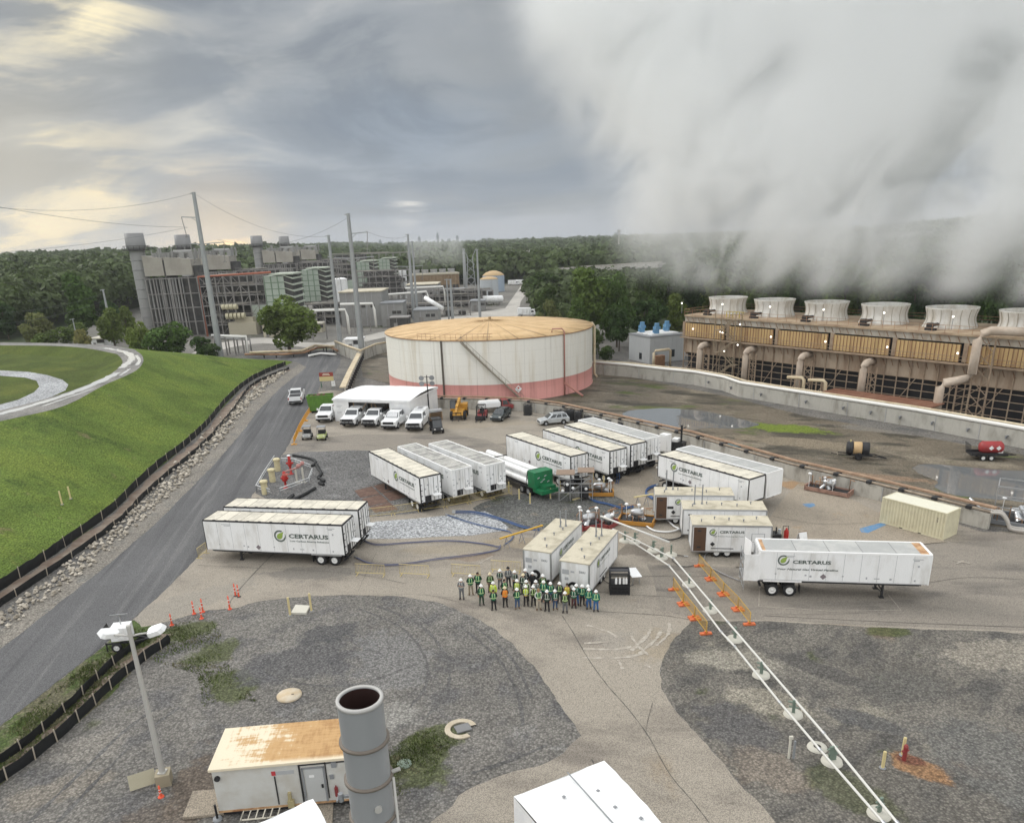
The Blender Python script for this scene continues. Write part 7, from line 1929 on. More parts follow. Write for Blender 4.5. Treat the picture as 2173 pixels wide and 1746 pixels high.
for lab, (x0, x1, yb, yt), dep, m_, rf in (('wide grey flat building with tan roof behind the two tall poles', (727, 815, 694, 622), 16, B_bld, P_rooft), ('grey block building right of the wide flat one', (812, 858, 694, 645), 10, B_bld, P_grey), ('grey building with tan roof below the brown far cooling tower', (866, 930, 652, 606), 18, B_bld, P_rooft), ('small pale cream hut by the pale road left of the poles', (664, 684, 706, 688), 5, B_crm, P_roofc),
											('white cabin beside the pipe bend between the two poles', (734, 769, 742, 727), 4, P_white, P_white), ('pale grey plant block far behind the white tank', (905, 985, 640, 618), 12, B_bld, P_grey), ('small grey block right of the twin poles', (1000, 1030, 660, 640), 8, B_bld, P_grey), ('white flat shed low behind the embankment pole', (195, 222, 738, 722), 6, P_white, P_roofc), ('dark louvred box behind the left tank rim', (829, 868, 700, 676), 6, B_dark, B_steel),
											('tall beige block behind the right pair of stacks', (640, 700, 600, 560), 20, B_case, B_case), ('grey hall left of the twin poles, behind the storage tank', (880, 930, 690, 660), 12, B_bld, P_grey), ('beige pump hall among the pipe racks', (560, 590, 716, 690), 8, B_crm, P_rooft)):
	a, b = at(x0, yb), at(x1, yb + (x1 - x0) * -.035); L_ = (b - a).length; yw = math.atan2((b - a).y, (b - a).x)
	h = max(2.5, z_at(a, yt)); t = local('plant_building', lab, 'building', a, yw)
	mb = MB(); mb.bb(0, L_, 0, dep, 0, h); mb.cur = 1
	for k in range(1, int(L_ / 2.2)): mb.bb(k * 2.2 - .04, k * 2.2 + .04, -.05, 0, 0, h)
	mb.build('wall', [m_, P_seam], t)
	mb = MB(); mb.bb(-.3, L_ + .3, -.3, dep + .3, h, h + .35); mb.build('roof', rf, t)
	mb = MB(); mb.bb(L_ * .2, L_ * .2 + min(2, L_ * .2), -.1, -.05, .1, min(2.6, h * .6)); mb.build('door', B_steel, t)
	mb = MB()
	for k in range(2): mb.bb(L_ * (.5 + .22 * k), L_ * (.5 + .22 * k) + 1.4, -.1, -.05, h * .55, h * .55 + 1.0)
	mb.build('window', B_dark, t)
def vtank(lab, x0, x1, yt, yb, Y, m_, dome, dm):
	p = ad((x0 + x1) / 2, yt, Y); R_ = (ad(x1, yt, Y) - ad(x0, yt, Y)).length / 2; h = p.z
	t = local('plant_tank', lab, 'tank', p); mb = MB(); mb.lathe([(R_, 0), (R_, h)], n=28); mb.build('shell', m_, t)
	mb = MB(); mb.lathe([(R_ + .1, h - .1), (R_ + .1, h), (R_ * .7, h + dome * .6), (R_ * .3, h + dome * .93), (0, h + dome)], n=28); mb.build('roof', dm, t)
	mb = MB(); mb.bar((R_ * .3, -R_ - .1, 0), (R_ * .3, -R_ - .1, h), .3, .15); mb.build('ladder', P_seam, t)
odome = mat('rust tan dome', (0.50, 0.36, 0.20), .8)
vtank('white upright tank beside the second green intake tower', 706, 736, 592, 628, 300, P_white, .5, P_trim)
vtank('pale upright tank with tan roof, front of the twin tanks by the road', 1018, 1057, 592, 626, 385, mat('pale blue grey shell', (.48, .51, .53), .6), 1.2, odome)
vtank('pale blue tank with tan dome, rear of the twin tanks by the road', 1024, 1070, 584, 616, 430, mat('pale blue shell', (.36, .43, .52), .6), 2.4, odome)
vtank('small white tank behind the lattice pole', 845, 862, 575, 600, 400, P_white, .4, P_trim)
t = local('bullet_tank', 'white horizontal bullet tank on saddles by the pale road', 'tank', at(1024, 648)); mb = MB(); mb.lathe([(0, -.4), (1.2, 0), (1.55, .5), (1.55, 8.5), (1.2, 9), (0, 9.4)], (0, 0, 2.4), 16, 'X'); mb.build('shell', P_white, t)
mb = MB(); mb.bb(1.2, 1.8, -1.2, 1.2, 0, 1.2); mb.bb(7, 7.6, -1.2, 1.2, 0, 1.2); mb.build('saddle', B_steel, t)
# second cooling tower far behind
t = local('cooling_tower', 'small brown cooling tower steaming lightly in the background plant', 'cooling tower', at(878, 622), .22); mb = MB(); mb.bb(0, 26, 0, 14, 0, 9.2); mb.build('casing', mat('far rust casing', (.21, .145, .085), .8, col2=(.29, .22, .14), scale=.3), t)
mb = MB(); mb.bb(-.4, 26.4, -.4, 14.4, 9.2, 10.0); mb.build('deck', B_crm, t)
for k in range(5):
	mb = MB(); mb.lathe([(2.2, 10), (1.8, 11), (2.1, 12), (1.9, 12), (1.7, 10.4)], (3 + 5 * k, 7, 0), 16); mb.build('fan_stack', B_bld, t)
mb = MB(); mb.bb(.4, 25.6, -.1, -.02, .4, 3.6); mb.build('louvre', B_dark, t)
mb = MB()
for k in range(14): mb.bar((k * 2, -.15, 0), (k * 2, -.15, 9.2), .2)
mb.build('frame', M_beam if 'M_beam' in globals() else W_beam, t)
# plant pipes
def prun(lab, pts, r, m_, legs=True):
	b0 = Vector((pts[0].x, pts[0].y, 0)); t = thing('pipe_run', lab, 'pipe', b0); mb = MB(); mb.tube([p - b0 for p in pts], r, 8); mb.build('pipe', m_, t)
	if legs:
		mb = MB()
		for a, b in zip(pts, pts[1:]):
			if abs(a.z - b.z) < 1.5:
				for k in range(4):
					p = a + (b - a) * ((k + .5) / 4) - b0; mb.bar((p.x, p.y, 0), (p.x, p.y, p.z - r), .3)
		if mb.v: mb.build('support', B_steel, t)
a = ad(441, 715, 250); prun('orange red pipe rising and bridging over the lattice steelwork', [Vector((a.x, 250, .5)), Vector((ad(420, 588, 250).x, 250, ad(420, 588, 250).z)), ad(575, 578, 256)], .35, B_orgp, False)
for lab, x0, y0, x1, y1, Y in (('long white pipe above the pale road left of the poles', 612, 661, 732, 657, 232), ('white pipe above the wide flat grey building', 722, 646, 790, 644, 250), ('white pipe bridging from the flat building towards the far tower', 812, 626, 905, 619, 300), ('white pipe right of the previous bridge, lower', 860, 612, 940, 608, 330)):
	a, b = ad(x0, y0, Y), ad(x1, y1, Y + 4); prun(lab, [a, b, Vector((b.x + .5, b.y, b.z - 2)), Vector((b.x + .6, b.y, 1))], .38, M_pipew)
a, b = ad(902, 632, 262), ad(940, 655, 258); prun('fat white duct sloping down behind the storage tank', [a, b], .75, P_white, False)
prun('white pipe gantry crossing the pale road behind the embankment', [ad(449, 745, 205), ad(449, 712, 205), ad(522, 714, 207), ad(527, 750, 206)], .38, M_pipew); prun('second grey pipe gantry beside the white one', [ad(455, 745, 208), ad(455, 717, 208), ad(530, 720, 210), ad(534, 748, 209)], .3, B_stk)
# transmission poles and wires
P_pole = mat('weathered grey pole', (0.30, 0.315, 0.32), .55, .25, col2=(0.36, 0.37, 0.37), scale=.2)
POLES = []
def pole(lab, xb, yb, yt, r, arms=(), name='transmission_pole', Y=None):
	p = at(xb, yb) if Y is None else Vector((ad(xb, yb, Y).x, Y, 0)); h = z_at(p, yt)
	t = local(name, lab, 'pole', p); mb = MB(); mb.cyl((0, 0, 0), (0, 0, h), r, r * .5, 10); mb.build('shaft', P_pole, t)
	for f, s, L_ in arms:
		z = h * f; mb = MB(); mb.bar((0, 0, z), (s * L_, 0, z + .25), .22); mb.bar((s * L_ * .35, 0, z - .05), (0, 0, z - 1.2), .12); am = mb.build('cross_arm', P_pole, t)
		mb = MB(); mb.bar((s * L_, 0, z + .25), (s * (L_ - .5), 0, z - 4.2), .14); mb.bar((s * (L_ - .5), 0, z - 4.2), (s * (L_ - .9), 0, z - 4.6), .2); mb.bar((s * (L_ - .5), 0, z - 4.2), (s * (L_ - .1), 0, z - 4.6), .2); mb.build('insulator', B_steel, am)
		POLES.append(p + Vector((s * (L_ - .5), 0, z - 4.6)))
	mb = MB(); mb.bar((-.9, 0, h - .3), (.5, 0, h - .1), .2); mb.build('cap_bracket', P_pole, t)
	POLES.append(p + Vector((0, 0, h))); return p, h
pole('tallest white transmission pole, leftmost of the big ones', 468, 757, 408, .85, ((.855, -1, 4.0), (.70, 1, 5.6), (.70, -1, 3)))
pole('transmission pole with right arm, between road bend and storage tank', 769, 757, 453, .8, ((.865, 1, 4.2), (.70, 1, 5.2), (.70, -1, 4.5)))
pole('transmission pole without arms left of the one with right arm', 722, 728, 499, .7, ((.8, -1, .8),))
pole('transmission pole with arms before the brown far cooling tower', 879, 679, 497, .7, ((.83, 1, 4), (.63, 1, 4.5), (.63, -1, 4.5)))
pole('thinner pole just right of the one before the far cooling tower', 887, 683, 512, .5)
pole('pair of big poles by the twin tanks, thicker left one', 988, 612, 528, 1.3, ((.25, 1, 5),))
pole('pair of big poles by the twin tanks, slimmer right one', 1019, 680, 529, .55)
pole('short square topped pole left behind the storage tank roof', 953, 680, 592, .4)
pole('short thick pole right of the square topped one', 961, 682, 592, .6)
pole('slanting grey utility pole rising behind the embankment track', 243, 731, 614, .5, (), 'utility_pole')
pole('short utility pole in front of the pale scrub on the left', 168, 738, 676, .25, (), 'utility_pole')
pole('lamp pole beside the broad dark tree', 606, 742, 705, .14, (), 'lamp_post')
pole('distant pole seen in the steam above the right fan', 2112, 668, 575, .45, (), 'utility_pole', 190)
W_m = mat('power line', (0.10, 0.11, 0.12), .6)
def wire(lab, a, b, sag):
	t = thing('power_line', lab, 'cable', a, 0, 'overhead power lines'); mb = MB(); mb.tube([(b - a) * (k / 14) + Vector((0, 0, -sag * 4 * (k / 14) * (1 - k / 14))) for k in range(15)], .028, 4); mb.build('wire', W_m, t)
wire('power line from the tallest pole arm to the upper left edge', ad(398, 482, 203), ad(-80, 425, 120), 1.0); wire('power line from the tallest pole top to the left edge', ad(410, 410, 203), ad(-80, 432, 170), 2.5); wire('lowest power line dipping from the tallest pole to the left edge', ad(398, 483, 203), ad(-80, 540, 190), 1.0)
wire('power line from the tallest pole top down to the second pole', ad(414, 412, 203), ad(690, 502, 224), 3.0); wire('power line between the second and the armed pole top', ad(460, 508, 203), ad(745, 458, 194), 3.5); wire('low power line from the utility pole to the left edge', ad(214, 625, 235), ad(-60, 665, 215), 1.5); wire('lower line below that one from the utility pole', ad(216, 640, 235), ad(-60, 690, 215), 1.5)
wire('power line from the armed pole towards the lattice pole', ad(776, 490, 194), ad(868, 500, 240), 1.2)
# far lattice mast
p = at(1004, 590); t = local('lattice_mast', 'small lattice frame between the pair of big poles', 'mast', ad(998, 560, 400)); h = ad(998, 545, 400).z; mb = MB()
for s in (-1, 1): mb.bar((s * 2.4, 0, 0), (s * 1.2, 0, h), .35); mb.bar((s * 1.2, 0, h), (s * 3.4, 0, h + 4), .3)
for k in range(5): mb.bar((-2.2, 0, h * k / 5), (2, 0, h * (k + 1) / 5), .2); mb.bar((2.2, 0, h * k / 5), (-2, 0, h * (k + 1) / 5), .2)
mb.build('frame', P_pole, t)
for lab, x, y in (('white lorry parked at the end of the pale road by the trees', 1098, 672), ('white van far up the pale road beyond the twin tanks', 1078, 606), ('white pickup far up the pale road right of the van', 1094, 605)):
	p = at(x, y); t = thing('parked_truck', lab, 'truck', p, -.25); mb = MB(); mb.bb(0, 4.6, 0, 2.3, .7, 3.0); mb.build('box', P_white, t); mb = MB(); mb.side([(4.8, .6), (6.8, .6), (6.8, 1.4), (6.2, 2.4), (4.8, 2.4)], .1, 2.2); c_ = mb.build('cab', P_white, t); mb = MB(); mb.quad((6.83, .3, 1.45), (6.83, 2.0, 1.45), (6.26, 2.0, 2.3), (6.26, .3, 2.3)); mb.bb(5.2, 6.1, .05, .1, 1.5, 2.2); mb.build('window', V_glass, c_)
	for xw in (1, 5.8):
		for y_, s in ((.1, -1), (2.2, 1)): wheel(t, xw, y_, .45, .45, .3, s)
# ------------------------------------------------------------------ foreground: lamp mast, shed, stack, silt fences, pipelines, barriers
P_mast = mat('galvanised lamp mast', (0.47, 0.46, 0.43), .55, .2, var=.05)
bp = at(350, 1660); HL = 0
HL = z_at(bp, 1350)
t = thing('lamp_mast', 'tall grey lamp mast with two white floodlights in the gravel', 'lamp', (bp.x, bp.y, 0))
mb = MB(); mb.box((0, 0, .3), (.75, .75, .8), .3); mb.build('footing', mat('yellowish concrete footing', (0.32, 0.28, 0.20), .9), t, bevel=.02)
mb = MB(); mb.cyl((0, 0, .7), (0, 0, HL + .5), .16, .10, 12); mb.bb(-.2, .2, -.2, .2, .7, .76); mb.cyl((0, 0, HL + .5), (0, 0, HL + .62), .12, .1, 10); mb.build('pole', P_mast, t)
for sx, yy in ((-1, .1), (1, .25)):
	mb = MB(); mb.tube([(0, 0, HL), (sx * .35, yy * .4, HL + .06), (sx * .85, yy, HL + .05)], .05, 8); a = mb.build('arm', P_mast, t)
	mb = MB()
	c = Vector((sx * 1.15, yy + .1, HL + .1))
	q = Matrix.Rotation(sx * -.55 + .4, 3, 'Z') @ Matrix.Rotation(sx * -.35, 3, 'Y') @ Matrix.Rotation(.35, 3, 'X')
	out = [(-.5, -.22), (-.34, -.33), (.34, -.33), (.52, -.16), (.52, .16), (.34, .33), (-.34, .33), (-.5, .22)]
	lo = [c + q @ Vector((x, y, -.10)) for x, y in out]; hi = [c + q @ Vector((x * .84, y * .84, .16)) for x, y in out]; n8 = 8
	mb.add(lo + hi, [tuple(range(7, -1, -1)), tuple(range(8, 16))] + [(i, (i + 1) % 8, 8 + (i + 1) % 8, 8 + i) for i in range(8)], False)
	l = mb.build('floodlight', P_white, t, bevel=.02)
# mobile light tower trailer behind it
bp2 = at(262, 1372)
t = thing('light_tower', 'white light tower trailer with spoked wheel beside the lamp mast top', 'trailer', (bp2.x, bp2.y, 0), .15)
mb = MB(); mb.bb(-.5, .75, -.55, .55, .75, 1.75); mb.bb(-.3, .5, -.58, -.55, .9, 1.5); mb.build('cabinet', P_white, t, bevel=.03)
mb = MB(); mb.quad((-.75, -.6, 1.0), (-.75, .5, 1.0), (-.95, .5, 1.8), (-.95, -.6, 1.8)); mb.bb(-.8, -.62, -.4, .3, .9, 1.5); mb.build('dark_panel', P_black, t)
mb = MB(); mb.bb(-.9, 1.0, -.45, -.38, .5, .6); mb.bb(-.9, 1.0, .38, .45, .5, .6); mb.bar((1, -.4, .55), (1.9, 0, .5), .08); mb.bar((1, .4, .55), (1.9, 0, .5), .08); mb.bar((-.9, .5, 0), (-.9, .5, .9), .07); mb.bar((1.2, .45, 0), (1.2, .45, .8), .07); mb.bar((-.9, -.5, 0), (-.9, -.5, .7), .07); mb.build('frame', P_dark, t)
wheel(t, -.15, -.72, .36, .36, .22, -1); wheel(t, -.15, .72, .36, .36, .22, 1)
mb = MB(); mb.cyl((.1, .2, 1.75), (.1, .2, 2.5), .05, n=6); mb.bar((-.5, .2, 2.5), (.7, .2, 2.5), .06); mb.build('mast', P_alu, t)
# silt fences
F_blk = mat('black silt fabric', (0.016, 0.017, 0.018), .7, var=.2)
F_post = mat('weathered stake', (0.42, 0.37, 0.30), .85)
def silt_fence(label, px, z=0.0, hgt=.85, stakes=2.2, lean=0, side=1, out=.0):
	pts = [Vector(p) for p in catmull([tuple(at(x, y, z)) for x, y in px], 8)]
	# resample
	q = [pts[0]]
	for p in pts[1:]:
		if (p - q[-1]).length > .75: q.append(p)
	b0 = Vector((q[0].x, q[0].y, 0)); t = thing('silt_fence', label, 'fence', b0)
	mb = MB(); n = len(q); vs = []
	for i, p in enumerate(q):
		w_ = .07 * math.sin(i * 2.1) + random.uniform(-.04, .04)
		vs += [p - b0 + Vector((w_ * .5, w_ * .3, -.05)), p - b0 + Vector((w_ + .02, w_, hgt * .5)), p - b0 + Vector((w_ * .4 + lean, 0, hgt + random.uniform(-.09, .05)))]
	mb.add(vs, [(3 * i + k, 3 * i + 3 + k, 3 * i + 4 + k, 3 * i + 1 + k) for i in range(n - 1) for k in (0, 1)], False)
	f = mb.build('fabric', F_blk, t)
	sl = f.modifiers.new('thick', 'SOLIDIFY'); sl.thickness = .012
	d = 0; last = None
	cnt = 0
	for i in range(1, n):
		d += (q[i] - q[i - 1]).length
		if d > stakes and cnt < 90:
			d = 0; cnt += 1
			mb = MB(); p = q[i] - b0; mb.bar(p + Vector((side * .07, -.05, -.1)), p + Vector((side * .07 + lean + random.uniform(-.06, .06), -.05, hgt + .16)), .055); mb.build('stake', F_post, t)
	return t
random.seed(4)
UP = [(-150, 1352), (-60, 1294), (0, 1253), (86, 1196), (166, 1139), (223, 1098), (260, 1066), (281, 1043), (312, 1014), (343, 986), (390, 949), (416, 926), (442, 900), (482, 852), (522, 815), (563, 792), (606, 775)]
silt_fence('long black silt fence along the grass bank, upper of two', UP, .05, .95, 3.2)
silt_fence('long black silt fence below the upper one, nearer the stones', [(x + 14, y + 24 - max(0, (1100 - y)) * .02) if y > 850 else (x + 8, y + 9) for x, y in UP], .02, .6, 3.4)
LO = [(-80, 1682), (-20, 1650), (60, 1594), (100, 1562), (160, 1508), (205, 1462), (250, 1420), (300, 1380), (340, 1352), (352, 1342)]
silt_fence('black silt fence with pale stakes along the near verge, road side', [(x - 8, y - 10) for x, y in LO[:-1]], 0, .6, 1.5)
silt_fence('black silt fence with pale stakes along the gravel edge, nearest camera', [(x + 14, y + 16) for x, y in LO], 0, .72, 1.5)
mb = MB(); ribbon(mb, catmull([tuple(at(x + 7, y + 10)) for x, y in UP], 5), 1.3, .035, .5)
o = mb.build('soil_strip', mat('brown soil between fences', (0.16, 0.115, 0.085), .9, col2=(.24, .2, .16), scale=.8)); o['kind'] = 'structure'
mb = MB(); ribbon(mb, catmull([tuple(at(x + 3, y + 3)) for x, y in LO], 5), .8, .012, .5)
o = mb.build('soil_strip', MATS['brown soil between fences']); o['kind'] = 'structure'
# rusty roofed shed
a, b = at(463, 1722), at(735, 1700)
S0 = a.copy(); sv = (b - a).normalized(); SYW = math.atan2(sv.y, sv.x)
p_tl, p_tr = at(440, 1634, 3.0), at(736, 1607, 3.0)
SYW = math.atan2((p_tr - p_tl).y, (p_tr - p_tl).x)
p_bl = at(474, 1545, 3.0); SD = (p_bl - p_tl).length
SL_ = 7.6
t = thing('equipment_shed', 'white equipment shed with rust streaked cream roof left of the grey stack', 'shed', (p_tl.x, p_tl.y, 0), SYW)
sh_w = mat('off white shed cladding', (0.56, 0.56, 0.53), .6, col2=(0.48, 0.46, 0.41), scale=.9, var=.04)
mb = MB(); mb.bb(.12, SL_ - .12, .12, SD - .12, .35, 2.85); mb.cur = 1; mb.bb(.1, SL_ - .1, .105, .12, .30, .42)
mb.build('wall', [sh_w, P_rustw], t)
rm = bpy.data.materials.new('rust streaked cream roof'); rm.use_nodes = True; nt_ = rm.node_tree; _b = nt_.nodes['Principled BSDF']; _b.inputs['Roughness'].default_value = .75
_o = N(nt_, 'ShaderNodeTexCoord').outputs['Object']
_f1 = noise(nt_, mapv(nt_, _o, scale=(1.1, 1.1, 1)), .55, 8, .68)
_f2 = noise(nt_, mapv(nt_, _o, scale=(5.0, .6, 1)), 1.3, 6, .65)
_f3 = noise(nt_, mapv(nt_, _o, scale=(.5, 4.0, 1)), 1.6, 6, .65)
_sx = N(nt_, 'ShaderNodeSeparateXYZ', {0: _o})
_edge = mth(nt_, 'MULTIPLY', rng(nt_, _sx.outputs[0], .5, 4.5, -.05, .12), 1.0)
_m = mth(nt_, 'ADD', mth(nt_, 'ADD', mth(nt_, 'MULTIPLY', _f1, .5), mth(nt_, 'ADD', mth(nt_, 'MULTIPLY', _f2, .3), mth(nt_, 'MULTIPLY', _f3, .3))), _edge)
_inset = mth(nt_, 'MULTIPLY', rng(nt_, _sx.outputs[1], 0.0, .45), rng(nt_, _sx.outputs[0], .1, .7))
_c = mixc(nt_, mth(nt_, 'MULTIPLY', rng(nt_, _m, .50, .60), _inset), (0.68, 0.60, 0.45), (0.47, 0.29, 0.125))
_c = mixc(nt_, mth(nt_, 'MULTIPLY', rng(nt_, _m, .62, .75), mth(nt_, 'MULTIPLY', _inset, .7)), _c, (0.30, 0.155, 0.055))
nt_.links.new(_c, _b.inputs['Base Color'])
mb = MB(); mb.bb(0, SL_, 0, SD, 2.85, 3.0); mb.build('roof', rm, t, bevel=.015)
mb = MB(); mb.bb(4.55, 5.45, .085, .119, .45, 2.45); d = mb.build('door', mat('pale grey door', (0.50, 0.51, 0.50), .5), t)
mb = MB(); mb.bb(5.3, 5.4, .04, .085, 1.3, 1.5); mb.build('handle', P_dark, d)
mb = MB(); mb.bb(4.75, 5.0, .078, .085, 1.95, 2.1); mb.build('notice', P_white, d)
mb = MB()
for x in (4.45, 5.5): mb.bb(x - .05, x + .04, .07, .119, .42, 2.55)
mb.bb(4.4, 5.54, .07, .119, 2.47, 2.56); mb.build('door_frame', P_grey, t)
mb = MB(); mb.bb(2.95, 3.15, .10, .119, 2.25, 2.5); mb.build('sign', mat('red square sign', (.5, .05, .06), .5), t)
mb = MB(); mb.bb(3.16, 4.05, .10, .119, 2.27, 2.48); mb.build('sign_plate', P_seam, t)
mb = MB(); mb.bb(3.05, 3.11, .08, .119, .5, 2.2); mb.bb(4.28, 4.36, .07, .119, .5, 2.75); mb.bar((5.6, .1, 2.8), (5.6, .1, .6), .05); mb.bar((4.3, .1, 2.72), (7, .1, 2.72), .05); mb.build('conduit', P_dark, t)
mb = MB(); mb.cyl((.35, .0, 2.4), (.35, .12, 2.4), .14, n=12); mb.build('vent', P_dark, t)
mb = MB(); mb.bb(5.75, 5.95, .06, .119, 1.75, 2.0); mb.bb(5.9, 6.15, .04, .119, 2.45, 2.75); mb.build('switch_box', P_grey, t)
mb = MB(); mb.cyl((6.0, .02, .75), (6.0, .02, 1.25), .09, .09, 10); mb.cyl((6.0, .02, 1.25), (6.0, .02, 1.38), .05, .03, 8); mb.build('fire_extinguisher', V_maroon, t)
mb = MB(); mb.bb(3.55, 3.85, -.1, .119, .35, .75); mb.bb(3.6, 3.75, -.05, .119, .75, 1.2); mb.build('meter_box', mat('yellowed box', (.42, .36, .2), .7), t)
mb = MB(); mb.bb(.1, SL_ - .1, .3, SD - .2, 0, .35); mb.build('footing', P_dark, t)
mb = MB()
for k in range(6): mb.bar((1.2 + k * .36, -.3, .08), (1.3 + k * .36, .15, .30), .05)
mb.bar((1.2, -.3, .08), (3.1, -.3, .08), .06); mb.bar((1.3, .15, .3), (3.2, .15, .3), .06); mb.build('step_grate', P_roofc, t)
for nm, lab, px in (('concrete_pad', 'yellowish concrete pad left of the shed corner', [(388, 1738), (410, 1682), (462, 1678), (476, 1730)]), ('concrete_pad', 'concrete slab between the shed door and the grey stack', [(640, 1712), (708, 1700), (705, 1760), (650, 1770)])):
	mb = MB(); mb.prism([(at(*p).x, at(*p).y) for p in px], 0, .14); single(mb, nm, G_slab, lab, 'pad')
p = at(462, 1738); t2 = thing('bollard', 'short black bollard on a round foot by the shed corner', 'bollard', p)
mb = MB(); mb.lathe([(0, .1), (.22, .1), (.24, 0)], n=14); mb.build('foot', P_grey, t2)
mb = MB(); mb.cyl((0, 0, .1), (0, 0, .9), .06, n=8); mb.build('post', P_black, t2)
# exhaust stack
_c0, _c1 = at(763, 1480, 10.0), None
St = at(763, 1481, 13.5)
t = thing('exhaust_stack', 'big grey exhaust stack with dark open mouth in the foreground', 'chimney', (St.x, St.y, 0))
SR = (at(810, 1481, 13.5) - at(715, 1481, 13.5)).length / 2
S_gr = mat('grey painted stack', (0.25, 0.26, 0.265), .45, col2=(0.30, 0.305, 0.305), scale=.5, var=.03, stretch=(1, 1, .2))
mb = MB(); mb.lathe([(SR * 1.02, 0), (SR, 13.35), (SR, 13.48), (SR * .90, 13.48), (SR * .89, 13.3)], n=48); mb.build('shaft', S_gr, t)
mb = MB(); mb.lathe([(SR * .89, 13.45), (SR * .88, 5.0), (0, 5.0)], n=48); mb.build('bore', mat('dark bore', (0.03, 0.012, 0.010), .8), t)  # inside of the stack coloured near black
mb = MB(); mb.lathe([(SR * .89, 13.47), (SR * .89, 13.52), (SR * 1.04, 13.52), (SR * 1.04, 13.40), (SR, 13.40)], n=48); mb.build('rim', mat('pale rim', (0.45, 0.44, 0.42), .5), t)
for z in (12.0, 10.55, 9.05, 7.5, 6.0):
	mb = MB(); mb.lathe([(SR, z - .06), (SR + .09, z - .05), (SR + .09, z + .03), (SR, z + .04)], n=48); mb.build('stiffener_ring', mat('brownish ring', (0.17, 0.145, 0.12), .6), t)
mb = MB(); mb.tube([(SR, 0, 0), (SR + .12, -.2, 3), (SR + .12, -.2, 10.6)], .05, 6); mb.cyl((SR + .05, .1, 10.6), (SR + .3, .1, 10.7), .07, n=8)
mb.cyl((SR * .45, -SR * .85, 9.75), (SR * .5, -SR * 1.02, 9.75), .12, n=14); mb.build('fitting', P_mast, t)
mb = MB(); mb.bar((-SR * .98, -.1, 9.85), (-SR - .35, -.15, 9.85), .08); mb.cyl((-SR - .25, -.15, 9.7), (-SR - .25, -.15, 10.0), .09, n=8); mb.bar((-SR - .35, -.3, 9.8), (-SR - .35, .1, 9.8), .06); mb.build('valve', P_grey, t)
# white canopy tops at the bottom edge
def canopy(label, pl, z, drop):
	t = thing('white_canopy', label, 'tent', (0, 0, 0)); P_ = [at(x, y, z) for x, y in pl]
	t.location = (sum(p.x for p in P_) / len(P_), sum(p.y for p in P_) / len(P_), 0)
	q = [p - t.location for p in P_]
	mb = MB(); n = 10
	A, B, C_, D_ = q
	g = [[(A + (B - A) * (i / n)) * (1 - j / n) + (D_ + (C_ - D_) * (i / n)) * (j / n) + Vector((0, 0, random.uniform(-.05, .05) + .12 * math.sin(PI * i / n))) for i in range(n + 1)] for j in range(n + 1)]
	mb.add([p for r_ in g for p in r_], [(j * (n + 1) + i, j * (n + 1) + i + 1, (j + 1) * (n + 1) + i + 1, (j + 1) * (n + 1) + i) for j in range(n) for i in range(n)], True)
	mb.build('roof', P_tarp, t)
	mb = MB()
	for i in range(4):
		a, b = q[i], q[(i + 1) % 4]
		m_ = 8
		top = [a + (b - a) * (k / m_) for k in range(m_ + 1)]; bot = [p + Vector((random.uniform(-.05, .05), random.uniform(-.05, .05), -drop)) for p in top]
		mb.add(top + bot, [(k, k + 1, m_ + 2 + k, m_ + 1 + k) for k in range(m_)], True)
	mb.build('wall', P_tarp, t)
	mb = MB()
	for p in q: mb.bar((p.x * .97, p.y * .97, 0), (p.x * .97, p.y * .97, z - .05), .08)
	mb.build('post', P_alu, t)
	return t, q
t, q = canopy('white tarpaulin canopy at the bottom edge beside the driveway', [(1282, 1613), (1418, 1762), (1290, 1930), (1090, 1690)], 3.4, 2.6)
mb = MB(); a = q[0] + (q[3] - q[0]) * .42; b = q[1] + (q[2] - q[1]) * .42; mb.bar(a + Vector((0, 0, .17)), b + Vector((0, 0, .17)), .06, .02); mb.build('tarp_seam', P_grey, t)
for u_, v_ in ((.3, .3), (.52, .28), (.2, .62), (.75, .15), (.6, .7)):
	mb = MB(); c = (q[0] + (q[1] - q[0]) * u_) * (1 - v_) + (q[3] + (q[2] - q[3]) * u_) * v_; mb.box(c + Vector((0, 0, .14)), (.14, .14, .02), .7); mb.build('patch', P_grey, t)
t, q = canopy('white tarpaulin canopy corner at the bottom edge left of the grey stack', [(664, 1694), (700, 1760), (660, 1900), (520, 1760)], 3.4, 2.6)
# twin white pipelines on pedestals
PG = mat('green grey pipe support', (0.17, 0.22, 0.18), .6)
PC = mat('pale concrete pedestal', (0.55, 0.53, 0.46), .8, var=.06)
def pipeline(label, px, r, z):
	pts = [at(x, y, z) for x, y in px]; b0 = Vector((pts[0].x, pts[0].y, 0))
	t = thing('pipeline', label, 'pipe', b0); mb = MB(); mb.tube([p - b0 for p in pts], r, 10); mb.build('pipe', mat('dull white pipe', (.62, .61, .57), .6, var=.05), t)
	mb = MB()
	for i in range(1, len(pts) - 1):
		d = (pts[i + 1] - pts[i]).normalized(); mb.cyl(pts[i] - b0 - d * .12, pts[i] - b0 + d * .12, r * 1.45, n=10)
	mb.build('flange', P_alu, t); return t
pipeline('upper of two white pipelines slanting to the bottom right corner', [(1275, 1095), (1420, 1150)], .09, 2.6)
pipeline('longest white pipeline, right of the twin running to the bottom right corner', [(1300, 1122), (1430, 1185), (1545, 1320), (1748, 1555), (1905, 1746), (1960, 1815)], .068, .95)
pipeline('white pipeline, left of the twin running to the bottom right corner', [(1330, 1142), (1420, 1200), (1462, 1250), (1530, 1340), (1560, 1372), (1655, 1490), (1740, 1590), (1876, 1746), (1930, 1810)], .068, .62)
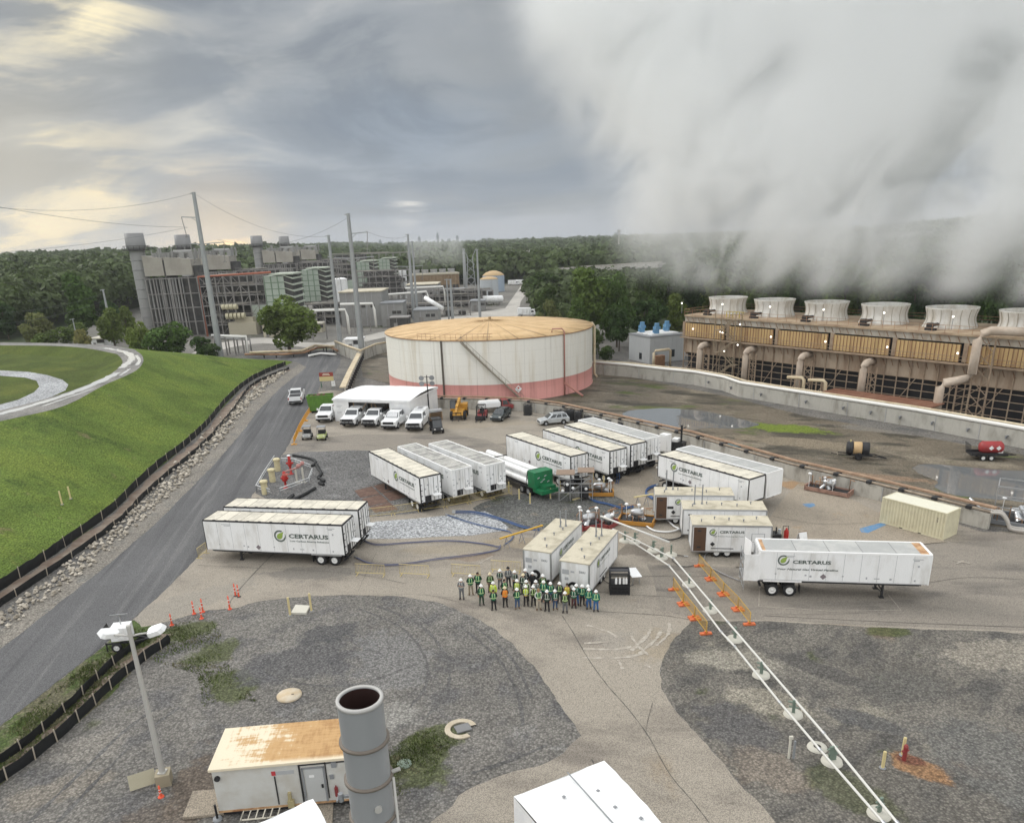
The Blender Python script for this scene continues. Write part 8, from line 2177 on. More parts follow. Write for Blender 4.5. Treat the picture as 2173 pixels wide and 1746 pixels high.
for i, (x, y) in enumerate(((1326, 1148), (1347, 1151), (1386, 1169), (1404, 1184), (1424, 1178), (1462, 1241), (1507, 1296), (1559, 1357), (1615, 1433), (1683, 1516), (1734, 1586), (1765, 1616), (1865, 1727))):
	p = at(x, y); t = thing('pipe_pedestal', 'round pale pedestal with green post under the white pipes, number %d counted from the valve skids' % (i + 1), 'pedestal', p, .3 * i, 'pipe pedestals')
	t['label'] = ['round pedestal farthest up the pipes, beside the rear pump trailer', 'round pedestal second from the valve skids, touching the farthest one', 'round pedestal third from the valve skids', 'round pedestal with a wide green box, left of a pair', 'round pedestal right of the green box one', 'round pedestal between the upper ends of both yellow barrier lines',
				  'round pedestal between the lower halves of the yellow barrier lines', 'round pedestal at the top of the gravel beside last barrier foot', 'round pedestal on gravel, second below the barriers', 'round pedestal on gravel, third below the barriers', 'flat pale ring without a post, left of the pipes', 'round pedestal with thick post just below the flat ring', 'round pedestal nearest the bottom right edge of photo'][i]
	mb = MB(); mb.lathe([(0, .16), (.16, .16), (.52, .14), (.56, .0)] if i != 10 else [(.2, .10), (.5, .1), (.54, 0)], n=22); mb.build('concrete_base', PC, t)
	if i != 10:
		wdt = .2 if i in (3, 11) else .09
		mb = MB(); mb.bb(-wdt, wdt, -.06, .06, .15, 1.0); mb.bb(-.28, .28, -.05, .05, .5, .56); mb.bb(-.05, .35, -.05, .05, .82, .88); mb.build('post', PG, t)
# yellow barrier lines with orange feet
P_bar = mat('yellow barrier paint', (0.60, 0.36, 0.045), .5, var=.08)
P_foot = mat('orange plastic foot', (0.62, 0.16, 0.06), .5, var=.1)
P_bary = mat('pale yellow barrier paint', (0.62, 0.50, 0.22), .6, var=.08)
def barrier(label, a, b, m, foot=None, fill=True, h=1.05, grp='crowd barriers'):
	d = b - a; L = d.length; t = thing('crowd_barrier', label, 'barrier', a, math.atan2(d.y, d.x), grp)
	mb = MB(); mb.tube([(0.03, 0, .12), (0.03, 0, h), (L - .03, 0, h), (L - .03, 0, .12)], .024, 6); mb.bar((0, 0, .22), (L, 0, .22), .035)
	mb.build('frame', m, t)
	mb = MB(); n = int(L / .13)
	if fill:
		for k in range(1, n): mb.cyl((L * k / n, 0, .22), (L * k / n, 0, h), .010, n=5, caps=False)
	mb.build('bar', m, t) if mb.v else None
	for x in ((.15, L - .15)):
		mb = MB()
		if foot: mb.bb(x - .14, x + .14, -.42, .42, .0, .12); mb.bb(x - .08, x + .08, -.12, .12, .12, .22)
		else: mb.bar((x, -.3, .02), (x, .3, .02), .04); mb.bar((x, 0, .0), (x, 0, .22), .035)
		mb.build('foot', foot or m, t)
	return t
def barrier_line(lab, px, m, foot, ords):
	pts = [at(*p) for p in px]
	for i in range(len(pts) - 1): barrier('%s, %s' % (lab, ords[i]), pts[i], pts[i + 1] - (pts[i + 1] - pts[i]).normalized() * .06, m, foot)
ORD = ['topmost of the line', 'second from the top', 'third from the top', 'lowest of the line', 'beyond the last']
barrier_line('yellow barrier with orange feet left of the white pipes', [(1428, 1250), (1450, 1283), (1474, 1313), (1500, 1348)], P_bar, P_foot, ['topmost of the line', 'middle of the line', 'lowest of the line'])
barrier_line('yellow barrier with orange feet right of the white pipes', [(1482, 1200), (1508, 1230), (1535, 1262), (1566, 1294), (1592, 1328)], P_bar, P_foot, ORD)
barrier_line('pale yellow barrier before the slanting trailer row', [(778, 1100), (835, 1093), (892, 1085), (946, 1078), (996, 1068), (1046, 1058), (1088, 1048)], P_bary, None, ['leftmost', 'second from left', 'below the black trimmed trailer', 'below the corrugated trailers', 'second from right', 'rightmost'])
for lab, a, b in (('single pale yellow barrier right of the road trailer wheels', (755, 1219), (818, 1222)), ('single pale yellow barrier between the road trailer and the crowd', (848, 1220), (912, 1224)), ('pale yellow barrier behind the left end of the crowd', (958, 1220), (1020, 1224)), ('pale yellow barrier touching the white trailer behind the crowd', (1042, 1212), (1106, 1216)),
				  ('pale yellow barrier by the asphalt road at the trailer corner', (421, 1186), (440, 1172))):
	barrier(lab, at(*a), at(*b), P_bary)
# orange barrier fence by the road
barrier_line('orange plastic road barrier left of the golf carts', [(624, 944), (636, 915), (648, 893), (660, 874)], mat('orange plastic', (0.68, 0.33, 0.05), .5), mat('orange plastic', (0.68, 0.33, 0.05), .5), ['nearest', 'middle', 'farthest'])
# delineators and cones
P_org = mat('orange red delineator', (0.72, 0.10, 0.045), .5)
for lab, (x, y), hh in (('orange post with white bands, alone left near the silt fence end', (365, 1326), .95), ('orange delineator post, left of the trio', (412, 1302), 1.1), ('orange delineator post, nearest of the trio', (428, 1312), .95), ('orange delineator post, right of the trio', (431, 1298), 1.15), ('orange delineator post standing alone at the pavement corner', (488, 1292), 1.15), ('orange delineator with black base, right twin by the seam', (507, 1266), 1.1), ('orange and dark delineator, left twin by the seam', (500, 1264), 1.1), ('fallen looking orange cone by the lamp mast footing', (342, 1690), .7)):
	p = at(x, y); t = thing('delineator', lab, 'traffic post', p, random.uniform(0, 3), 'orange traffic posts')
	mb = MB(); mb.lathe([(.0, hh), (.045, hh), (.06, hh * .5), (.07, .08), (.08, .05)], n=10); mb.build('post', P_org, t)
	mb = MB(); mb.lathe([(.066, hh * .66), (.066, hh * .72)], n=10); mb.lathe([(.075, hh * .42), (.074, hh * .47)], n=10); mb.build('white_band', P_white, t)
	mb = MB(); mb.lathe([(0, .05), (.15, .05), (.17, 0)], n=8); mb.build('base', P_black if 'black' in lab or 'dark' in lab else P_org, t)
# bollards
P_ybol = mat('pale yellow bollard', (0.62, 0.52, 0.27), .6, var=.06)
for lab, (x, y), h in (('pale yellow bollard left of the green cabinet', (1080, 1046), 1.3), ('pale yellow bollard in front of the green cabinet left', (1102, 1060), 1.2), ('pale yellow bollard nearest the gravel before the green cabinet', (1125, 1069), 1.2), ('pale yellow bollard right of the green cabinet', (1168, 1058), 1.2), ('pale yellow bollard by the brown steps left', (1188, 1041), 1.1), ('pale yellow bollard by the brown steps front', (1206, 1049), 1.1), ('pale yellow bollard under the second black trimmed trailer left', (1258, 1024), 1.3), ('pale yellow bollard under the second black trimmed trailer right', (1281, 1033), 1.3),
					   ('short yellow post before the white square pad left', (616, 1305), 1.5), ('short yellow post beside the white square pad right', (661, 1296), 1.5), ('yellow marker post upper one on the right gravel', (1915, 1601), 1.1), ('yellow marker post lower one on the right gravel', (1873, 1628), 1.0), ('wooden marker stake left of pair on the grass bank', (132, 1070), 1.5), ('wooden marker stake right of pair on the grass bank', (150, 1058), 1.4)):
	zz = 0.0
	if 'bank' in lab: zz = 1.3
	p = at(x, y, zz); t = thing('bollard' if 'bollard' in lab else 'marker_post', lab, 'post', p, 0, 'yellow posts')
	mb = MB(); mb.cyl((0, 0, -.05), (0, 0, h), .085, .085, 12); mb.ball((0, 0, h), .085, 12, 6, (1, 1, .5)); mb.build('post', P_ybol, t)
	mb = MB(); mb.lathe([(.0, .03), (.16, .03), (.18, 0)], n=12); mb.build('collar', P_grey, t)
mb = MB(); p = [at(*q) for q in ((618, 1303), (628, 1286), (658, 1288), (650, 1304))]; mb.prism([(v.x, v.y) for v in p], 0, .16); single(mb, 'concrete_pad', PC, 'small white square pad between two yellow posts', 'pad')
for lab, (x, y), r, m_, hh in (('rusty tan round manhole cover left of the grey stack top', (614, 1476), .78, mat('tan stained concrete', (0.48, 0.38, 0.25), .85, col2=(.56, .5, .4), scale=1.2), .12), ('broken pale concrete ring on the gravel right of the stack', (978, 1547), .95, mat('tan ring concrete', (.50, .44, .34), .85, col2=(.40, .34, .25), scale=1.5), .08), ('round green manhole cover right of the grey stack', (858, 1620), .42, mat('dull green cover', (.20, .25, .20), .7), .05)):
	p = at(x, y); t = thing('manhole', lab, 'manhole', p)
	mb = MB()
	if 'ring' in lab:
		prof = [(.62, 0), (.62, hh), (r, hh), (r, 0)]; n = 30; vs = []
		for k in range(25):
			a = .35 + 2 * PI * k / 30
			vs += [(r_ * math.cos(a), r_ * math.sin(a), z) for r_, z in prof]
		mb.add(vs, [(4 * k + j, 4 * k + 4 + j, 4 * k + 5 + j, 4 * k + 1 + j) for k in range(24) for j in range(3)], False)
		mb.build('ring', m_, t); mb = MB(); mb.box((.12, .05, .05), (.9, .7, .08), .4); mb.build('lid', mat('grey lid', (.2, .2, .2), .8), t)
	else:
		mb.lathe([(0, hh), (r * .8, hh), (r * .82, hh - .02), (r, hh - .02), (r, 0)], n=24); mb.build('cover', m_, t)
		mb = MB(); mb.box((r * .3, 0, hh + .01), (.16, .05, .03)); mb.build('lift_eye', P_dark, t)
# overturned white chair-like panel by lamp mast
p = at(305, 1668); t = thing('tilted_panel', 'weathered panel propped on a bent frame beside the lamp mast', 'panel', p, .5)
mb = MB(); mb.box((0, 0, .45), (1.3, .8, .06), 0, ('X', .9)); mb.build('board', mat('weathered tan board', (0.36, 0.33, 0.24), .8), t)
mb = MB(); mb.bar((-.5, -.1, 0), (-.5, .15, .6), .06); mb.bar((.5, -.2, 0), (.5, .15, .6), .06); mb.bar((.5, .3, .3), (1.0, .4, .2), .05); mb.build('leg', P_grey, t)
p = at(1678, 1608); t = thing('survey_marker', 'small grey double post left of the white pipelines on the gravel', 'marker', p)
for x, m_ in ((-.12, PC), (.14, P_grey)):
	mb = MB(); mb.bb(x - .05, x + .05, -.05, .05, 0, 1.25 if x < 0 else 1.1); mb.build('post', m_, t)
mb = MB(); mb.bb(-.2, .0, -.07, .05, 1.25, 1.42); mb.build('cap', PC, t)
p = at(1918, 1612); t = thing('hydrant_post', 'dark red standpipe beside the yellow marker on rust stained gravel', 'standpipe', p, .2)
mb = MB(); mb.cyl((0, 0, 0), (0, 0, .85), .11, n=10); mb.cyl((0, 0, .85), (0, 0, .98), .13, .07, 10); mb.build('body', V_maroon, t)
mb = MB(); mb.cyl((-.2, 0, .6), (.2, 0, .6), .06, n=8); mb.build('outlet', V_maroon, t)
# ------------------------------------------------------------------ hoses, skids and yard clutter
H_blue = mat('blue hose', (0.045, 0.10, 0.24), .5); H_grey = mat('grey hose', (0.30, 0.29, 0.29), .6); H_blk = mat('black hose', (.03, .03, .03), .6)
def hose(lab, px, r, m, n=1, gap=.16):
	t = None
	for k in range(n):
		pts = [at(x + random.uniform(-2, 2) * (k > 0), y + k * 1.6 + random.uniform(-1, 1) * (k > 0), .06 + r) for x, y in px]
		b0 = Vector((pts[0].x, pts[0].y, 0))
		t = thing('hose', lab if n == 1 else lab + (', upper strand', ', second strand', ', third strand', ', lowest strand')[k if k < n - 1 else 3], 'hose', b0, 0, 'gas hoses on the ground')
		mb = MB(); mb.tube(catmull([tuple(p - b0) for p in pts], 6), r, 6); mb.build('tube', m, t)
		mb = MB(); mb.cyl(pts[0] - b0, pts[0] - b0 + (pts[1] - pts[0]).normalized() * .35, r * 1.5, n=8); mb.build('coupling', P_alu, t)
hose('blue hose over the pale gravel to the centre', [(960, 1083), (1010, 1085), (1060, 1098), (1110, 1115), (1145, 1121)], .032, H_blue, 4)
hose('blue hose left on the pale gravel', [(945, 1090), (990, 1105), (1040, 1118), (1082, 1128), (1086, 1142), (1070, 1155)], .03, H_blue, 2)
hose('blue hose bundle loop by the brown door', [(1396, 1027), (1376, 1034), (1372, 1045), (1386, 1055)], .075, H_blue, 3)
hose('blue hose crossing the dark centre gravel', [(1249, 1053), (1262, 1061), (1290, 1068), (1320, 1076), (1345, 1072)], .055, H_blue, 3)
hose('grey blue hose curving from the front road trailer', [(752, 1180), (790, 1195), (850, 1196), (930, 1184), (1000, 1176), (1055, 1166), (1062, 1155)], .035, mat('grey blue hose', (.10, .11, .19), .5), 2)
hose('grey blue hose from the rear road trailer', [(772, 1145), (800, 1154), (870, 1150), (950, 1146), (1020, 1152), (1062, 1160)], .035, MATS['grey blue hose'], 2)
hose('white flexible hose under the farthest pump trailer', [(1415, 1102), (1430, 1116), (1440, 1122), (1420, 1128), (1390, 1126), (1372, 1116)], .08, P_white)
hose('black hose looping right of the valve skids', [(1443, 1122), (1446, 1138), (1420, 1145), (1400, 1140)], .07, H_blk)
hose('black cable from the middle row to the barrier line', [(1460, 1180), (1432, 1178), (1428, 1190), (1450, 1202), (1478, 1198)], .03, H_blk)
hose('pale hose from near pump trailer over the driveway', [(1502, 1170), (1496, 1178), (1497, 1195), (1530, 1215), (1570, 1232)], .05, H_grey)
hose('black cable lying across lane beside the crate', [(1275, 1225), (1290, 1236), (1320, 1246), (1345, 1240)], .03, H_blk)
# blue hoses hanging from trailer doors
for lab, x, y in (('blue hose hanging from the leftmost slanting trailer door', 917, 1052), ('blue hose hanging from the first corrugated trailer door', 977, 1045), ('blue hose hanging from the second corrugated trailer door', 1050, 1032), ('blue hose hanging from the second black trimmed trailer door', 1311, 1010)):
	p = at(x, y + 12); t = thing('hose', lab, 'hose', p, 0, 'hanging hoses'); mb = MB()
	for k in (-.15, .1): mb.tube([(k, .3, 1.5), (k, -.1, 1.2), (k + .05, -.2, .6), (k - .05, -.3, .08), (k - .2, -.8, .06)], .045, 6)
	mb.build('tube', H_blue, t)
def frame_box(t, x0, x1, y0, y1, z1, m, th=.07, levels=(0,)):
	mb = MB()
	for x in (x0, x1):
		for y in (y0, y1): mb.bar((x, y, 0), (x, y, z1), th)
	for z in list(levels) + [z1]:
		for y in (y0, y1): mb.bar((x0, y, z + th), (x1, y, z + th), th)
		for x in (x0, x1): mb.bar((x, y0, z + th), (x, y1, z + th), th)
	return mb
P_osk = mat('orange skid paint', (0.50, 0.24, 0.045), .55, var=.1)
P_rsk = mat('red valve paint', (0.42, 0.025, 0.02), .45, var=.08)
def skid(lab, px, yaw, L, W, m, tanks, seed, deckz=.35):
	random.seed(seed); t = thing('valve_skid', lab, 'skid', at(*px), yaw)
	mb = MB(); mb.bb(-L / 2, L / 2, -W / 2, W / 2, deckz - .12, deckz); mb.build('deck', P_dark, t); mb = MB()
	for x in (-L / 2, L / 2): mb.bb(x - .06, x + .06, -W / 2, W / 2, 0, deckz + .25)
	for y in (-W / 2, W / 2): mb.bb(-L / 2 + .06, L / 2 - .06, y - .06, y + .06, .08, deckz + .12)
	mb.build('base_frame', m, t)
	mb = MB()
	for k in range(tanks): mb.cyl((random.uniform(-L * .3, L * .3), random.uniform(-W * .3, W * .3), deckz), (random.uniform(-L * .1, L * .1), 0, deckz + random.uniform(.7, 1.3)), random.uniform(.2, .4), .2, 12)
	mb.lathe([(.0, -.7), (.35, -.6), (.42, 0), (.35, .6), (0, .7)], (0, 0, deckz + .7), 16, 'X'); mb.build('vessel', P_alu, t)
	mb = MB()
	for k in range(9):
		a = Vector((random.uniform(-L / 2, L / 2), random.uniform(-W / 2, W / 2), deckz)); b = a + Vector((0, 0, random.uniform(.4, 1.5))); mb.tube([a, b, b + Vector((random.uniform(-.9, .9), random.uniform(-.5, .5), 0))], .05, 6)
	mb.build('pipework', M_rustp, t)
	for k in range(4):
		mb = MB(); c = (random.uniform(-L / 2, L / 2), random.uniform(-W / 2, W / 2), deckz + random.uniform(.8, 1.7)); mb.ball(c, .2, 10, 6, (1, 1, .7)); mb.cyl((c[0], c[1], deckz), c, .03, n=6); mb.build('gauge', P_white, t)
	return t
skid('orange valve skid with grey vessel behind the white pipe start', (1352, 1108), -.35, 3.4, 2.2, P_osk, 3, 1)
skid('smaller orange valve skid by the blue hoses and brown steps', (1272, 1050), -.1, 3.0, 1.3, P_osk, 1, 2)
skid('dark red valve cluster behind the two crowd side pump trailers', (1250, 1118), .4, 2.2, 1.6, V_maroon, 2, 3)
skid('dark red valve cluster between pump trailer and white pipe', (1292, 1118), .9, 2.0, 1.0, V_maroon, 1, 6)
skid('rusty pink pump skid beside the containment wall', (1758, 1044), -.75, 4.6, 1.6, mat('rusty pink skid', (.36, .22, .17), .8, col2=(.22, .13, .10), scale=2), 3, 4)
s_ = skid('big grey pipe manifold skid cut by the right edge', (2158, 1108), -.6, 4.4, 3.2, P_grey, 5, 5); mb = frame_box(s_, -2, 2, -1.4, 1.4, 3.6, P_alu, .09, (1.6, 2.7)); mb.tube([(-2.2, 0, .8), (-3.2, .3, .8), (-4.2, .6, 1.6)], .14, 8); mb.build('pipe_frame', P_alu, s_)
t = thing('access_platform', 'steel access platform with brown top decks behind the first right hand trailer', 'platform', at(1222, 1058), -.1)
mb = frame_box(t, -1.8, 1.8, -.8, .8, 2.9, P_alu, .08, (.9, 1.9)); mb.bar((-1.8, -.8, 0), (1.8, -.8, 2.9), .06); mb.bar((-.6, -.8, 0), (-.6, -.8, 2.9), .06); mb.bar((.6, -.8, 0), (.6, -.8, 2.9), .06); mb.build('frame', P_alu, t)
mb = MB(); mb.bb(-2.1, -.1, -.9, .9, 2.98, 3.06); mb.bb(.2, 2.0, -.7, 1.1, 3.15, 3.23); mb.build('deck', mat('brown deck boards', (.26, .19, .14), .8), t)
mb = MB(); mb.bb(-1.2, -.2, -.7, .2, .9, 2.0); mb.bb(.4, 1.4, -.6, .3, .3, 1.5); mb.build('valve_panel', P_black, t)
for k, (x, z) in enumerate(((-.9, 1.9), (-.3, 1.5), (1.1, 1.4), (-1.4, 1.2))):
	mb = MB(); mb.ball((x, -.85, z), .17, 10, 6); mb.build('gauge', P_white, t)
for lab, a, b, m_ in (('yellow beam on trestle legs left of the crowd side pump trailers', (1062, 1166), (1152, 1137), P_bar), ('pale yellow beam on trestle legs before the brown door trailer', (1345, 1076), (1398, 1067), P_ybol), ('pale yellow timber lying on the dark centre gravel', (1215, 1062), (1240, 1056), P_ybol)):
	pa, pb = at(*a), at(*b); L = (pb - pa).length; t = thing('trestle_beam', lab, 'beam', pa, math.atan2((pb - pa).y, (pb - pa).x)); hz_ = 1.1 if 'legs' in lab else .1
	mb = MB(); mb.bar((0, 0, hz_), (L, 0, hz_), .16, .12); mb.build('beam', m_, t)
	mb = MB()
	for k in (.15, .5, .85):
		if hz_ > 1:
			for s in (-1, 1): mb.bar((L * k, s * .45, 0), (L * k, 0, hz_ - .08), .06)
			mb.bar((L * k - .4, 0, .05), (L * k + .4, 0, .5), .04)
		else: mb.bb(L * k - .1, L * k + .1, -.2, .2, 0, .05)
	mb.build('leg', H_grey, t)
# black crate and folding table by the crowd
t = thing('crate', 'tall black lattice crate holding white bottles right of the crowd', 'crate', at(1314, 1255), -.08)
mb = frame_box(t, -.75, .75, -.6, .6, 1.75, P_black, .09, (0, .35, .7, 1.05))
for k in range(6): mb.bar((-.75 + .3 * k, -.6, 0), (-.75 + .3 * k, -.6, 1.1), .05); mb.bar((.75, -.6 + .24 * k, 0), (.75, -.6 + .24 * k, 1.1), .05); mb.bar((-.75, -.6 + .24 * k, 0), (-.75, -.6 + .24 * k, 1.1), .05)
mb.bb(-.7, .7, -.55, .55, .05, .9); mb.build('cage', P_black, t)
mb = MB(); mb.bb(-.78, .78, .0, .62, 1.75, 1.8); mb.build('lid', mat('dull black lid', (.06, .06, .065), .7), t)
for k, x in enumerate((-.3, 0, .3, .5)):
	mb = MB(); mb.cyl((x, -.62, 1.0), (x, -.62, 1.4), .10, .09, 10); mb.cyl((x, -.62, 1.4), (x, -.62, 1.52), .05, n=8); mb.build('bottle', P_white, t)
t = thing('folding_table', 'white folding table behind the black crate', 'table', at(1345, 1232), .12)
mb = MB(); mb.bb(-.42, .42, -.9, .95, .72, .77); mb.build('table_top', P_trim, t, bevel=.02)
for x in (-.3, .3):
	for y in (-.7, .75):
		mb = MB(); mb.bar((x, y, 0), (x * .7, y * .9, .72), .035); mb.build('leg', P_grey, t)
# row of black liquid crates along the wall
ORDN = ['alone right of the dark grey car', 'left end of the row by the silver car', 'second in the row behind the silver car', 'third in the row', 'middle of the row, darkest stack', 'fifth in the row', 'sixth in the row above the white trailers', 'seventh in the row', 'right end of the row near the pipes']
for k, (x, y) in enumerate(((1120, 878), (1182, 884), (1196, 886), (1210, 889), (1226, 893), (1247, 897), (1268, 900), (1292, 905), (1318, 911))):
	t = thing('liquid_crate', 'black caged liquid crate, ' + ORDN[k], 'crate', at(x, y) + Vector((0, -.8, 0)), -.25 + random.uniform(-.1, .1), 'black liquid crates along the wall')
	h = 1.75 if k in (0, 3, 4) else 1.35
	mb = MB(); mb.bb(-.5, .5, -.45, .45, .16, h - .12); mb.cyl((0, 0, h - .12), (0, 0, h - .02), .12, n=10); mb.build('tank', mat('dark tank', (.04, .04, .042), .5), t, bevel=.04)
	mb = frame_box(t, -.56, .56, -.5, .5, h, P_black, .05, (.1, .45, .8, 1.1)); mb.build('cage', P_black, t)
	mb = MB(); mb.bb(-.58, .58, -.52, .52, 0, .14); mb.build('pallet', P_dark, t)
# trailers in the muddy yard
def mud_trailer(lab, px, yaw, kind):
	t = thing('tank_trailer', lab, 'trailer', at(*px), yaw)
	if kind == 'red':
		mb = MB(); mb.bb(-2.0, 2.0, -.85, .85, .55, .65); mb.bar((2, -.6, .58), (3.2, 0, .55), .1); mb.bar((2, .6, .58), (3.2, 0, .55), .1); mb.bb(-2, 2, -.9, -.82, .65, .9); mb.bb(-2, 2, .82, .9, .65, .9); mb.build('deck', P_black, t)
		mb = MB(); mb.lathe([(0, -1.3), (.5, -1.25), (.72, -1.0), (.72, 1.0), (.5, 1.25), (0, 1.3)], (.35, 0, 1.45), 20, 'X'); mb.build('tank', mat('red tank paint', (.33, .035, .035), .45, col2=(.26, .04, .04), scale=1.5), t)
		mb = MB()
		for x in (.1, .9): mb.box((x, -.735, 1.5), (.4, .02, .4), 0, ('Y', .785))
		mb.box((1.3, -.3, .9), (.5, .4, .4)); mb.build('placard', P_white, t)
		mb = MB()
		for k in range(7): mb.bar((-2.05, -.8 + k * .266, .6), (-2.25, -.8 + k * .266, 1.9), .04)
		for z in (.65, 1.3, 1.9): mb.bar((-2.05 - (z - .6) * .15, -.85, z), (-2.05 - (z - .6) * .15, .85, z), .05)
		mb.build('ramp_gate', P_dark, t)
		for x in (-.75, .15):
			for s in (-1, 1): wheel(t, x, s * 1.0, .36, .36, .2, s)
		mb = MB(); mb.bb(-1.25, .65, -1.12, -.88, .76, .82); mb.bb(-1.25, .65, .88, 1.12, .76, .82); mb.build('mudguard', P_black, t)
	else:
		mb = MB(); mb.bar((-2.2, .5, .5), (2.0, .5, .45), .12); mb.bar((-2.2, -.5, .5), (2.0, -.5, .45), .12); mb.bar((2, -.5, .45), (3.3, 0, .2), .1); mb.bar((2, .5, .45), (3.3, 0, .2), .1); mb.bar((-2.3, 0, .4), (-3, 0, .5), .08); mb.bb(-.7, 1.6, -1.05, -.75, .55, .75); mb.build('frame', P_black, t)
		for x0, x1, m_ in ((-1.3, -.55, P_dark), (-.55, .45, mat('tan band', (.55, .38, .20), .6)), (.45, 1.3, P_dark)):
			mb = MB(); e = .82; mb.lathe([(0, x0), (e * .9, x0 + .01), (e, x0 + .1), (e, x1 - .1), (e * .9, x1 - .01), (0, x1)], (0, 0, 1.25), 20, 'X'); mb.build('tank_section', m_, t)
		for s in (-1, 1): wheel(t, .1, s * .9, .45, .45, .25, s, P_dark)
		mb = MB(); mb.cyl((-.9, 0, 2.0), (-.9, 0, 2.3), .08, n=8); mb.build('filler_cap', P_ybol, t)
mud_trailer('black water tank trailer with tan middle band in the muddy yard', (1818, 972), -.35, 'black')
mud_trailer('red tank trailer with grey ramp gate by the second puddle', (2092, 973), -.18, 'red')
# hydrant enclosure by the road
P_hyd = mat('cream hydrant bollard', (0.62, 0.55, 0.33), .6, col2=(.5, .44, .28), scale=3, var=.05)
for lab, (x, y) in (('fat cream bollard with cap, topmost of three by the road', (590, 999)), ('fat cream bollard with cap, middle of three by the road', (579, 1022)), ('fat cream bollard with cap, lowest of three by the road', (563, 1048))):
	t = thing('bollard', lab, 'bollard', at(x, y), 0, 'cream bollards by the road'); mb = MB(); mb.cyl((0, 0, 0), (0, 0, 1.45), .36, .36, 16); mb.build('post', P_hyd, t); mb = MB(); mb.lathe([(.36, 1.35), (.46, 1.36), (.46, 1.58), (.36, 1.66), (0, 1.68)], n=16); mb.build('cap', P_hyd, t)
for lab, (x, y), h, w_ in (('tall red hydrant standing upper inside the rail enclosure', (618, 1006), 2.4, .22), ('stout red hydrant with box in the middle of the rail enclosure', (607, 1036), 2.1, .32)):
	t = thing('hydrant', lab, 'hydrant', at(x, y)); mb = MB(); mb.lathe([(.3, 0), (.3, .08), (.14, .1), (.13, h * .4), (w_, h * .45), (w_, h * .75), (.16, h * .8), (.2, h * .92), (.1, h), (0, h)], n=14); mb.build('body', P_rsk, t)
	mb = MB(); mb.cyl((-.45, 0, h * .6), (.45, 0, h * .6), .12, n=10); mb.cyl((0, -.5, h * .55), (0, 0, h * .55), .14, n=10); mb.build('outlet', P_rsk, t)
	mb = MB(); mb.bb(-.1, .55, -.35, -.1, h * .78, h * .9) if w_ > .3 else mb.lathe([(.24, h), (.2, h + .08), (0, h + .1)], n=12); mb.build('cap', mat('faded red', (.52, .16, .13), .6) if w_ > .3 else P_white, t)
t = thing('fire_pipe_riser', 'pinkish fire pipe riser on two pale legs inside the rail enclosure', 'pipe', at(636, 1024))
mb = MB()
for x in (-.3, .5): mb.cyl((x, 0, 0), (x, 0, 1.9), .12, n=8); mb.bb(x - .3, x + .3, -.25, .25, 0, .06)
mb.build('leg', PC, t); mb = MB(); mb.tube([(-1.6, -.4, 1.5), (0, 0, 1.9), (.4, 0, 2.2), (.5, 0, 2.5)], .11, 8); mb.ball((.1, 0, 2.1), .28, 10, 6); mb.ball((.6, .1, 2.4), .25, 10, 6); mb.build('valve', mat('pink faded valve', (.45, .22, .2), .6), t)
for lab, px in (('guard rail along the road edge of the hydrant enclosure', [(544, 1044), (562, 1012), (584, 978)]), ('short guard rail at the lower end of the hydrant enclosure', [(546, 1043), (574, 1051)]), ('double guard rail along the gravel side of the hydrant enclosure', [(595, 1049), (656, 1027), (664, 1006)]), ('thin guard rail at the upper end of the hydrant enclosure', [(598, 984), (625, 985), (660, 998)])):
	pts = [at(x, y) + Vector((0, 0, 0)) for x, y in px]; b0 = pts[0].copy(); t = thing('guard_rail', lab, 'railing', b0); mb = MB(); mb.tube([p - b0 + Vector((0, 0, .75)) for p in pts], .07, 6); mb.tube([p - b0 + Vector((0, 0, .45)) for p in pts], .05, 6); mb.build('rail', mat('pale galvanised rail', (.55, .56, .56), .5, .2), t)
	mb = MB()
	for a, b in zip(pts, pts[1:]):
		for k in range(3): p = a + (b - a) * (k / 2.5) - b0; mb.bar((p.x, p.y, 0), (p.x, p.y, .78), .08)
	mb.build('post', P_grey, t)
for lab, px in (('black drain sock at the upper end by the gravel edge', [(622, 966), (645, 970), (664, 975), (670, 982), (663, 988)]), ('black drain sock, wavy middle piece', [(672, 986), (676, 995), (682, 1004), (676, 1012)]), ('black drain sock, lower pile', [(676, 1014), (688, 1020), (678, 1024), (686, 1028)]), ('black drain sock along the double guard rail', [(612, 1058), (622, 1050), (614, 1062), (640, 1052), (668, 1036)])):
	pts = [at(x, y, .14) for x, y in px]; b0 = Vector((pts[0].x, pts[0].y, 0)); t = thing('drain_sock', lab, 'drain sock', b0); mb = MB(); mb.tube(catmull([tuple(p - b0) for p in pts], 6), .20, 8); mb.build('tube', F_blk, t); mb = MB(); mb.ball(pts[-1] - b0, .21, 8, 6); mb.build('tied_end', F_blk, t)
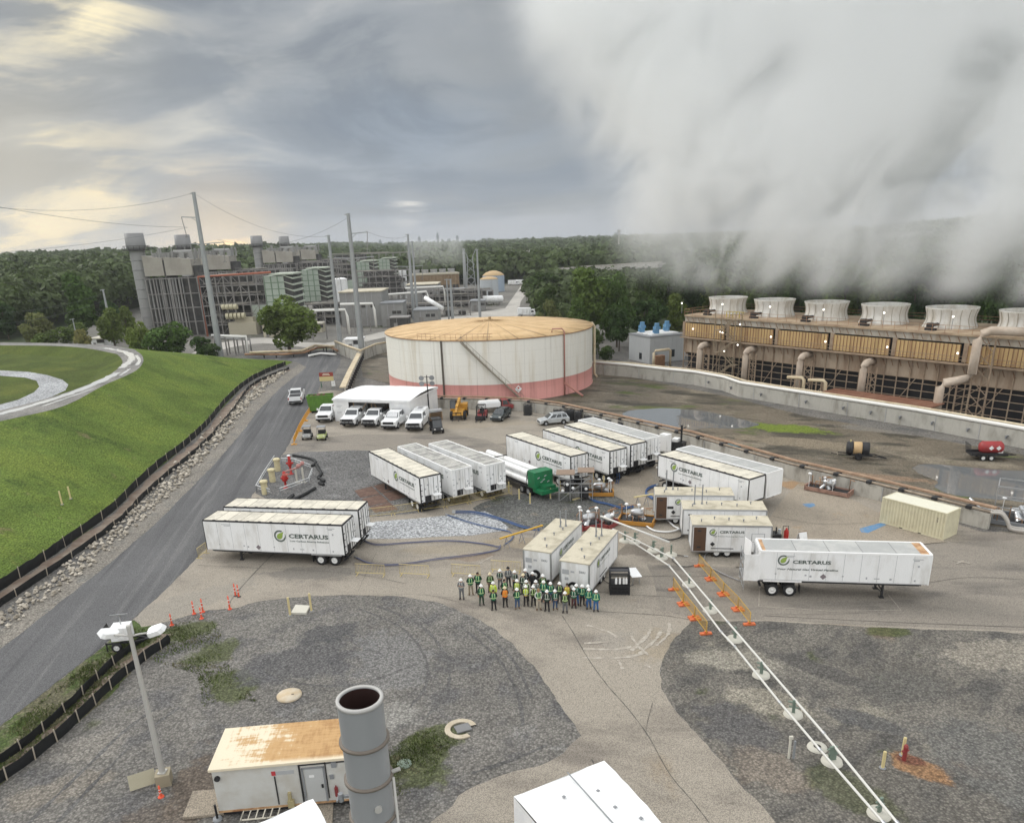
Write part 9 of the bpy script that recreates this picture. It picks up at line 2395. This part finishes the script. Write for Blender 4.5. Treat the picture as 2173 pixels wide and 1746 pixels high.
# floodlight mast, generator, odds and ends
t = thing('floodlight_mast', 'dark slim mast with four round floodlights right of the white tent', 'lamp', at(911, 878)); h = z_at(at(911, 878), 800)
mb = MB(); mb.cyl((0, 0, 0), (0, 0, h + .3), .10, .08, 8); mb.bar((-.9, 0, h), (.9, 0, h), .08); mb.bar((-.9, 0, h - .9), (.9, 0, h - .9), .08); mb.build('pole', P_dark, t)
for x in (-.85, .85):
	for z in (h, h - .9): mb = MB(); mb.cyl((x, .1, z), (x, -.35, z - .1), .2, .42, 14); mb.build('floodlight', P_grey, t)
t = thing('generator', 'blue generator box beside the containment wall behind the rear trailers', 'generator', at(1548, 962), -.6); mb = MB(); mb.bb(-1.3, 1.3, -.5, .5, .2, 1.2); mb.build('housing', mat('blue green housing', (.05, .16, .20), .5), t, bevel=.05); mb = MB(); mb.bb(-.9, -.2, -.51, -.5, .4, 1.0); mb.bb(-1.2, 1.2, -.45, .45, .05, .2); mb.build('grille', P_black, t); mb = MB(); mb.cyl((.8, 0, 1.2), (.8, 0, 1.5), .06, n=8); mb.build('exhaust', P_grey, t)
t = thing('cabinet', 'white upright cabinet behind the grey roofed farthest trailer', 'cabinet', at(1411, 960), -.8); mb = MB(); mb.bb(-.6, .6, -.5, .5, .2, 2.5); mb.build('body', P_white, t, bevel=.03); mb = MB(); mb.bb(-.5, .5, -.53, -.5, .4, 2.3); mb.build('door', P_trim, t); mb = MB(); mb.bb(-.5, .5, -.45, .45, 0, .2); mb.build('plinth', P_dark, t)
t = thing('engine_pump', 'black engine pump with upright pipe beside the white cabinet', 'pump', at(1437, 955), -.6); mb = MB(); mb.bb(-1, 1, -.6, .6, .3, 1.2); mb.cyl((.5, 0, 1.2), (.5, 0, 3.4), .14, n=8); mb.bar((0, 0, 2.6), (1.1, 0, 3.2), .12); mb.build('engine', P_black, t); mb = MB(); mb.bb(-.6, .2, -.5, .5, 1.2, 1.6); mb.build('tank', P_white, t)
for s in (-1, 1): wheel(t, -.3, s * .65, .35, .35, .2, s, P_dark)
t = thing('pallet_stack', 'stack of timber and pallets at the right corner of the tent', 'pallet stack', at(923, 892), .5); mb = MB()
for k in range(7): mb.bb(-1.1, 1.1, -.6 + .02 * k, .6, .2 * k, .2 * k + .05); mb.bb(-1.1, -.95, -.6, .6, .2 * k + .05, .2 * k + .2); mb.bb(.95, 1.1, -.6, .6, .2 * k + .05, .2 * k + .2)
mb.build('pallet', MATS['raw timber'], t); mb = MB(); mb.bb(-1, 1.2, -.4, .5, 1.42, 1.75); mb.build('tarpaulin', P_seam, t)
for lab, (x, y), m_ in (('white folded sign board right of the near pump trailer', (1701, 1150), P_white), ):
	t = thing('a_frame_sign', lab, 'sign', at(x, y), .2)
	for s in (-1, 1): mb = MB(); mb.box((0, s * .22, .5), (.75, .04, 1.05), 0, ('X', s * .4)); mb.build('panel', m_, t)
	mb = MB(); mb.bar((-.4, 0, 1.02), (.4, 0, 1.02), .06); mb.build('hinge', MATS['raw timber'], t)
t = thing('fire_extinguisher', 'red wheeled extinguisher between the near pump trailer and the white sign', 'extinguisher', at(1667, 1148)); mb = MB(); mb.lathe([(.2, .1), (.22, .2), (.22, 1.0), (.1, 1.15), (.06, 1.3), (0, 1.3)], n=12); mb.build('cylinder', P_rsk, t); mb = MB(); mb.bar((-.25, .1, .1), (-.25, .25, 1.4), .04); mb.bar((.25, .1, .1), (.25, .25, 1.4), .04); mb.bar((-.25, .25, 1.4), (.25, .25, 1.4), .04); mb.build('trolley', P_dark, t)
t = thing('tongue_jack_kit', 'black pump and batteries on the tongue of the near pump trailer', 'equipment', at(1644, 1160)); mb = MB(); mb.bb(-.4, .4, -.4, .4, .5, 1.3); mb.cyl((0, 0, 0), (0, 0, 1.9), .07, n=8); mb.build('housing', P_black, t); mb = MB(); mb.cyl((.3, 0, 1.3), (.3, 0, 1.7), .15, n=8); mb.build('bottle', P_seam, t)
# ------------------------------------------------------------------ steam over the cooling towers
def steam(name, loc, yaw, bx, dens, left, fanmod, wind):
	mb = MB(); mb.bb(*bx); m = bpy.data.materials.new(name); m.use_nodes = True; t = m.node_tree; t.nodes.clear()
	o = mb.build(name, m); o['kind'] = 'stuff'; o.location = loc; o.rotation_euler = (0, 0, yaw)
	P = N(t, 'ShaderNodeTexCoord').outputs['Object']; s = N(t, 'ShaderNodeSeparateXYZ', {0: P}); X, Yn, H = s.outputs
	A = lambda a, b: mth(t, 'ADD', a, b)
	Mu = lambda a, b: mth(t, 'MULTIPLY', a, b)
	# shear the lookup so that the billows lean with the wind
	sh = N(t, 'ShaderNodeCombineXYZ', {0: A(X, Mu(H, wind)), 1: A(Yn, Mu(H, -.2)), 2: Mu(H, .9)}).outputs[0]
	k = 46.0 / (bx[5] - bx[4])
	n1 = noise(t, sh, .165 * k, 6, .62, .8); n2 = noise(t, sh, .036 * k, 3, .5, .3)
	hh = mth(t, 'DIVIDE', H, bx[5])
	xl = A(X, Mu(mth(t, 'POWER', mth(t, 'MAXIMUM', hh, 0.0), .9), left))
	wob = Mu(mth(t, 'SUBTRACT', n2, .5), 30.0 / k)
	ml = rng(t, A(xl, wob), -13.0 / k, 1.0 / k)
	mr = rng(t, X, bx[1], bx[1] - 6)
	half = A(4.2 / k, Mu(hh, 22.0 / k)); yc = A(0.0, Mu(hh, 20.0 / k))
	my = rng(t, mth(t, 'ABSOLUTE', mth(t, 'DIVIDE', mth(t, 'SUBTRACT', Yn, yc), half)), 1.0, .45)
	# separate jets over the fans, merging above
	jet = mth(t, 'COSINE', Mu(A(X, Mu(H, wind * .8)), 2 * PI / fanmod)); jet = A(Mu(jet, .5), .5)
	merge = rng(t, hh, .02, .17); jm = A(Mu(jet, mth(t, 'SUBTRACT', 1.0, merge)), merge)
	top = rng(t, hh, 1.0, .80); bot = rng(t, H, 0.0, 2.2 / k)
	th = rng(t, hh, 0.0, .36, .418, .372, False)
	puff = rng(t, mth(t, 'SUBTRACT', A(Mu(n1, .56), Mu(n2, .44)), th), 0.0, .12)
	grow = rng(t, hh, 0.0, .2, .75, 1.0)
	d = Mu(Mu(Mu(ml, mr), Mu(my, jm)), Mu(Mu(top, bot), Mu(puff, grow)))
	v = N(t, 'ShaderNodeVolumePrincipled', {'Color': (.988, .996, 1, 1), 'Density': Mu(d, dens), 'Anisotropy': 0.0})
	N(t, 'ShaderNodeOutputMaterial', {'Volume': v.outputs[0]})
	m.cycles.volume_step_rate = 0.6
	return o
steam('steam', F0 + Vector((0, 0, 14.9)), CY, (-62, 76, -18, 50, 0, 92), .21, 74.0, SP, -.26)
tt = [o for o in COL.objects if o.name == 'cooling_tower.001'][0]
steam('steam', tt.location + Vector((2.5, 7, 12.2)), .22, (-10, 30, -7, 12, 0, 17), .035, 4.0, 5.0, -.3)
